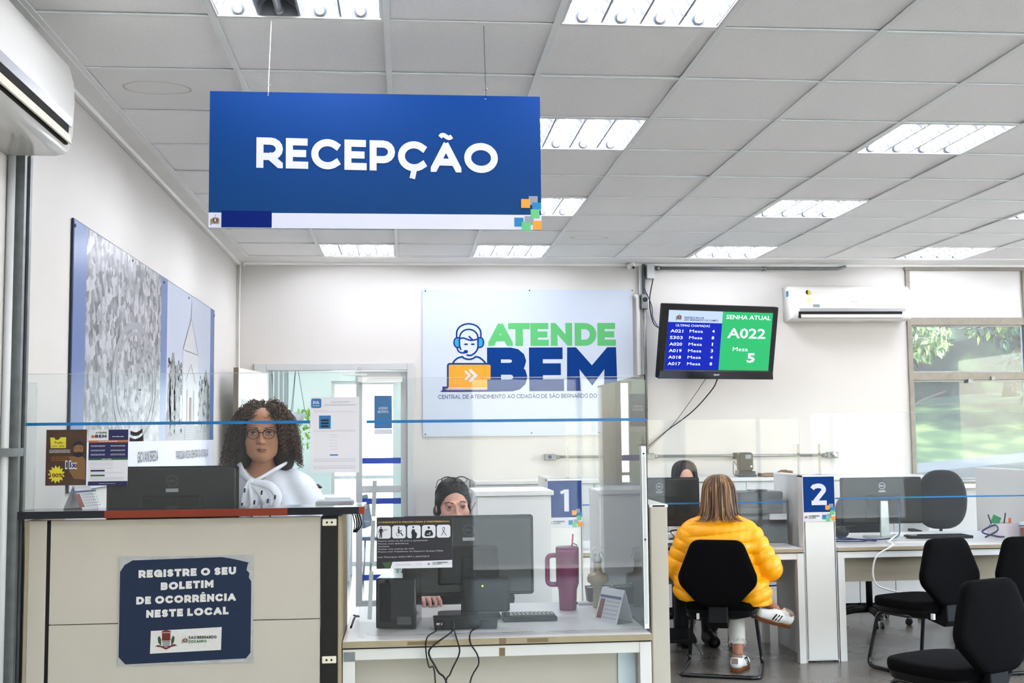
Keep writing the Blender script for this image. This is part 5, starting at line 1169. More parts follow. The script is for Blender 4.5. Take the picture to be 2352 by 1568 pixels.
# right-hand desk things
tag(MB().tube(spline([(2.9,7.92,.752),(2.95,7.86,.76),(3.03,7.9,.752),(3.13,7.84,.757),(3.23,7.86,.752),(3.32,7.84,.757),(3.42,7.87,.78),(3.46,7.95,.9),(3.49,8.02,.98)],7),.005,6).tube(spline([(2.9,7.97,.752),(2.97,7.99,.77),(3.04,7.88,.765),(3.17,7.82,.752),(3.2,7.8,.753),(3.22,7.78,.752)],7),.005,6).tube(spline([(2.9,7.8,.752),(3.0,7.76,.752),(3.1,7.74,.753),(3.16,7.76,.757),(3.2,7.76,.752)],7),.004,6).build('network_cables', M['bluecable'], kind='stuff'), 'loose blue network cables lying on the right-hand desk', 'cable')
t = thing('barcode_scanner', 'black scanner with grey face on the right-hand desk', 'scanner', (3.1, 8.12, .74)); MB().ell((0,0,.045),(.06,.04,.045),16).build('scanner_body', mat('scanner_grey','3a4046',.35), t); MB().box((.06,.0,.075),(.11,.035,.02),rot=(0,R_(-6),0)).build('scanner_head', M['black'], t, bevel=.006)
tag(MB().prism([(3.26,7.70),(3.6,7.68),(3.66,7.84),(3.34,7.9)],'z',.74,.752).build('router_box', M['plastic'], bevel=.002), 'flat white box under the cables of the right-hand desk', 'box')
P = [Vector((3.3,7.86,.76)), Vector((3.34,7.72,.80)), atY(2042,1243,7.55), atY(2050,1252,7.46), atY(2015,1275,7.44), atY(2005,1310,7.44), atY(2012,1340,7.44), atY(2035,1352,7.46), atY(2080,1362,7.5), atY(2130,1362,7.7)]
tag(MB().tube(spline(P,7),.0055,8).build('white_cable', M['whitecable']), 'white cable hanging in a loop off the right-hand desk', 'cable')
t = thing('keyboard', 'black keyboard below the silver-stand monitor', 'keyboard', (3.80, 8.02, .74)); MB().bx(-.25,.2,-.07,.07,.0,.02).build('keyboard_body', M['black'], t, bevel=.003)
mb = MB(); [mb.bx(-.24+c_*.026,-.219+c_*.026,-.06+q*.025,-.04+q*.025,.02,.024) for c_ in range(16) for q in range(5)]; mb.build('keys', M['blackg'], t, kind='stuff')
t = thing('pen_holder', 'white pen holder with green paper at the right edge', 'holder', (4.24, 8.0, .74))
bars('holder_wall', [(-.08,.09,-.06,-.055,0,.1),(-.08,.09,.055,.06,0,.1),(-.08,-.075,-.055,.055,0,.1),(.085,.09,-.055,.055,0,.1)], mat('pale_pink_plastic','d9cfd2',.5), t); MB().bx(-.075,.085,-.055,.055,0,.003).build('holder_base', M['paper'], t)
for k, (x, c_, a, lab) in enumerate(((-.05,'ink',.25,'black pen in the white pen holder'),(.0,'ink',-.15,'second black pen in the white pen holder'))):
    tag(MB().cyl((4.24+x,8.0,.746),(4.24+x-a*.2,8.0,.90+.01*k),.005,8).build('pen', M[c_]), lab, 'pen', 'pens in the holder at the right edge')
tag(MB().box((4.2,8.02,.845),(.06,.01,.09),rot=(0,R_(25),0)).build('green_paper', mat('green_card','2fa86a',.5)), 'folded green paper in the white pen holder', 'paper')
tag(MB().cyl((4.29,7.99,.746),(4.295,7.99,.875),.009,10).build('orange_marker', mat('orange_plastic','f0623a',.4)), 'orange-capped marker in the white pen holder', 'marker')
tag(MB().tube(spline([(4.06,7.9,.75),(4.12,7.84,.8),(4.16,7.95,.83),(4.08,7.98,.78),(4.14,7.88,.756),(4.2,7.9,.75)],6),.006,6).build('blue_cable_coil', M['bluecable']), 'coil of blue cable beside the white pen holder', 'cable')
calendar('tent calendar at the far right edge beside the pen holder', (4.34, 7.82, .74), R_(-20), .12, .12)
tag(MB().tube(spline([(2.9,9.2,.3),(2.98,9.25,.33),(3.04,9.2,.32),(2.98,9.2,.28),(2.9,9.22,.27)],5),.006,6).build('floor_cable', M['bluecable']), 'end of a blue cable under the right-hand desk', 'cable')
tag(MB().tube(spline([(3.31,8.5,.71),(3.34,8.5,.58),(3.42,8.49,.53),(3.46,8.5,.58),(3.48,8.5,.71)],5),.006,6).build('under_desk_cable', M['whitecable']), 'white cable hanging under the right-hand desk', 'cable')

# ------------------------------------------------------------------ chairs
HEX = [(-.155,.205),(.155,.205),(.245,-.02),(.235,-.07),(.11,-.2),(-.11,-.2),(-.235,-.07),(-.245,-.02)]
def pad(mb, outline, th, axis='y', c=(0,0,0), tilt=0, bulge=.012, r=.35):
    """upholstered pad: outline in a plane, rounded edge rings, slightly domed both sides"""
    P = [Vector((p[0],p[1])) for p in outline]; n = len(P); ce = sum(P, Vector((0,0)))/n; vs = []; rows = []
    prof = [(.0,bulge+th/2),(.5,bulge*.8+th/2),(.85,bulge*.3+th/2)]+[(1-r*.12*(1-math.sin(a)), th/2*math.cos(a)) for a in (R_(15),R_(45),R_(90),R_(135),R_(165))]+[(.85,-bulge*.3-th/2),(.5,-bulge*.8-th/2),(.0,-bulge-th/2)]
    m = Matrix.Rotation(tilt, 3, 'X'); C = Vector(c)
    def V(p, h): q = Vector((p.x, -h, p.y)) if axis == 'y' else Vector((p.x, p.y, h)); return C+m@q
    first = V(ce, prof[0][1]); vs.append(first)
    for s, h in prof[1:-1]: vs += [V(ce+(p-ce)*s, h) for p in P]
    vs.append(V(ce, prof[-1][1])); fs = []; k = len(prof)-2
    for j in range(n): fs.append((0, 1+(j+1)%n, 1+j)); fs.append((len(vs)-1, 1+(k-1)*n+j, 1+(k-1)*n+(j+1)%n))
    for i in range(k-1):
        for j in range(n): a = 1+i*n; fs.append((a+j, a+(j+1)%n, a+n+(j+1)%n, a+n+j))
    mb.add(vs, fs, 0, True); return mb
def visitor_chair(label, x, y, rz):
    t = thing('visitor_chair', label, 'chair', (x, y, 0), rz, group='black visitor chairs with sled frames')
    o2 = [tuple(p) for p in fillet([(*p,) for p in HEX], .05, 4)]
    pad(MB(), o2, .05, 'y', (0,-.235,.635), R_(-6)).build('backrest', M['fabric'], t)
    seat = fillet([(-.2,-.2),(.2,-.2),(.24,.0),(.225,.2),(.1,.235),(-.1,.235),(-.225,.2),(-.24,.0)], .06, 3)
    pad(MB(), [tuple(p) for p in seat], .055, 'z', (0,.0,.425), 0, .01).build('seat', M['fabric'], t)
    sh = MB(); P = [Vector((p[0],p[1])) for p in seat]; n = len(P)
    vs = [(p.x*.98,p.y*.98,.405) for p in P]+[(p.x*.93,p.y*.93,.365) for p in P]+[(p.x*.5,p.y*.5,.335) for p in P]; fs = [(j,n+j,n+(j+1)%n,(j+1)%n) for j in range(n)]+[(n+j,2*n+j,2*n+(j+1)%n,n+(j+1)%n) for j in range(n)]+[[2*n+j for j in range(n)][::-1]]
    sh.add(vs, fs, 0, True).build('seat_shell', M['black'], t)
    MB().prism([(-.265,.34),(-.235,.30),(-.1,.33),(-.1,.37),(-.2,.375),(-.232,.44),(-.26,.44)], 'x', -.06, .06).build('back_bracket', M['black'], t, bevel=.008)
    MB().bx(-.03,.03,-.268,-.262,.452,.46).build('back_badge', M['steel'], t, rot=None)
    MB().bx(-.135,-.118,-.222,-.2,.35,.385).build('tag', M['paper'], t)
    fr = path([(-.2,-.1,.36),(-.2,.17,.36),(-.235,.24,.012),(-.245,-.24,.012),(.245,-.24,.012),(.235,.24,.012),(.2,.17,.36),(.2,-.1,.36)], .06, 5)
    MB().tube(fr, .0125, 10).build('sled_frame', mat('black_enamel','0e0e11',.25,coat=.4), t)
    return t
visitor_chair('black visitor chair under the woman in the yellow jacket', 2.0, 7.33, R_(-20))
visitor_chair('empty black visitor chair nearest column 2', 3.25, 7.18, R_(22))
visitor_chair('black visitor chair cut by the right edge, behind the others', 3.83, 7.2, R_(8))
visitor_chair('large foreground black visitor chair at the bottom right corner', 2.50, 5.23, R_(24))
def office_chair(label, x, y, rz, back=(.23,.27), arms=True, zb=.83, seatz=.48):
    t = thing('office_chair', label, 'chair', (x, y, 0), rz, group='wheeled office chairs of the clerks'); gf = mat('charcoal_fabric','2c3038',.8,sheen=.2,noise=.1,nscale=120)
    a, b_ = back; o = [(a*math.copysign(abs(math.cos(q))**.75, math.cos(q)), b_*math.copysign(abs(math.sin(q))**.75, math.sin(q))) for q in [2*PI*k/28 for k in range(28)]]
    o = [(p[0]*(1-.12*max(0,p[1]/b_)), p[1]) for p in o]
    pad(MB(), o, .05, 'y', (0,-.2,zb), R_(-8)).build('backrest', gf, t)
    pad(MB(), [(p[0]*1.05,p[1]*.9) for p in o], .07, 'z', (0,.03,seatz)).build('seat', gf, t)
    MB().tube(path([(0,-.23,zb-.05),(0,-.25,seatz),(0,-.05,seatz-.06)],.06),.018,8,flat=.6).build('back_bar', M['black'], t)
    MB().cyl((0,0,.1),(0,0,seatz-.04),.025,12).build('gas_lift', M['black'], t)
    if arms:
        for s in (-1,1):
            MB().tube(path([(s*.27,.05,seatz),(s*.29,.03,.56),(s*.29,.0,.68)],.03),.014,8).build('arm_post', M['black'], t); MB().box((s*.29,.02,.69),(.06,.22,.025)).build('arm_pad', M['black'], t, bevel=.01)
    for k in range(5):
        q = 2*PI*k/5+.3; c_, s_ = math.cos(q), math.sin(q)
        MB().tube([(0,0,.11),(c_*.15,s_*.15,.105),(c_*.29,s_*.29,.075)],[.026,.022,.014],8).build('base_spoke', M['black'], t)
        for e in (-1,1): MB().cyl((c_*.29-s_*e*.012,s_*.29+c_*e*.012,.028),(c_*.29-s_*e*.03,s_*.29+c_*e*.03,.028),.027,12).build('caster', M['blackg'], t)
    return t
def face_away(rz): return R_(180)+rz
office_chair('grey office chair with high round back in front of the window', 4.42, 9.17, R_(172), (.21,.25), zb=.93)
office_chair('grey office chair partly hidden by the silver-stand monitor', 3.63, 8.95, R_(172), (.22,.24), zb=.80)
office_chair('office chair of which one armrest shows left of the end partition', 5.05, 8.9, R_(160), (.2,.24), zb=.80)
office_chair('wheeled chair the far clerk sits on behind the visitor desk', 2.06, 8.86, R_(180), (.2,.2), zb=.75, arms=False)
office_chair('wheeled chair of the clerk at the front desk', .23, 5.95, R_(180), (.2,.2), zb=.75, arms=False)

# ------------------------------------------------------------------ air conditioners
def aircon(label, loc, rz, L=1.1, sz=1.0, dp=.24):
    t = thing('air_conditioner', label, 'air conditioner', loc, rz)
    prof = [(0,0),(-.17,0),(-.205,.006),(-.222,.02),(-.232,.06),(-.236,.16),(-.232,.22),(-.215,.27),(-.18,.305),(-.12,.318),(0,.318)]
    prof = [(p[0]*dp/.235,p[1]*sz) for p in prof]
    cb = MB(); n = len(prof); xs_ = [(-L/2,.84),(-L/2+.006,.92),(-L/2+.016,.97),(-L/2+.035,1),(L/2-.035,1),(L/2-.016,.97),(L/2-.006,.92),(L/2,.84)]
    vs = [(x, p[0]*s_, .16*sz+(p[1]-.16*sz)*(s_*.5+.5)) for x, s_ in xs_ for p in prof]
    cb.add(vs, [(a*n+j,a*n+(j+1)%n,(a+1)*n+(j+1)%n,(a+1)*n+j) for a in range(7) for j in range(n)]+[list(range(n))[::-1],[7*n+j for j in range(n)]], 0, True).build('casing', M['plastic'], t)
    MB().prism([(-.22*dp/.235,.078*sz),(-.238*dp/.235,.078*sz),(-.2405*dp/.235,.105*sz),(-.22*dp/.235,.105*sz)], 'x', -L/2+.07, L/2-.07).build('grey_trim', mat('aircon_grey','a3a6ab',.35), t)
    MB().prism([(-.2*dp/.235,.02*sz),(-.2335*dp/.235,.02*sz),(-.2365*dp/.235,.077*sz),(-.2*dp/.235,.077*sz)], 'x', -L/2+.06, L/2-.1).build('outlet_slot', M['dark'], t)
    MB().box((-.01,-.24*dp/.235,.036*sz),(L-.18,.008,.03*sz),rot=(R_(-14),0,0)).build('flap', M['ivory'], t, bevel=.002)
    return t
t = aircon('white split air conditioner beside the big window', (3.945, YB-.003, 2.479), 0, 1.105)
MB().cyl((-.40,-.241,.245),(-.40,-.238,.245),.021,18).build('energy_badge', M['yellowp'], t); MB().bx(-.415,-.385,-.241,-.2385,.15,.2).build('energy_sticker', mat('pale_yellow','e2dc9a',.5), t); MB().prism(arc(-.405,.247,.02,.02,90,270,8), 'y', -.243, -.241).build('badge_dark', M['ink'], t)
mb = MB(); caps(mb,'SPRINGER',-.02,.05,.16,.009,.2,-.241); mb.build('brand_lettering', M['softink'], t)
MB().bx(-.5535,-.5525,-.16,-.1,.22,.27).build('side_sticker', M['cyan'], t); bars('info_sticker', [(-.36,-.3,-.241,-.2385,.115,.14)], M['grey'], t)
t = aircon('large white air conditioner at the top left on the side wall', (XL+.003, 3.78, 2.53), R_(90), 1.1, 1.22, .235)
# ------------------------------------------------------------------ conduits
def conduit(label, pts, r, m='galv', clamps=()):
    t = thing('conduit', label, 'conduit'); MB().tube(path(pts,.05,5), r, 10).build('pipe', M[m], t)
    for c in clamps: MB().box(c,(.04,.03,.05)).build('clamp', M['galv'], t, bevel=.003)
    return t
t = thing('steel_channel', 'grey steel channel running down the left wall from the air conditioner', 'channel', (XL+.02, 4.40, 0))
MB().prism([(-.015,-.045),(.03,-.045),(.03,-.02),(.022,-.02),(.022,-.037),(-.008,-.037),(-.008,.037),(.022,.037),(.022,.02),(.03,.02),(.03,.045),(-.015,.045)], 'z', 0, 2.56).build('channel_rail', M['galv'], t)
MB().cyl((-.004,-.085,0),(-.004,-.085,2.54),.014,10).build('side_pipe', M['lgrey'], t); MB().bx(-.018,.035,-.11,.0,1.44,1.47).build('pipe_clamp', M['galv'], t)
t = conduit('grey conduit running down the back wall between board and television', [(2.118,YB-.04,3.0),(2.118,YB-.04,1.3)], .014)
MB().box((0,0,0),(.06,.05,.135)).build('junction_box', M['galv'], t, loc=(2.118,YB-.045,2.665), bevel=.005); MB().cyl((2.12,YB-.085,2.68),(2.12,YB-.07,2.68),.02,14).build('black_plug', M['cable'], t)
MB().bx(2.075,2.11,YB-.03,YB-.001,2.72,3.0).build('trunking', M['lgrey'], t)
conduit('white painted pipe beside the grey conduit on the back wall', [(2.03,YB-.03,2.71),(2.06,YB-.03,2.72),(2.065,YB-.03,2.6),(2.065,YB-.03,1.13)], .018, 'plastic')
t = conduit('grey conduit along the top of the back wall above the television', [(2.2,YB-.05,2.962),(3.9,YB-.05,2.962),(3.97,YB-.05,2.984)], .013)
MB().box((0,0,0),(.07,.06,.125)).build('junction_box', M['lgrey'], t, loc=(2.175,YB-.05,2.93), bevel=.005)
for x in (2.23,3.2): MB().cyl((x,YB-.05,2.962),(x+.03,YB-.05,2.962),.021,10).build('coupling', M['galv'], t)
t = conduit('grey socket conduit running along the back wall at desk height', [(1.26,YB-.05,1.305),(3.78,YB-.05,1.293)], .0125)
for x, m_ in ((1.26,'galv'),(2.13,'galv'),(2.94,'cable'),(3.79,'galv')): MB().box((x,YB-.045,1.302-.004*(x-1.26)),(.1,.05,.055)).build('socket_box', M[m_], t, bevel=.006)
for x in (1.32,2.19,3.01,3.72): MB().cyl((x-.02,YB-.05,1.303-.004*(x-1.26)),(x+.02,YB-.05,1.303-.004*(x-1.26)),.018,10).build('coupling', M['galv'], t)
MB().cyl((1.255,YB-.075,1.305),(1.255,YB-.07,1.305),.016,12).build('socket_face', M['bluecable'], t)
t = thing('wall_plug', 'white plug with thin cord in the rightmost conduit socket', 'plug'); MB().box((3.8,YB-.085,1.30),(.04,.03,.03),rot=(0,R_(35),0)).build('plug_body', M['plastic'], t, bevel=.005)
MB().tube(spline([(3.82,YB-.09,1.285),(3.86,YB-.09,1.25),(3.89,YB-.08,1.18),(3.89,YB-.08,1.12)],5),.003,6).build('cord', M['whitecable'], t)
tag(MB().tube(spline([atY(1500,640,YB-.06),atY(1492,690,YB-.05),atY(1500,740,YB-.05),atY(1520,757,9.7)],6),.005,6).build('tv_cable', M['cable']), 'thin dark cable from the junction box to the television', 'cable')
tag(MB().tube(spline([atY(1480,662,YB-.08),atY(1496,700,YB-.06),atY(1500,730,YB-.05),atY(1516,758,9.72)],6),.004,6).build('signal_cable', M['bluecable']), 'bluish cable from the black plug to the television', 'cable')
tag(MB().tube(spline([atY(1648,870,9.72),atY(1635,895,9.9),atY(1590,945,YB-.04),atY(1530,990,YB-.03),atY(1490,1024,YB-.03)],6),.0055,6).build('power_cable', M['cable']), 'black power cable drooping from the television to the left', 'cable')
tag(MB().tube(spline([atY(1622,868,9.72),atY(1590,915,9.9),atY(1545,975,YB-.04),atY(1490,1030,YB-.03)],6),.0025,6).build('thin_cable', M['cable']), 'very thin cable beside the television power cable', 'cable')
t = thing('camera_sensor', 'small white sensor in the corner above the logo board', 'sensor', (1.995, YB-.06, 2.985)); MB().box((0,0,0),(.07,.06,.05),rot=(R_(20),R_(-25),0)).build('sensor_body', M['plastic'], t, bevel=.01); MB().cyl((.02,-.03,-.02),(.025,-.036,-.026),.012,10).build('lens', M['ink'], t)
tag(MB().tube(spline([(XL+.04,YB-.03,2.985),(XL+.07,YB-.04,2.96),(XL+.03,YB-.03,2.93),(XL+.03,YB-.03,1.2)],5),.008,8).build('corner_pipe', M['plastic']), 'thin white pipe down the far left corner of the room', 'pipe')
# ------------------------------------------------------------------ people: smooth-union fields meshed by surface nets
def axis_(lo, hi, flo, fhi, c, f):
    a = list(np.arange(lo, flo, c)); a += list(np.arange(flo, fhi, f)); a += list(np.arange(fhi, hi+c, c)); return np.array(a, np.float32)
class Field:
    def __init__(s, xs, ys, zs): s.a = [xs, ys, zs]; s.F = np.full((len(xs), len(ys), len(zs)), .2, np.float32); s.M = np.eye(3); s.o = np.zeros(3)
    def frame(s, o=(0,0,0), rz=0, rx=0, ry=0): s.o = np.array(o, float); s.M = np.array(Euler((rx,ry,rz)).to_matrix()); return s
    def W(s, p): return s.o+s.M@np.array(p, float)
    def region(s, lo, hi):
        sl = []
        for k in range(3): sl.append(slice(max(0, int(np.searchsorted(s.a[k], lo[k]))-1), min(len(s.a[k]), int(np.searchsorted(s.a[k], hi[k]))+1)))
        sl = tuple(sl); X, Y, Z = np.meshgrid(s.a[0][sl[0]], s.a[1][sl[1]], s.a[2][sl[2]], indexing='ij', sparse=True); return sl, X, Y, Z
    def mix(s, sl, d, k, mode):
        a = s.F[sl]
        if mode == 'sub': d = -d; h = np.clip(.5-.5*(a-d)/k, 0, 1); s.F[sl] = a*(1-h)+d*h+k*h*(1-h)
        else: h = np.clip(.5+.5*(a-d)/k, 0, 1); s.F[sl] = a*(1-h)+d*h-k*h*(1-h)
    def cap(s, a, b, ra, rb=None, k=.02, mode='add', baf=None):
        rb = ra if rb is None else rb; a = s.W(a); b = s.W(b); m = max(ra, rb)+k*1.5+.03
        sl, X, Y, Z = s.region(np.minimum(a,b)-m, np.maximum(a,b)+m); ab = b-a; L = ab@ab
        t = np.clip(((X-a[0])*ab[0]+(Y-a[1])*ab[1]+(Z-a[2])*ab[2])/L, 0, 1)
        d = np.sqrt((X-a[0]-t*ab[0])**2+(Y-a[1]-t*ab[1])**2+(Z-a[2]-t*ab[2])**2)-(ra+(rb-ra)*t)
        if baf: d = d-baf[1]*np.sqrt(np.abs(np.sin(math.pi*(t*baf[0]+(baf[2] if len(baf) > 2 else 0)))))+baf[1]*.6
        s.mix(sl, d.astype(np.float32), k, mode); return s
    def ell(s, c, r, k=.02, mode='add', rx=0, ry=0, rz=0, baf=None):
        c = s.W(c); Mt = (s.M@np.array(Euler((rx,ry,rz)).to_matrix())).T; m = max(r)+k*1.5+.03
        sl, X, Y, Z = s.region(c-m, c+m); x = X-c[0]; y = Y-c[1]; z = Z-c[2]
        p = [(Mt[i][0]*x+Mt[i][1]*y+Mt[i][2]*z) for i in range(3)]
        k0 = np.sqrt((p[0]/r[0])**2+(p[1]/r[1])**2+(p[2]/r[2])**2); k1 = np.sqrt((p[0]/r[0]**2)**2+(p[1]/r[1]**2)**2+(p[2]/r[2]**2)**2)+1e-6
        d = k0*(k0-1)/k1
        if baf: d = d-baf[1]*np.sqrt(np.abs(np.sin(math.pi*(Z+baf[2]*(X-s.o[0]))/baf[0])))+baf[1]*.6
        s.mix(sl, d.astype(np.float32), k, mode); return s
    def cut(s, fn): # keep where fn(X,Y,Z) < 0
        X, Y, Z = np.meshgrid(*s.a, indexing='ij', sparse=True); s.F = np.maximum(s.F, fn(X,Y,Z).astype(np.float32)); return s
    def mesh(s):
        F = s.F; n = F.shape; I = F < 0; cnt = np.zeros(tuple(k-1 for k in n), np.int8)
        for dx in (0,1):
            for dy in (0,1):
                for dz in (0,1): cnt += I[dx:n[0]-1+dx, dy:n[1]-1+dy, dz:n[2]-1+dz]
        act = (cnt > 0) & (cnt < 8); idx = np.argwhere(act); ids = -np.ones(act.shape, np.int64); ids[act] = np.arange(len(idx))
        P = np.zeros((len(idx),3)); C = np.zeros(len(idx)); ax = s.a; i, j, k = idx.T
        for e in range(3):
            o1, o2 = [q for q in range(3) if q != e]
            for u in (0,1):
                for v in (0,1):
                    p = [i, j, k]; p = [q.copy() for q in p]; p[o1] += u; p[o2] += v; q = [r.copy() for r in p]; q[e] += 1
                    fa = F[p[0],p[1],p[2]]; fb = F[q[0],q[1],q[2]]; m = (fa < 0) != (fb < 0); t = np.where(m, fa/np.where(m, fa-fb, 1), 0)
                    pos = np.zeros((len(i),3))
                    for r in range(3): pos[:,r] = ax[r][p[r]]
                    pos[:,e] += t*(ax[e][q[e]]-ax[e][p[e]]); P[m] += pos[m]; C[m] += 1
        P /= C[:,None]; faces = []
        for e in range(3):
            o1, o2 = (e+1) % 3, (e+2) % 3; sa = [slice(0,n[q]) for q in range(3)]; sa[e] = slice(0, n[e]-1); sb = list(sa); sb[e] = slice(1, n[e])
            D = I[tuple(sa)].astype(np.int8)-I[tuple(sb)].astype(np.int8); ed = np.argwhere(D != 0)
            ed = ed[(ed[:,o1] > 0) & (ed[:,o2] > 0) & (ed[:,o1] < n[o1]-1) & (ed[:,o2] < n[o2]-1)]
            if not len(ed): continue
            sg = D[ed[:,0],ed[:,1],ed[:,2]]; c = [ed.copy() for _ in range(4)]
            c[0][:,o1] -= 1; c[0][:,o2] -= 1; c[1][:,o2] -= 1; c[3][:,o1] -= 1
            f = np.stack([ids[q[:,0],q[:,1],q[:,2]] for q in c], 1); f[sg < 0] = f[sg < 0][:,::-1]; faces.append(f)
        return P, np.concatenate(faces)
    def build(s, name, mats, parent, pick=None, kind=None, label=None):
        P, Fc = s.mesh(); me = bpy.data.meshes.new(name); me.vertices.add(len(P)); me.vertices.foreach_set('co', P.astype(np.float32).ravel())
        me.loops.add(len(Fc)*4); me.loops.foreach_set('vertex_index', Fc.astype(np.int32).ravel()); me.polygons.add(len(Fc))
        me.polygons.foreach_set('loop_start', np.arange(0, len(Fc)*4, 4, dtype=np.int32)); 
        if not isinstance(mats, (list,tuple)): mats = [mats]
        for m in mats: me.materials.append(m)
        if pick is not None:
            c = P[Fc].mean(1); me.polygons.foreach_set('material_index', pick(c).astype(np.int32))
        me.polygons.foreach_set('use_smooth', np.ones(len(Fc), bool)); me.update(calc_edges=True); me.validate()
        o = bpy.data.objects.new(name, me); COL.objects.link(o); o.parent = parent
        if kind: o['kind'] = kind
        if label: o['label'] = label
        return o
def head(F, wide=1.0, jaw=1.0, smile=0):
    w = wide
    F.ell((0,.022,.038),(.073*w,.09,.083),.02).ell((0,-.022,-.028),(.061*w,.066,.082),.03).ell((0,-.052,-.093),(.03*jaw,.03,.022),.03)
    F.ell((0,-.03,-.07),(.05*w*jaw,.045,.035),.03)
    for s in (-1,1):
        F.ell((s*.041*w,-.056,-.032),(.024,.024,.026),.025).ell((s*.032,-.101,.004),(.019,.014,.0115),.014,'sub')
        F.ell((s*.032,-.079,.003),(.0155,.0135,.0125),.004).cap((s*.012,-.087,.021),(s*.047,-.079,.024),.0065,.005,.012)
        F.ell((s*.0125,-.097,-.036),(.0085,.011,.0075),.006).ell((s*.0765*w,.012,-.008),(.009,.019,.031),.008,rz=s*.25)
    F.cap((0,-.086,.012),(0,-.108,-.03),.0065,.0095,.012).ell((0,-.111,-.036),(.0115,.011,.0095),.007)
    F.cap((-.021,-.0845,-.064+smile*.006),(0,-.0945,-.0625),.0042,.0062,.006).cap((0,-.0945,-.0625),(.021,-.0845,-.064+smile*.006),.0062,.0042,.006)
    F.cap((-.016,-.0845,-.0735),(.016,-.0845,-.0735),.0055,.0055,.006).cap((0,-.0905,-.0735),(0,-.0906,-.0735),.0065,.0065,.006)
    F.cap((-.024,-.093,-.0683+smile*.005),(.024,-.093,-.0683+smile*.005),.0016,.0016,.003,'sub')
    F.ell((0,-.094,-.081),(.02,.006,.004),.006,'sub')
    F.cap((0,.028,-.05),(0,.04,-.17),.045,.05,.02)
def decal(body, F, outline, m, parent, name, off=.0007, mb=None):
    """thin patch (eye, brow, lip) laid on the face by casting its outline onto the head surface"""
    from mathutils.bvhtree import BVHTree
    if body.name not in _bv: _bv[body.name] = BVHTree.FromPolygons([v.co for v in body.data.vertices], [tuple(p.vertices) for p in body.data.polygons])
    bv = _bv[body.name]; Mx = Matrix(F.M.tolist()); O = Vector(F.o); n = len(outline); cx = sum(p[0] for p in outline)/n; cz = sum(p[1] for p in outline)/n
    def P(x, z):
        o_ = O+Mx@Vector((x,-.3,z)); d = Mx@Vector((0,1,0)); h = bv.ray_cast(o_, d, .5)
        return (h[0] if h[0] is not None else o_+d*.2)-d*off
    own = mb is None; mb = mb or MB(); vs = [P(cx,cz)]; fs = []; rings = 3
    for r in range(1, rings+1): vs += [P(cx+(p[0]-cx)*r/rings, cz+(p[1]-cz)*r/rings) for p in outline]
    for j in range(n):
        fs.append((0,1+j,1+(j+1)%n))
        for r in range(rings-1): a = 1+r*n; fs.append((a+j,a+n+j,a+n+(j+1)%n,a+(j+1)%n))
    mb.add(vs, fs, 0, True)
    return mb.build(name, m, parent) if own else mb
_bv = {}
def features(body, F, mats, parent, open_=1.0, brow=1.0, look=0, wide=1.0, smile=0):
    for s in (-1, 1):
        c = s*.032*wide
        alm = [(c+.0135*math.cos(a), .0028+(.0052*open_ if math.sin(a) > 0 else .0036*open_)*math.sin(a)*(1-.25*abs(math.cos(a)))) for a in [2*PI*k/20 for k in range(20)]]
        e = decal(body, F, alm, mats[1], parent, 'eye', .0006)
        for nm, r, mm, of in (('iris',.0058,mat('iris_brown','3b2416',.2),.0011),('pupil',.0026,mats[2],.0015)):
            ir = [(c+look+r*math.cos(a), min(max(.0032+r*math.sin(a), .0028-.0034*open_), .0028+.0044*open_)) for a in [2*PI*k/18 for k in range(18)]]
            decal(body, F, ir, mm, e, nm, of)
        up = [(c+.0142*math.cos(a), .0028+.0054*open_*math.sin(a)*(1-.25*abs(math.cos(a)))) for a in [PI*k/10 for k in range(11)]]
        decal(body, F, up+[(p[0], p[1]+.0019) for p in up[::-1]], mats[2], e, 'lash_line', .0013)
        cr = [(c+.0135*math.cos(a), .0055+.0072*math.sin(a)) for a in [PI*(.1+.8*k/10) for k in range(11)]]
        decal(body, F, cr+[(p[0], p[1]+.0008) for p in cr[::-1]], mats[5], e, 'lid_crease', .001)
        bl = [(s*wide*(.0135+.039*t), .021+.0065*math.sin(min(1,t*1.15)*2.3)*brow-.002*t) for t in [k/9 for k in range(10)]]
        decal(body, F, bl+[(p[0], p[1]+.0048*(1-.75*(i/9))) for i, p in list(enumerate(bl))[::-1]], mats[3], parent, 'eyebrow', .0016)
    w = .0235*wide; ct = smile*.003
    mid = [(-w+2*w*k/12, -.0683+ct*abs(-1+2*k/12)**2+.0008*math.cos(4*PI*k/12)) for k in range(13)]
    upl = [(w-2*w*k/12, -.0683+ct*abs(1-2*k/12)**2+.0072*(1-abs(1-2*k/12)**1.6)-.0016*math.exp(-((1-2*k/12)/.18)**2)) for k in range(1,12)]
    lol = [(w-2*w*k/12, -.0683+ct*abs(1-2*k/12)**2-.0088*(1-abs(1-2*k/12)**2.2)) for k in range(1,12)]
    decal(body, F, mid+upl, mats[4], parent, 'upper_lip', .0005); decal(body, F, mid+lol, mats[4], parent, 'lower_lip', .0005)
    decal(body, F, mid+[(p[0], p[1]+.0011) for p in mid[::-1]], mats[5], parent, 'mouth_line', .0009)
def skinmats(skin, lip, brow):
    s = ramp_mat('skin_'+skin, [(.2,skin),(.8,skin)], 'noise', .5, 12, spec=.4); b = s.node_tree.nodes['Principled BSDF']
    b.inputs['Subsurface Weight'].default_value = .12; b.inputs['Subsurface Radius'].default_value = (.012,.005,.003); b.inputs['Subsurface Scale'].default_value = .6
    return [s, mat('eye_white','cfc9c4',.2), mat('iris_dark','20140f',.15), mat('brow_'+brow, brow, .8), mat('lip_'+lip, lip, .4), mat('crease_'+lip, '4a2a22', .6)]
_hand = {}
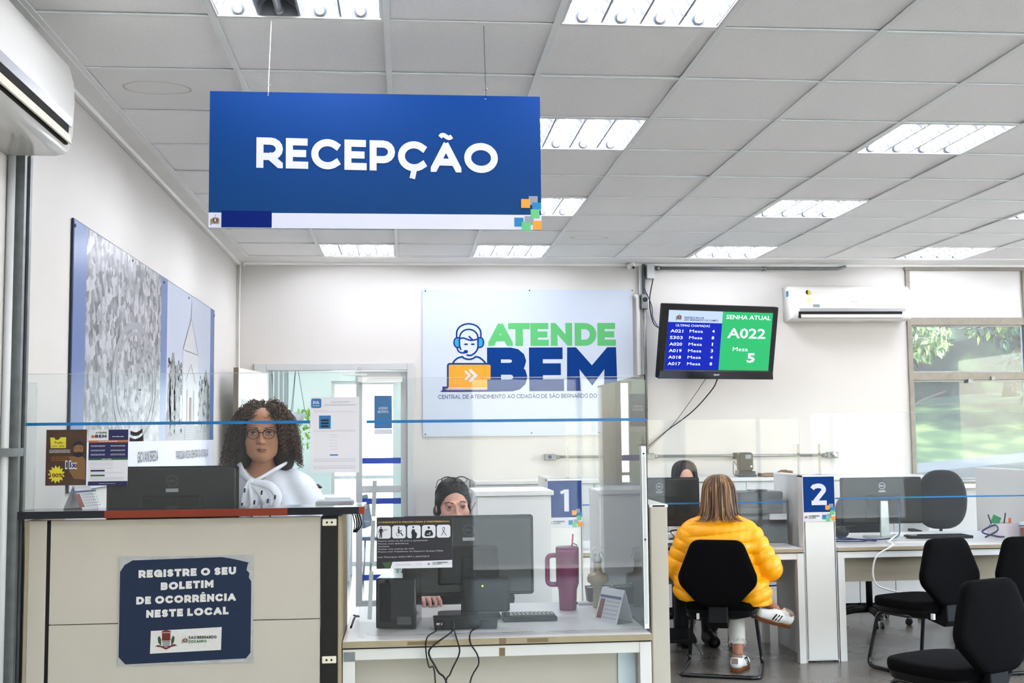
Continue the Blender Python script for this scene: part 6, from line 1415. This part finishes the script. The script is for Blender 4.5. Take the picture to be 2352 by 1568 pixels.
def hand(parent, skin, loc, rot):
    """relaxed curled hand: palm, four bent fingers of unequal length, thumb from the side"""
    if skin not in _hand:
        F = Field(axis_(-.06,.07,-.06,.07,.01,.0028), axis_(-.12,.09,-.12,.09,.01,.0028), axis_(-.06,.04,-.06,.04,.01,.0028))
        F.ell((0,0,0),(.04,.045,.015),.01).cap((0,.03,0),(0,.08,.004),.026,.026,.02)
        for x, l in ((-.03,.8),(-.01,.95),(.011,1.0),(.032,.88)):
            a = (x,-.035,.002); b_ = (x*1.15,-.035-.036*l,.004); c = (x*1.2,-.035-.058*l,-.008); d = (x*1.2,-.035-.07*l,-.026)
            F.cap(a,b_,.0095,.0088,.004).cap(b_,c,.0088,.008,.004).cap(c,d,.008,.007,.004)
        F.cap((.03,.02,-.002),(.052,-.012,-.012),.013,.011,.008).cap((.052,-.012,-.012),(.05,-.045,-.02),.0105,.0085,.004)
        _hand[skin] = F.build('hand', MATS[skin], parent).data; o = bpy.data.objects[-1] if False else [c for c in parent.children if c.name.startswith('hand')][-1]
    else: o = bpy.data.objects.new('hand', _hand[skin]); COL.objects.link(o); o.parent = parent
    o.location = loc; o.rotation_euler = rot; return o
def strands(parent, o, prof, mat_, n, a0, a1, seed, r=.004, flip=.0, name='hair_strands', jit=.006, ysc=1.08, part=0):
    """long straight locks running from the crown down over a profile [(radius, z)]"""
    q = random.Random(seed); mb = MB()
    for k in range(n):
        a = R_(q.uniform(a0, a1)); L = q.uniform(.86, 1.04); w = q.uniform(-.25,.25); pts = []; j = q.uniform(-jit, jit)
        for i, (rr_, z) in enumerate(prof):
            t = i/(len(prof)-1)
            if t > L: break
            aa = a+w*t*.35; rad = rr_+j*min(1, t*3)+(flip*q.uniform(.2,1.2) if t > .88 else 0)+.002*math.sin(7*t+k)
            pts.append((o[0]+part*(1-min(1,t*3))+rad*math.cos(aa), o[1]+rad*math.sin(aa)*ysc, o[2]+z+q.uniform(-.002,.002)))
        P = spline(pts, 2); m = len(P); rs = [r*(.7+.5*math.sin(PI*min(1,i/m*1.3)))*(1 if i < m-3 else .5) for i in range(m)]
        mb.tube(P, rs, 5, flat=.6)
    return mb.build(name, mat_, parent, kind='stuff')

# ---- curly-haired clerk behind the reception counter
t = thing('person', 'curly-haired woman with glasses and white bow blouse behind the reception counter', 'person', (-.615, 5.14, 0)); P1_ = t; FK = dict(open_=1.0, wide=1.06, look=-.0008)
sk = skinmats('b58062','a8695c','2a1b14')
F = Field(axis_(-.36,.36,-.085,.085,.014,.0025), axis_(-.36,.2,-.125,-.03,.014,.0025), axis_(-.02,1.66,1.385,1.56,.014,.0025))
F.frame((0,-.01,1.51), rz=R_(4), rx=R_(-3)); head(F, 1.06, 1.15); HM = (F.M.copy(), F.o.copy()); F.frame()
F.cap((-.1,.03,1.30),(.1,.03,1.30),.06,k=.05).ell((0,.03,1.18),(.17,.1,.16),.05).ell((0,.03,.98),(.15,.1,.2),.05).ell((0,.04,.84),(.175,.12,.14),.05)
for s in (-1,1):
    F.cap((s*.16,.03,1.28),(s*.235,.03,1.03),.052,.042,.03).cap((s*.235,.03,1.03),(s*.11,-.2,1.0),.042,.028,.02)
    F.cap((s*.09,.04,.84),(s*.09,.03,.46),.085,.058,.04).cap((s*.09,.03,.46),(s*.09,.05,.09),.056,.036,.03).cap((s*.09,.06,.04),(s*.095,-.1,.03),.035,.028,.02)
bd = F.build('body', sk[0], t); F.M, F.o = HM; features(bd, F, sk, t, **FK)
F = Field(axis_(-.38,.38,-.3,.3,.01,.006), axis_(-.32,.22,-.14,.16,.012,.006), np.arange(.8,1.42,.007).astype(np.float32)); F.frame()
F.cap((-.12,.03,1.295),(.12,.03,1.295),.068,k=.05).ell((0,.02,1.17),(.195,.125,.17),.05).ell((0,.02,1.0),(.18,.13,.2),.05).ell((0,-.07,1.13),(.13,.06,.08),.05)
for s in (-1,1): F.cap((s*.165,.03,1.27),(s*.262,.02,1.05),.066,.078,.03).cap((s*.262,.02,1.05),(s*.15,-.18,1.0),.072,.04,.03)
F.cut(lambda X,Y,Z: .5*np.minimum(0,Z) + (.012*np.sin(38*X+9*Z)*np.sin(23*Z+11*X)*.35) + F.F*0 + np.where((np.abs(X) < (Z-1.30)*.62+.01) & (Y < .02) & (Z > 1.30), .03, -.03)) if False else None
X, Y, Z = np.meshgrid(*F.a, indexing='ij', sparse=True)
F.F = F.F+(.004*np.sin(34*X+14*Z)*np.sin(27*Z-13*X)+.003*np.sin(60*X+21*Z+30*Y)).astype(np.float32)
F.ell((0,-.10,1.385),(.048,.10,.075),.012,'sub').cap((0,.03,1.34),(0,.035,1.45),.058,.062,.01,'sub')
F.build('blouse', mat('blouse_white','dfe0ec',.75,bump=.5,bscale=14), t)
F = Field(*[np.arange(a,b_,.014).astype(np.float32) for a,b_ in ((-.24,.24),(-.14,.2),(.04,.98))]); F.frame().ell((0,.035,.86),(.19,.135,.15),.05)
for s in (-1,1): F.cap((s*.095,.04,.84),(s*.095,.03,.46),.095,.07,.04).cap((s*.095,.03,.46),(s*.09,.05,.1),.07,.06,.03)
F.build('trousers', mat('dark_trousers','23252f',.8), t)
for s in (-1,1):
    F = Field(*[np.arange(a,b_,.009).astype(np.float32) for a,b_ in ((-.06,.06),(-.2,.11),(-.01,.12))]); F.frame().cap((0,.05,.04),(0,-.11,.03),.045,.038,.03).cap((0,.05,.05),(0,.05,.09),.045,.04,.02).cut(lambda X,Y,Z: .0-Z)
    o = F.build('shoe', M['black'], t); o.location = (s*.09,.0,0)
    hand(t, 'skin_b58062', (s*.09,-.24,1.0), (R_(-10),0,R_(-s*30)))
ho = Vector((0,0,1.51)); hcol = ramp_mat('curl_brown', [(0,'150c08'),(.45,'2a1a12'),(.75,'4a2e1c'),(1,'7a4d2c')], rough=.45)
F = Field(*[np.arange(a,b_,.006).astype(np.float32) for a,b_ in ((-.22,.22),(-.16,.2),(1.28,1.7))]); F.frame((0,0,1.51))
F.ell((0,.035,.04),(.095,.1,.084),.03)
for s in (-1,1): F.ell((s*.085,.04,-.03),(.045,.075,.09),.04).ell((s*.098,.03,-.10),(.036,.06,.065),.04)
F.ell((0,.08,-.06),(.11,.07,.12),.03).ell((0,-.10,-.02),(.064,.095,.10),.02,'sub').cap((0,.0,-.12),(0,-.1,-.16),.06,.06,.02,'sub')
F.build('hair', mat('hair_core_brown','1e130e',.7,noise=.4,nscale=60), t)
q = random.Random(21); mb = MB()
for k in range(1000):
    while True:
        a = q.uniform(0,2*PI); e = q.uniform(-.5,1.45); d = Vector((math.cos(a)*math.cos(e), math.sin(a)*math.cos(e), math.sin(e)))
        if d.y > -.35 or d.z > .5 or abs(d.x) > .82: break
    root = Vector((d.x*.085, .03+d.y*.09, .03+d.z*.085)); out = Vector((d.x, d.y*.8+.1, max(d.z,0)*.45)); ln = q.uniform(.10,.19)*(1.0 if d.z < .3 else 1.35)
    side = 1 if d.x >= 0 else -1
    if abs(d.x) < .3 and d.y < 0: out.x += .5*side
    pts = []; v = out.normalized()*1.0; p = root.copy(); ph = q.uniform(0,6.28); rad = q.uniform(.004,.0085); turns = ln/q.uniform(.016,.026); N = int(turns*8); u0 = v.orthogonal().normalized()
    for i in range(N+1):
        s_ = i/N; v = (v+Vector((0,0,-1))*(.085 if s_ > .12 else .03)+Vector((side*.006,0,0))).normalized(); p = p+v*(ln/N)
        if p.z < -.03: p.x += side*.0003
        if p.y < -.05 and abs(p.x) < .07 and p.z < .075: p.x += side*.006
        u0 = (u0-v*u0.dot(v)).normalized(); w_ = v.cross(u0); rr_ = rad*min(1,s_*4)
        pts.append(p+u0*math.cos(ph+s_*turns*2*PI)*rr_+w_*math.sin(ph+s_*turns*2*PI)*rr_)
    mb.tube([ho+x for x in pts], [.0018*(1-.4*i/N) for i in range(N+1)], 3, cap=False)
mb.build('curls', hcol, t, kind='stuff')
def glasses(parent, o, r=(.0245,.021), y=-.118, m='black', rx=0, w=.0017, zt=0, temples=.1):
    e = bpy.data.objects.new('glasses', None); COL.objects.link(e); e.parent = parent; e.location = o; e.rotation_euler = (rx,0,R_(4))
    for s in (-1,1):
        c = Vector((s*.0325,y,0)); mb = MB(); P = [c+Vector((r[0]*math.cos(a), abs(math.cos(a))*.003, r[1]*math.sin(a)*(1 if math.sin(a) < 0 else .92))) for a in [2*PI*k/24 for k in range(24)]]
        mb.tube(P, [w*(1.5 if p.z > 0 else .8) for p in P], 6, closed=True); mb.build('rim', M[m], e)
        MB().tube([(s*.057,y+.003,.008),(s*.078,y+.02,.006),(s*.083,y+temples,-.002)], w, 6).build('temple', M[m], e)
        MB().prism([(c.x+r[0]*.93*math.cos(a), r[1]*.9*math.sin(a)) for a in [2*PI*k/20 for k in range(20)]], 'y', y-.0005, y+.0005).build('lens', MATS['lens_glass'], e)
    MB().tube([(-.0085,y,.004),(0,y-.002,.0075),(.0085,y,.004)], w, 6).build('bridge', M[m], e); return e
acrylic('lens_glass', .01, (.98,.98,.98), 1.3)
glasses(t, (0,-.012,1.514), m='black')
bw = mat('scarf_white','e3e4ee',.7,bump=.08,bscale=60); dk = mat('scarf_marks','1f3558',.6)
kn = Vector((-.03,-.155,1.315))
sc = bpy.data.objects.new('bow_scarf', None); COL.objects.link(sc); sc.parent = t
for k, pts in enumerate([[(-.095,-.03,1.385),(-.08,-.09,1.36),(-.055,-.135,1.335),kn],[(.1,-.02,1.385),(.07,-.09,1.365),(.01,-.14,1.33),kn]]): MB().tube(spline(pts,5), [.014,.015,.016,.017,.018,.018,.018,.017,.016,.015,.014,.013,.012,.011,.011,.01][:len(spline(pts,5))], 8, flat=.45).build('collar_strip', bw, sc)
MB().ell(kn,(.016,.012,.016),12).build('knot', bw, sc)
for k, pts in enumerate([[kn,(-.045,-.17,1.27),(-.055,-.168,1.2),(-.06,-.165,1.12)],[kn,(.02,-.175,1.27),(.04,-.172,1.22),(.025,-.168,1.16)],[kn,(.05,-.17,1.3),(.085,-.168,1.25),(.06,-.17,1.20),(.01,-.172,1.235)],[kn,(-.015,-.175,1.25),(-.01,-.17,1.17),(-.012,-.165,1.1)]]):
    L_ = spline(pts,5); MB().tube(L_, [.011+.012*math.sin(PI*min(1,i/len(L_)+.1)) for i in range(len(L_))], 8, flat=.35).build('ribbon', bw, sc)
for (x, z) in ((-.05,1.28),(-.06,1.22),(-.065,1.16),(.02,1.27),(.045,1.235),(.03,1.19),(-.01,1.23),(-.02,1.17),(.075,1.25),(.0,1.20),(.055,1.17),(-.1,1.33),(-.09,1.345)): MB().box((x,-.186,z),(.007,.004,.018),rot=(0,.15,0)).build('dark_dash', dk, sc)

# ---- clerk at the front desk with glasses pushed up
FK = dict(open_=.75, smile=1)
t = thing('person', 'dark-haired woman with glasses pushed up on her head behind the front desk monitor', 'person', (.232, 5.66, 0))
sk = skinmats('cf9a8a','b0706a','4a3a38')
F = Field(axis_(-.34,.34,-.085,.085,.014,.0025), axis_(-.5,.25,-.125,-.03,.014,.003), axis_(-.02,1.32,1.04,1.2,.014,.0025))
F.frame((0,-.06,1.165), rz=R_(6), rx=R_(4), ry=R_(-3)); head(F, 1.0, 1.0, 1); HM = (F.M.copy(), F.o.copy()); F.frame()
F.cap((-.11,.0,.955),(.11,.0,.955),.058,k=.05).ell((0,.02,.82),(.16,.1,.16),.05).ell((0,.05,.64),(.16,.12,.16),.05)
for s in (-1,1):
    F.cap((s*.16,.0,.93),(s*.22,-.04,.72),.048,.04,.03).cap((s*.22,-.04,.72),(s*.15,-.27,.76),.04,.027,.02)
    F.cap((s*.09,.05,.56),(s*.1,-.36,.54),.085,.062,.04).cap((s*.1,-.36,.54),(s*.1,-.3,.08),.055,.036,.03).cap((s*.1,-.28,.04),(s*.1,-.43,.03),.034,.026,.02)
bd = F.build('body', sk[0], t); F.M, F.o = HM; features(bd, F, sk, t, **FK)
F = Field(*[np.arange(a,b_,.01).astype(np.float32) for a,b_ in ((-.34,.34),(-.34,.24),(.5,1.05))]); F.frame()
F.cap((-.12,.0,.955),(.12,.0,.955),.067,k=.05).ell((0,.02,.82),(.18,.12,.17),.05).ell((0,.05,.64),(.18,.14,.16),.05)
for s in (-1,1): F.cap((s*.165,.0,.93),(s*.23,-.04,.72),.06,.055,.03).cap((s*.23,-.04,.72),(s*.165,-.23,.76),.052,.04,.03)
F.ell((0,-.08,1.02),(.06,.09,.07),.01,'sub').cap((0,.0,1.0),(0,.0,1.1),.056,.06,.01,'sub')
F.build('cardigan', mat('dark_navy_knit','1e2531',.85,bump=.2,bscale=200), t)
F = Field(*[np.arange(a,b_,.014).astype(np.float32) for a,b_ in ((-.26,.26),(-.5,.26),(.06,.74))]); F.frame().ell((0,.06,.6),(.19,.15,.12),.05)
for s in (-1,1): F.cap((s*.09,.05,.57),(s*.1,-.36,.55),.095,.075,.04).cap((s*.1,-.36,.55),(s*.1,-.3,.1),.072,.055,.03)
F.build('trousers', mat('dark_trousers','23252f',.8), t)
for s in (-1,1):
    F = Field(*[np.arange(a,b_,.009).astype(np.float32) for a,b_ in ((-.06,.06),(-.5,-.2),(-.01,.12))]); F.frame().cap((0,-.29,.04),(0,-.44,.03),.045,.038,.03).cap((0,-.29,.05),(0,-.29,.09),.045,.04,.02).cut(lambda X,Y,Z: .0-Z)
    o = F.build('shoe', M['black'], t); o.location = (s*.1,0,0)
    hand(t, 'skin_cf9a8a', (s*.135,-.315,.765), (R_(-4),0,R_(-s*15)))
dh = ramp_mat('hair_dark', [(.3,'0c0b0f'),(.55,'1a181b'),(.75,'302a2a')], 'noise', .6, 9, (60,6,3), spec=.25)
F = Field(*[np.arange(a,b_,.0045).astype(np.float32) for a,b_ in ((-.12,.12),(-.19,.12),(1.02,1.31))]); F.frame((0,-.06,1.165), rz=R_(6), rx=R_(4), ry=R_(-3))
F.ell((0,.03,.04),(.0805,.097,.0895),.02).ell((0,.09,.0),(.05,.05,.06),.03)
for s in (-1,1): F.ell((s*.074,.02,-.01),(.014,.03,.045),.02)
F.ell((-.074,.06,-.03),(.018,.028,.028),.02).ell((.01,-.103,-.012),(.066,.064,.082),.006,'sub').ell((0,-.09,-.07),(.072,.085,.075),.01,'sub')
F.build('hair', dh, t)
q = random.Random(31); mb = MB(); Mx = Matrix(F.M.tolist()); O = Vector(F.o)
for k in range(420):
    u = q.uniform(-1,1); side = 1 if u > .12 else -1; th = abs(u-.12)
    a = Vector((u*.074, -.062*math.sqrt(max(0,1-u*u*.75)), .083-.085*abs(u)**1.8)); a = a if q.random() < .6 else Vector((q.uniform(-.06,.06), q.uniform(-.03,.05), .11)); b_ = Vector((side*q.uniform(.0,.03), .11, q.uniform(-.03,.03)))
    C = Vector((0,.03,.04)); A = (a-C); B = (b_-C); sa = Vector((A.x/.081,A.y/.098,A.z/.089)).normalized(); sb = Vector((B.x/.081,B.y/.098,B.z/.089)).normalized()
    sd = Vector((side*.9,0,.1)) if abs(u) > .35 else Vector((side*.25,0,.9)); pts = []
    for i in range(9):
        v = i/8; w_ = sa*(1-v)**2+(sa+sb).normalized()*0+sd*(2*v*(1-v))+sb*v*v; w_.normalize(); rr_ = 1.01+q.uniform(-.006,.012); pts.append(O+Mx@(C+Vector((w_.x*.0815*rr_,w_.y*.0985*rr_,w_.z*.0905*rr_))))
    mb.tube(pts, .0017, 4, cap=False)
mb.build('hair_strands', ramp_mat('hair_dark_strands', [(0,'0d0c10'),(.6,'1f1c20'),(1,'3c3636')], rough=.5, spec=.3), t, kind='stuff')
glasses(t, (.0,-.06,1.266), r=(.029,.0165), y=-.052, m='black', rx=R_(-28), temples=.085)

# ---- clerk behind the visitor desk
FK = dict(open_=.9)
t = thing('person', 'seated clerk with dark straight hair showing above the white-logo monitor', 'person', (2.06, 8.52, 0))
sk = skinmats('cf9f8c','a0605a','2a2222')
F = Field(axis_(-.34,.34,-.08,.08,.014,.004), axis_(-.5,.28,-.125,-.03,.014,.005), axis_(-.02,1.32,1.04,1.2,.014,.004))
F.frame((0,-.05,1.155), rx=R_(8)); head(F, .96, .95); HM = (F.M.copy(), F.o.copy()); F.frame()
F.cap((-.1,.0,.955),(.1,.0,.955),.055,k=.05).ell((0,.02,.82),(.15,.095,.16),.05).ell((0,.05,.64),(.15,.12,.16),.05)
for s in (-1,1):
    F.cap((s*.15,.0,.93),(s*.21,-.04,.72),.045,.038,.03).cap((s*.21,-.04,.72),(s*.12,-.27,.765),.038,.026,.02)
    F.cap((s*.09,.05,.56),(s*.1,-.3,.54),.08,.06,.04).cap((s*.1,-.3,.54),(s*.1,-.26,.08),.052,.036,.03).cap((s*.1,-.24,.04),(s*.1,-.38,.03),.034,.026,.02)
bd = F.build('body', sk[0], t); F.M, F.o = HM; features(bd, F, sk, t, **FK)
F = Field(*[np.arange(a,b_,.01).astype(np.float32) for a,b_ in ((-.34,.34),(-.34,.24),(.5,1.05))]); F.frame()
F.cap((-.11,.0,.955),(.11,.0,.955),.065,k=.05).ell((0,.02,.82),(.17,.115,.17),.05).ell((0,.05,.64),(.17,.14,.16),.05)
for s in (-1,1): F.cap((s*.155,.0,.93),(s*.22,-.04,.72),.058,.052,.03).cap((s*.22,-.04,.72),(s*.14,-.23,.765),.05,.038,.03)
F.ell((0,-.08,1.02),(.055,.09,.07),.01,'sub').cap((0,.0,1.0),(0,.0,1.1),.054,.06,.01,'sub')
F.build('blouse', ramp_mat('pale_check', [(.35,'a8a29c'),(.5,'d6d2ce'),(.6,'e6e4e2')], 'noise', .8, 30, (1,1,3)), t)
F = Field(*[np.arange(a,b_,.014).astype(np.float32) for a,b_ in ((-.26,.26),(-.45,.26),(.06,.74))]); F.frame().ell((0,.06,.6),(.18,.15,.12),.05)
for s in (-1,1): F.cap((s*.09,.05,.57),(s*.1,-.3,.55),.09,.07,.04).cap((s*.1,-.3,.55),(s*.1,-.26,.14),.068,.05,.03)
F.build('trousers', mat('dark_trousers','23252f',.8), t)
for s in (-1,1):
    F = Field(*[np.arange(a,b_,.009).astype(np.float32) for a,b_ in ((-.07,.07),(-.46,-.17),(-.01,.22))]); F.frame().cap((0,-.25,.045),(0,-.39,.035),.05,.044,.03).cap((0,-.25,.05),(0,-.255,.18),.05,.056,.02).cut(lambda X,Y,Z: .0-Z)
    o = F.build('boot', M['black'], t); o.location = (s*.1,0,0)
    hand(t, 'skin_cf9f8c', (s*.105,-.315,.77), (R_(-4),0,R_(-s*15)))
F = Field(*[np.arange(a,b_,.006).astype(np.float32) for a,b_ in ((-.13,.13),(-.19,.14),(.93,1.32))]); F.frame((0,-.05,1.155), rx=R_(8))
F.ell((0,.028,.04),(.083,.1,.09),.02).ell((0,.06,-.08),(.08,.07,.12),.03)
for s in (-1,1): F.ell((s*.072,.0,-.07),(.022,.05,.11),.02)
F.ell((0,-.094,.022),(.062,.07,.088),.006,'sub').ell((0,-.11,-.1),(.062,.09,.09),.01,'sub')
F.build('hair', dh, t)
strands(t, (0,-.04,1.163), [(.008,.134),(.034,.131),(.06,.117),(.079,.088),(.087,.052),(.09,.0),(.09,-.06),(.093,-.12),(.096,-.17),(.095,-.2)], MATS['hair_dark_strands'], 380, -48, 228, 6, .0032, .0)

# ---- visitor in the yellow jacket, seen from behind, legs crossed
t = thing('person', 'woman in a yellow puffer jacket seen from behind on a black chair, legs crossed', 'person', (2.0, 7.33, 0), R_(162))
sk = skinmats('a9745a','8a4a44','3a2a20')
F = Field(axis_(-.5,.4,-.1,.1,.012,.005), axis_(-.55,.25,-.14,.1,.012,.006), np.concatenate([np.arange(-.01,.2,.006), np.arange(.2,.95,.012), np.arange(.95,1.24,.006)]).astype(np.float32))
F.frame((0,-.02,1.09), rx=R_(8)); head(F, .96, .95); HM = (F.M.copy(), F.o.copy()); F.frame()
F.cap((-.1,.03,.9),(.1,.03,.9),.055,k=.05).ell((0,.06,.76),(.15,.1,.16),.05).ell((0,.06,.58),(.17,.13,.11),.05)
for s in (-1,1): F.cap((s*.16,.03,.88),(s*.25,.0,.64),.045,.038,.03).cap((s*.25,.0,.64),(s*.14,-.2,.74),.038,.026,.02)
F.cap((-.09,.04,.545),(-.07,-.37,.50),.08,.058,.04).cap((-.07,-.37,.50),(-.095,-.03,.115),.052,.033,.03).cap((-.095,-.01,.06),(-.1,-.14,.035),.032,.028,.02)
F.cap((.09,.04,.56),(.02,-.36,.62),.08,.058,.04).cap((.02,-.36,.62),(-.33,-.2,.365),.052,.031,.03).cap((-.35,-.18,.34),(-.43,-.2,.31),.03,.026,.02)
bd = F.build('body', sk[0], t); F.M, F.o = HM; features(bd, F, sk, t, **FK)
J = Field(np.arange(-.42,.42,.006).astype(np.float32), np.arange(-.34,.24,.0065).astype(np.float32), np.arange(.38,1.02,.006).astype(np.float32)); J.frame()
B = (.072,.016,.12); J.ell((0,.045,.80),(.215,.128,.2),.03,baf=B).ell((0,.05,.60),(.23,.145,.19),.04,baf=B)
J.cap((-.14,.03,.895),(.14,.03,.895),.062,k=.05).cap((0,.03,.93),(0,.025,.965),.07,.075,.02)
for s in (-1,1):
    J.ell((s*(.18 if s > 0 else .2),.03,.52 if s > 0 else .48),(.115,.15,.135),.03,baf=(.072,.016,-.35*s))
    e = .28 if s > 0 else .31
    J.cap((s*.185,.03,.875),(s*e,.0,.64),.072,.078,.03,baf=(4,.012)).cap((s*e,.0,.64),(s*.17,-.19,.735),.068,.05,.025,baf=(4,.012,.5))
X, Y, Z = np.meshgrid(*J.a, indexing='ij', sparse=True); J.F = J.F+(.0022*np.sin(70*X+30*Z)*np.sin(55*Y+40*X)).astype(np.float32)
J.cut(lambda X,Y,Z: .425+.08*np.maximum(0,X+.05)-Z).cap((0,.03,.97),(0,.02,1.1),.052,.056,.01,'sub').ell((0,-.07,.5),(.16,.22,.1),.02,'sub')
J.build('jacket', mat('yellow_nylon','f7a600',.42,spec=.4,bump=.08,bscale=25), t)
F = Field(np.arange(-.32,.24,.009).astype(np.float32), np.arange(-.46,.2,.009).astype(np.float32), np.arange(.16,.74,.009).astype(np.float32)); F.frame().ell((0,.06,.57),(.185,.145,.12),.05)
F.cap((-.09,.04,.555),(-.07,-.37,.51),.09,.07,.04).cap((-.07,-.37,.51),(-.09,-.08,.18),.066,.052,.02).cap((.09,.04,.57),(.02,-.36,.63),.09,.07,.04).cap((.02,-.36,.63),(-.25,-.235,.425),.064,.05,.02)
F.build('jeans', mat('white_denim','d6d2cb',.8,bump=.2,bscale=120), t)
mb = MB(); q = random.Random(8)
for (c, d) in (((-.093,-.06,.165),Vector((-.02,.25,-.3))),((-.265,-.225,.41),Vector((-.3,.13,-.22)))):
    d.normalize(); u = d.orthogonal().normalized(); v = d.cross(u)
    for k in range(70):
        a = q.uniform(0,6.28); p = Vector(c)-d*.012+(u*math.cos(a)+v*math.sin(a))*.053; mb.tube([p, p+d*q.uniform(.012,.03)+Vector((q.uniform(-.006,.006),q.uniform(-.006,.006),q.uniform(-.004,.004)))], .0012, 3, cap=False)
mb.build('frayed_hem', mat('frayed_white','dedbd4',.9), t, kind='stuff')
def sneaker(parent, loc, rot):
    e = bpy.data.objects.new('sneaker', None); COL.objects.link(e); e.parent = parent; e.location = loc; e.rotation_euler = rot
    so = fillet([(-.035,.09),(.035,.09),(.038,.0),(.048,-.1),(.03,-.18),(-.02,-.185),(-.044,-.11),(-.036,0)], .035, 4)
    MB().prism([tuple(p) for p in so], 'z', 0, .028).build('sole', mat('gum_sole','8a4f22',.6), e, bevel=.006)
    F = Field(*[np.arange(a,b_,.005).astype(np.float32) for a,b_ in ((-.06,.06),(-.2,.1),(.015,.13))]); F.frame().cap((0,.045,.05),(0,-.04,.05),.038,.04,.02).cap((0,-.04,.045),(0,-.14,.035),.041,.034,.02).cap((0,.045,.06),(0,.03,.095),.036,.036,.02)
    F.cap((0,.035,.09),(0,.03,.15),.03,.034,.006,'sub').cut(lambda X,Y,Z: .02-Z); F.build('upper', mat('sneaker_white','dddcda',.5), e)
    for s in (-1,1):
        for k in range(3): MB().box((s*.0405,-.025-.02*k,.058),(.006,.007,.045),rot=(R_(-25),R_(s*-12),0)).build('stripe', mat('stripe_dark','1a1414',.5), e)
    MB().box((0,.082,.07),(.04,.008,.035),rot=(R_(12),0,0)).build('heel_tab', mat('heel_tan','a08a76',.6), e, bevel=.004)
    F = Field(*[np.arange(a,b_,.006).astype(np.float32) for a,b_ in ((-.05,.05),(-.03,.1),(.05,.13))]); F.frame().cap((0,.04,.06),(0,.03,.12),.037,.036,.02).cut(lambda X,Y,Z: Z-.105); F.build('sock_rim', mat('sock_tan','9d8874',.8), e)
sneaker(t, (-.098,-.035,0), (0,0,R_(-14)))
sneaker(t, (-.345,-.165,.275), (R_(-18),R_(22),R_(112)))
hand(t, 'skin_a9745a', (.12,-.25,.765), (R_(-4),0,R_(-25))); hand(t, 'skin_a9745a', (-.12,-.25,.765), (R_(-4),0,R_(25)))
F = Field(*[np.arange(a,b_,.006).astype(np.float32) for a,b_ in ((-.15,.15),(-.16,.16),(.9,1.25))]); F.frame((0,-.02,1.09), rx=R_(4))
F.ell((0,.02,.045),(.085,.1,.092),.02).ell((0,.05,-.05),(.1,.075,.11),.03)
for s in (-1,1): F.ell((s*.08,.0,-.06),(.025,.06,.1),.02)
F.ell((0,-.11,-.01),(.052,.085,.08),.012,'sub').ell((0,-.11,-.1),(.06,.09,.08),.01,'sub')
F.build('hair', mat('hair_core_tan','2c1d13',.6,noise=.3,nscale=30), t)
hc = ramp_mat('hair_highlights', [(0,'2b1b11'),(.35,'4a3120'),(.6,'6d4a2e'),(.85,'96714a'),(1,'b08a5e')], rough=.38)
strands(t, (0,.0,1.09), [(.004,.142),(.03,.139),(.06,.125),(.084,.095),(.097,.055),(.103,.01),(.108,-.04),(.115,-.08),(.124,-.11),(.138,-.135),(.166,-.146)], hc, 620, -30, 210, 5, .004, .016, part=.0)
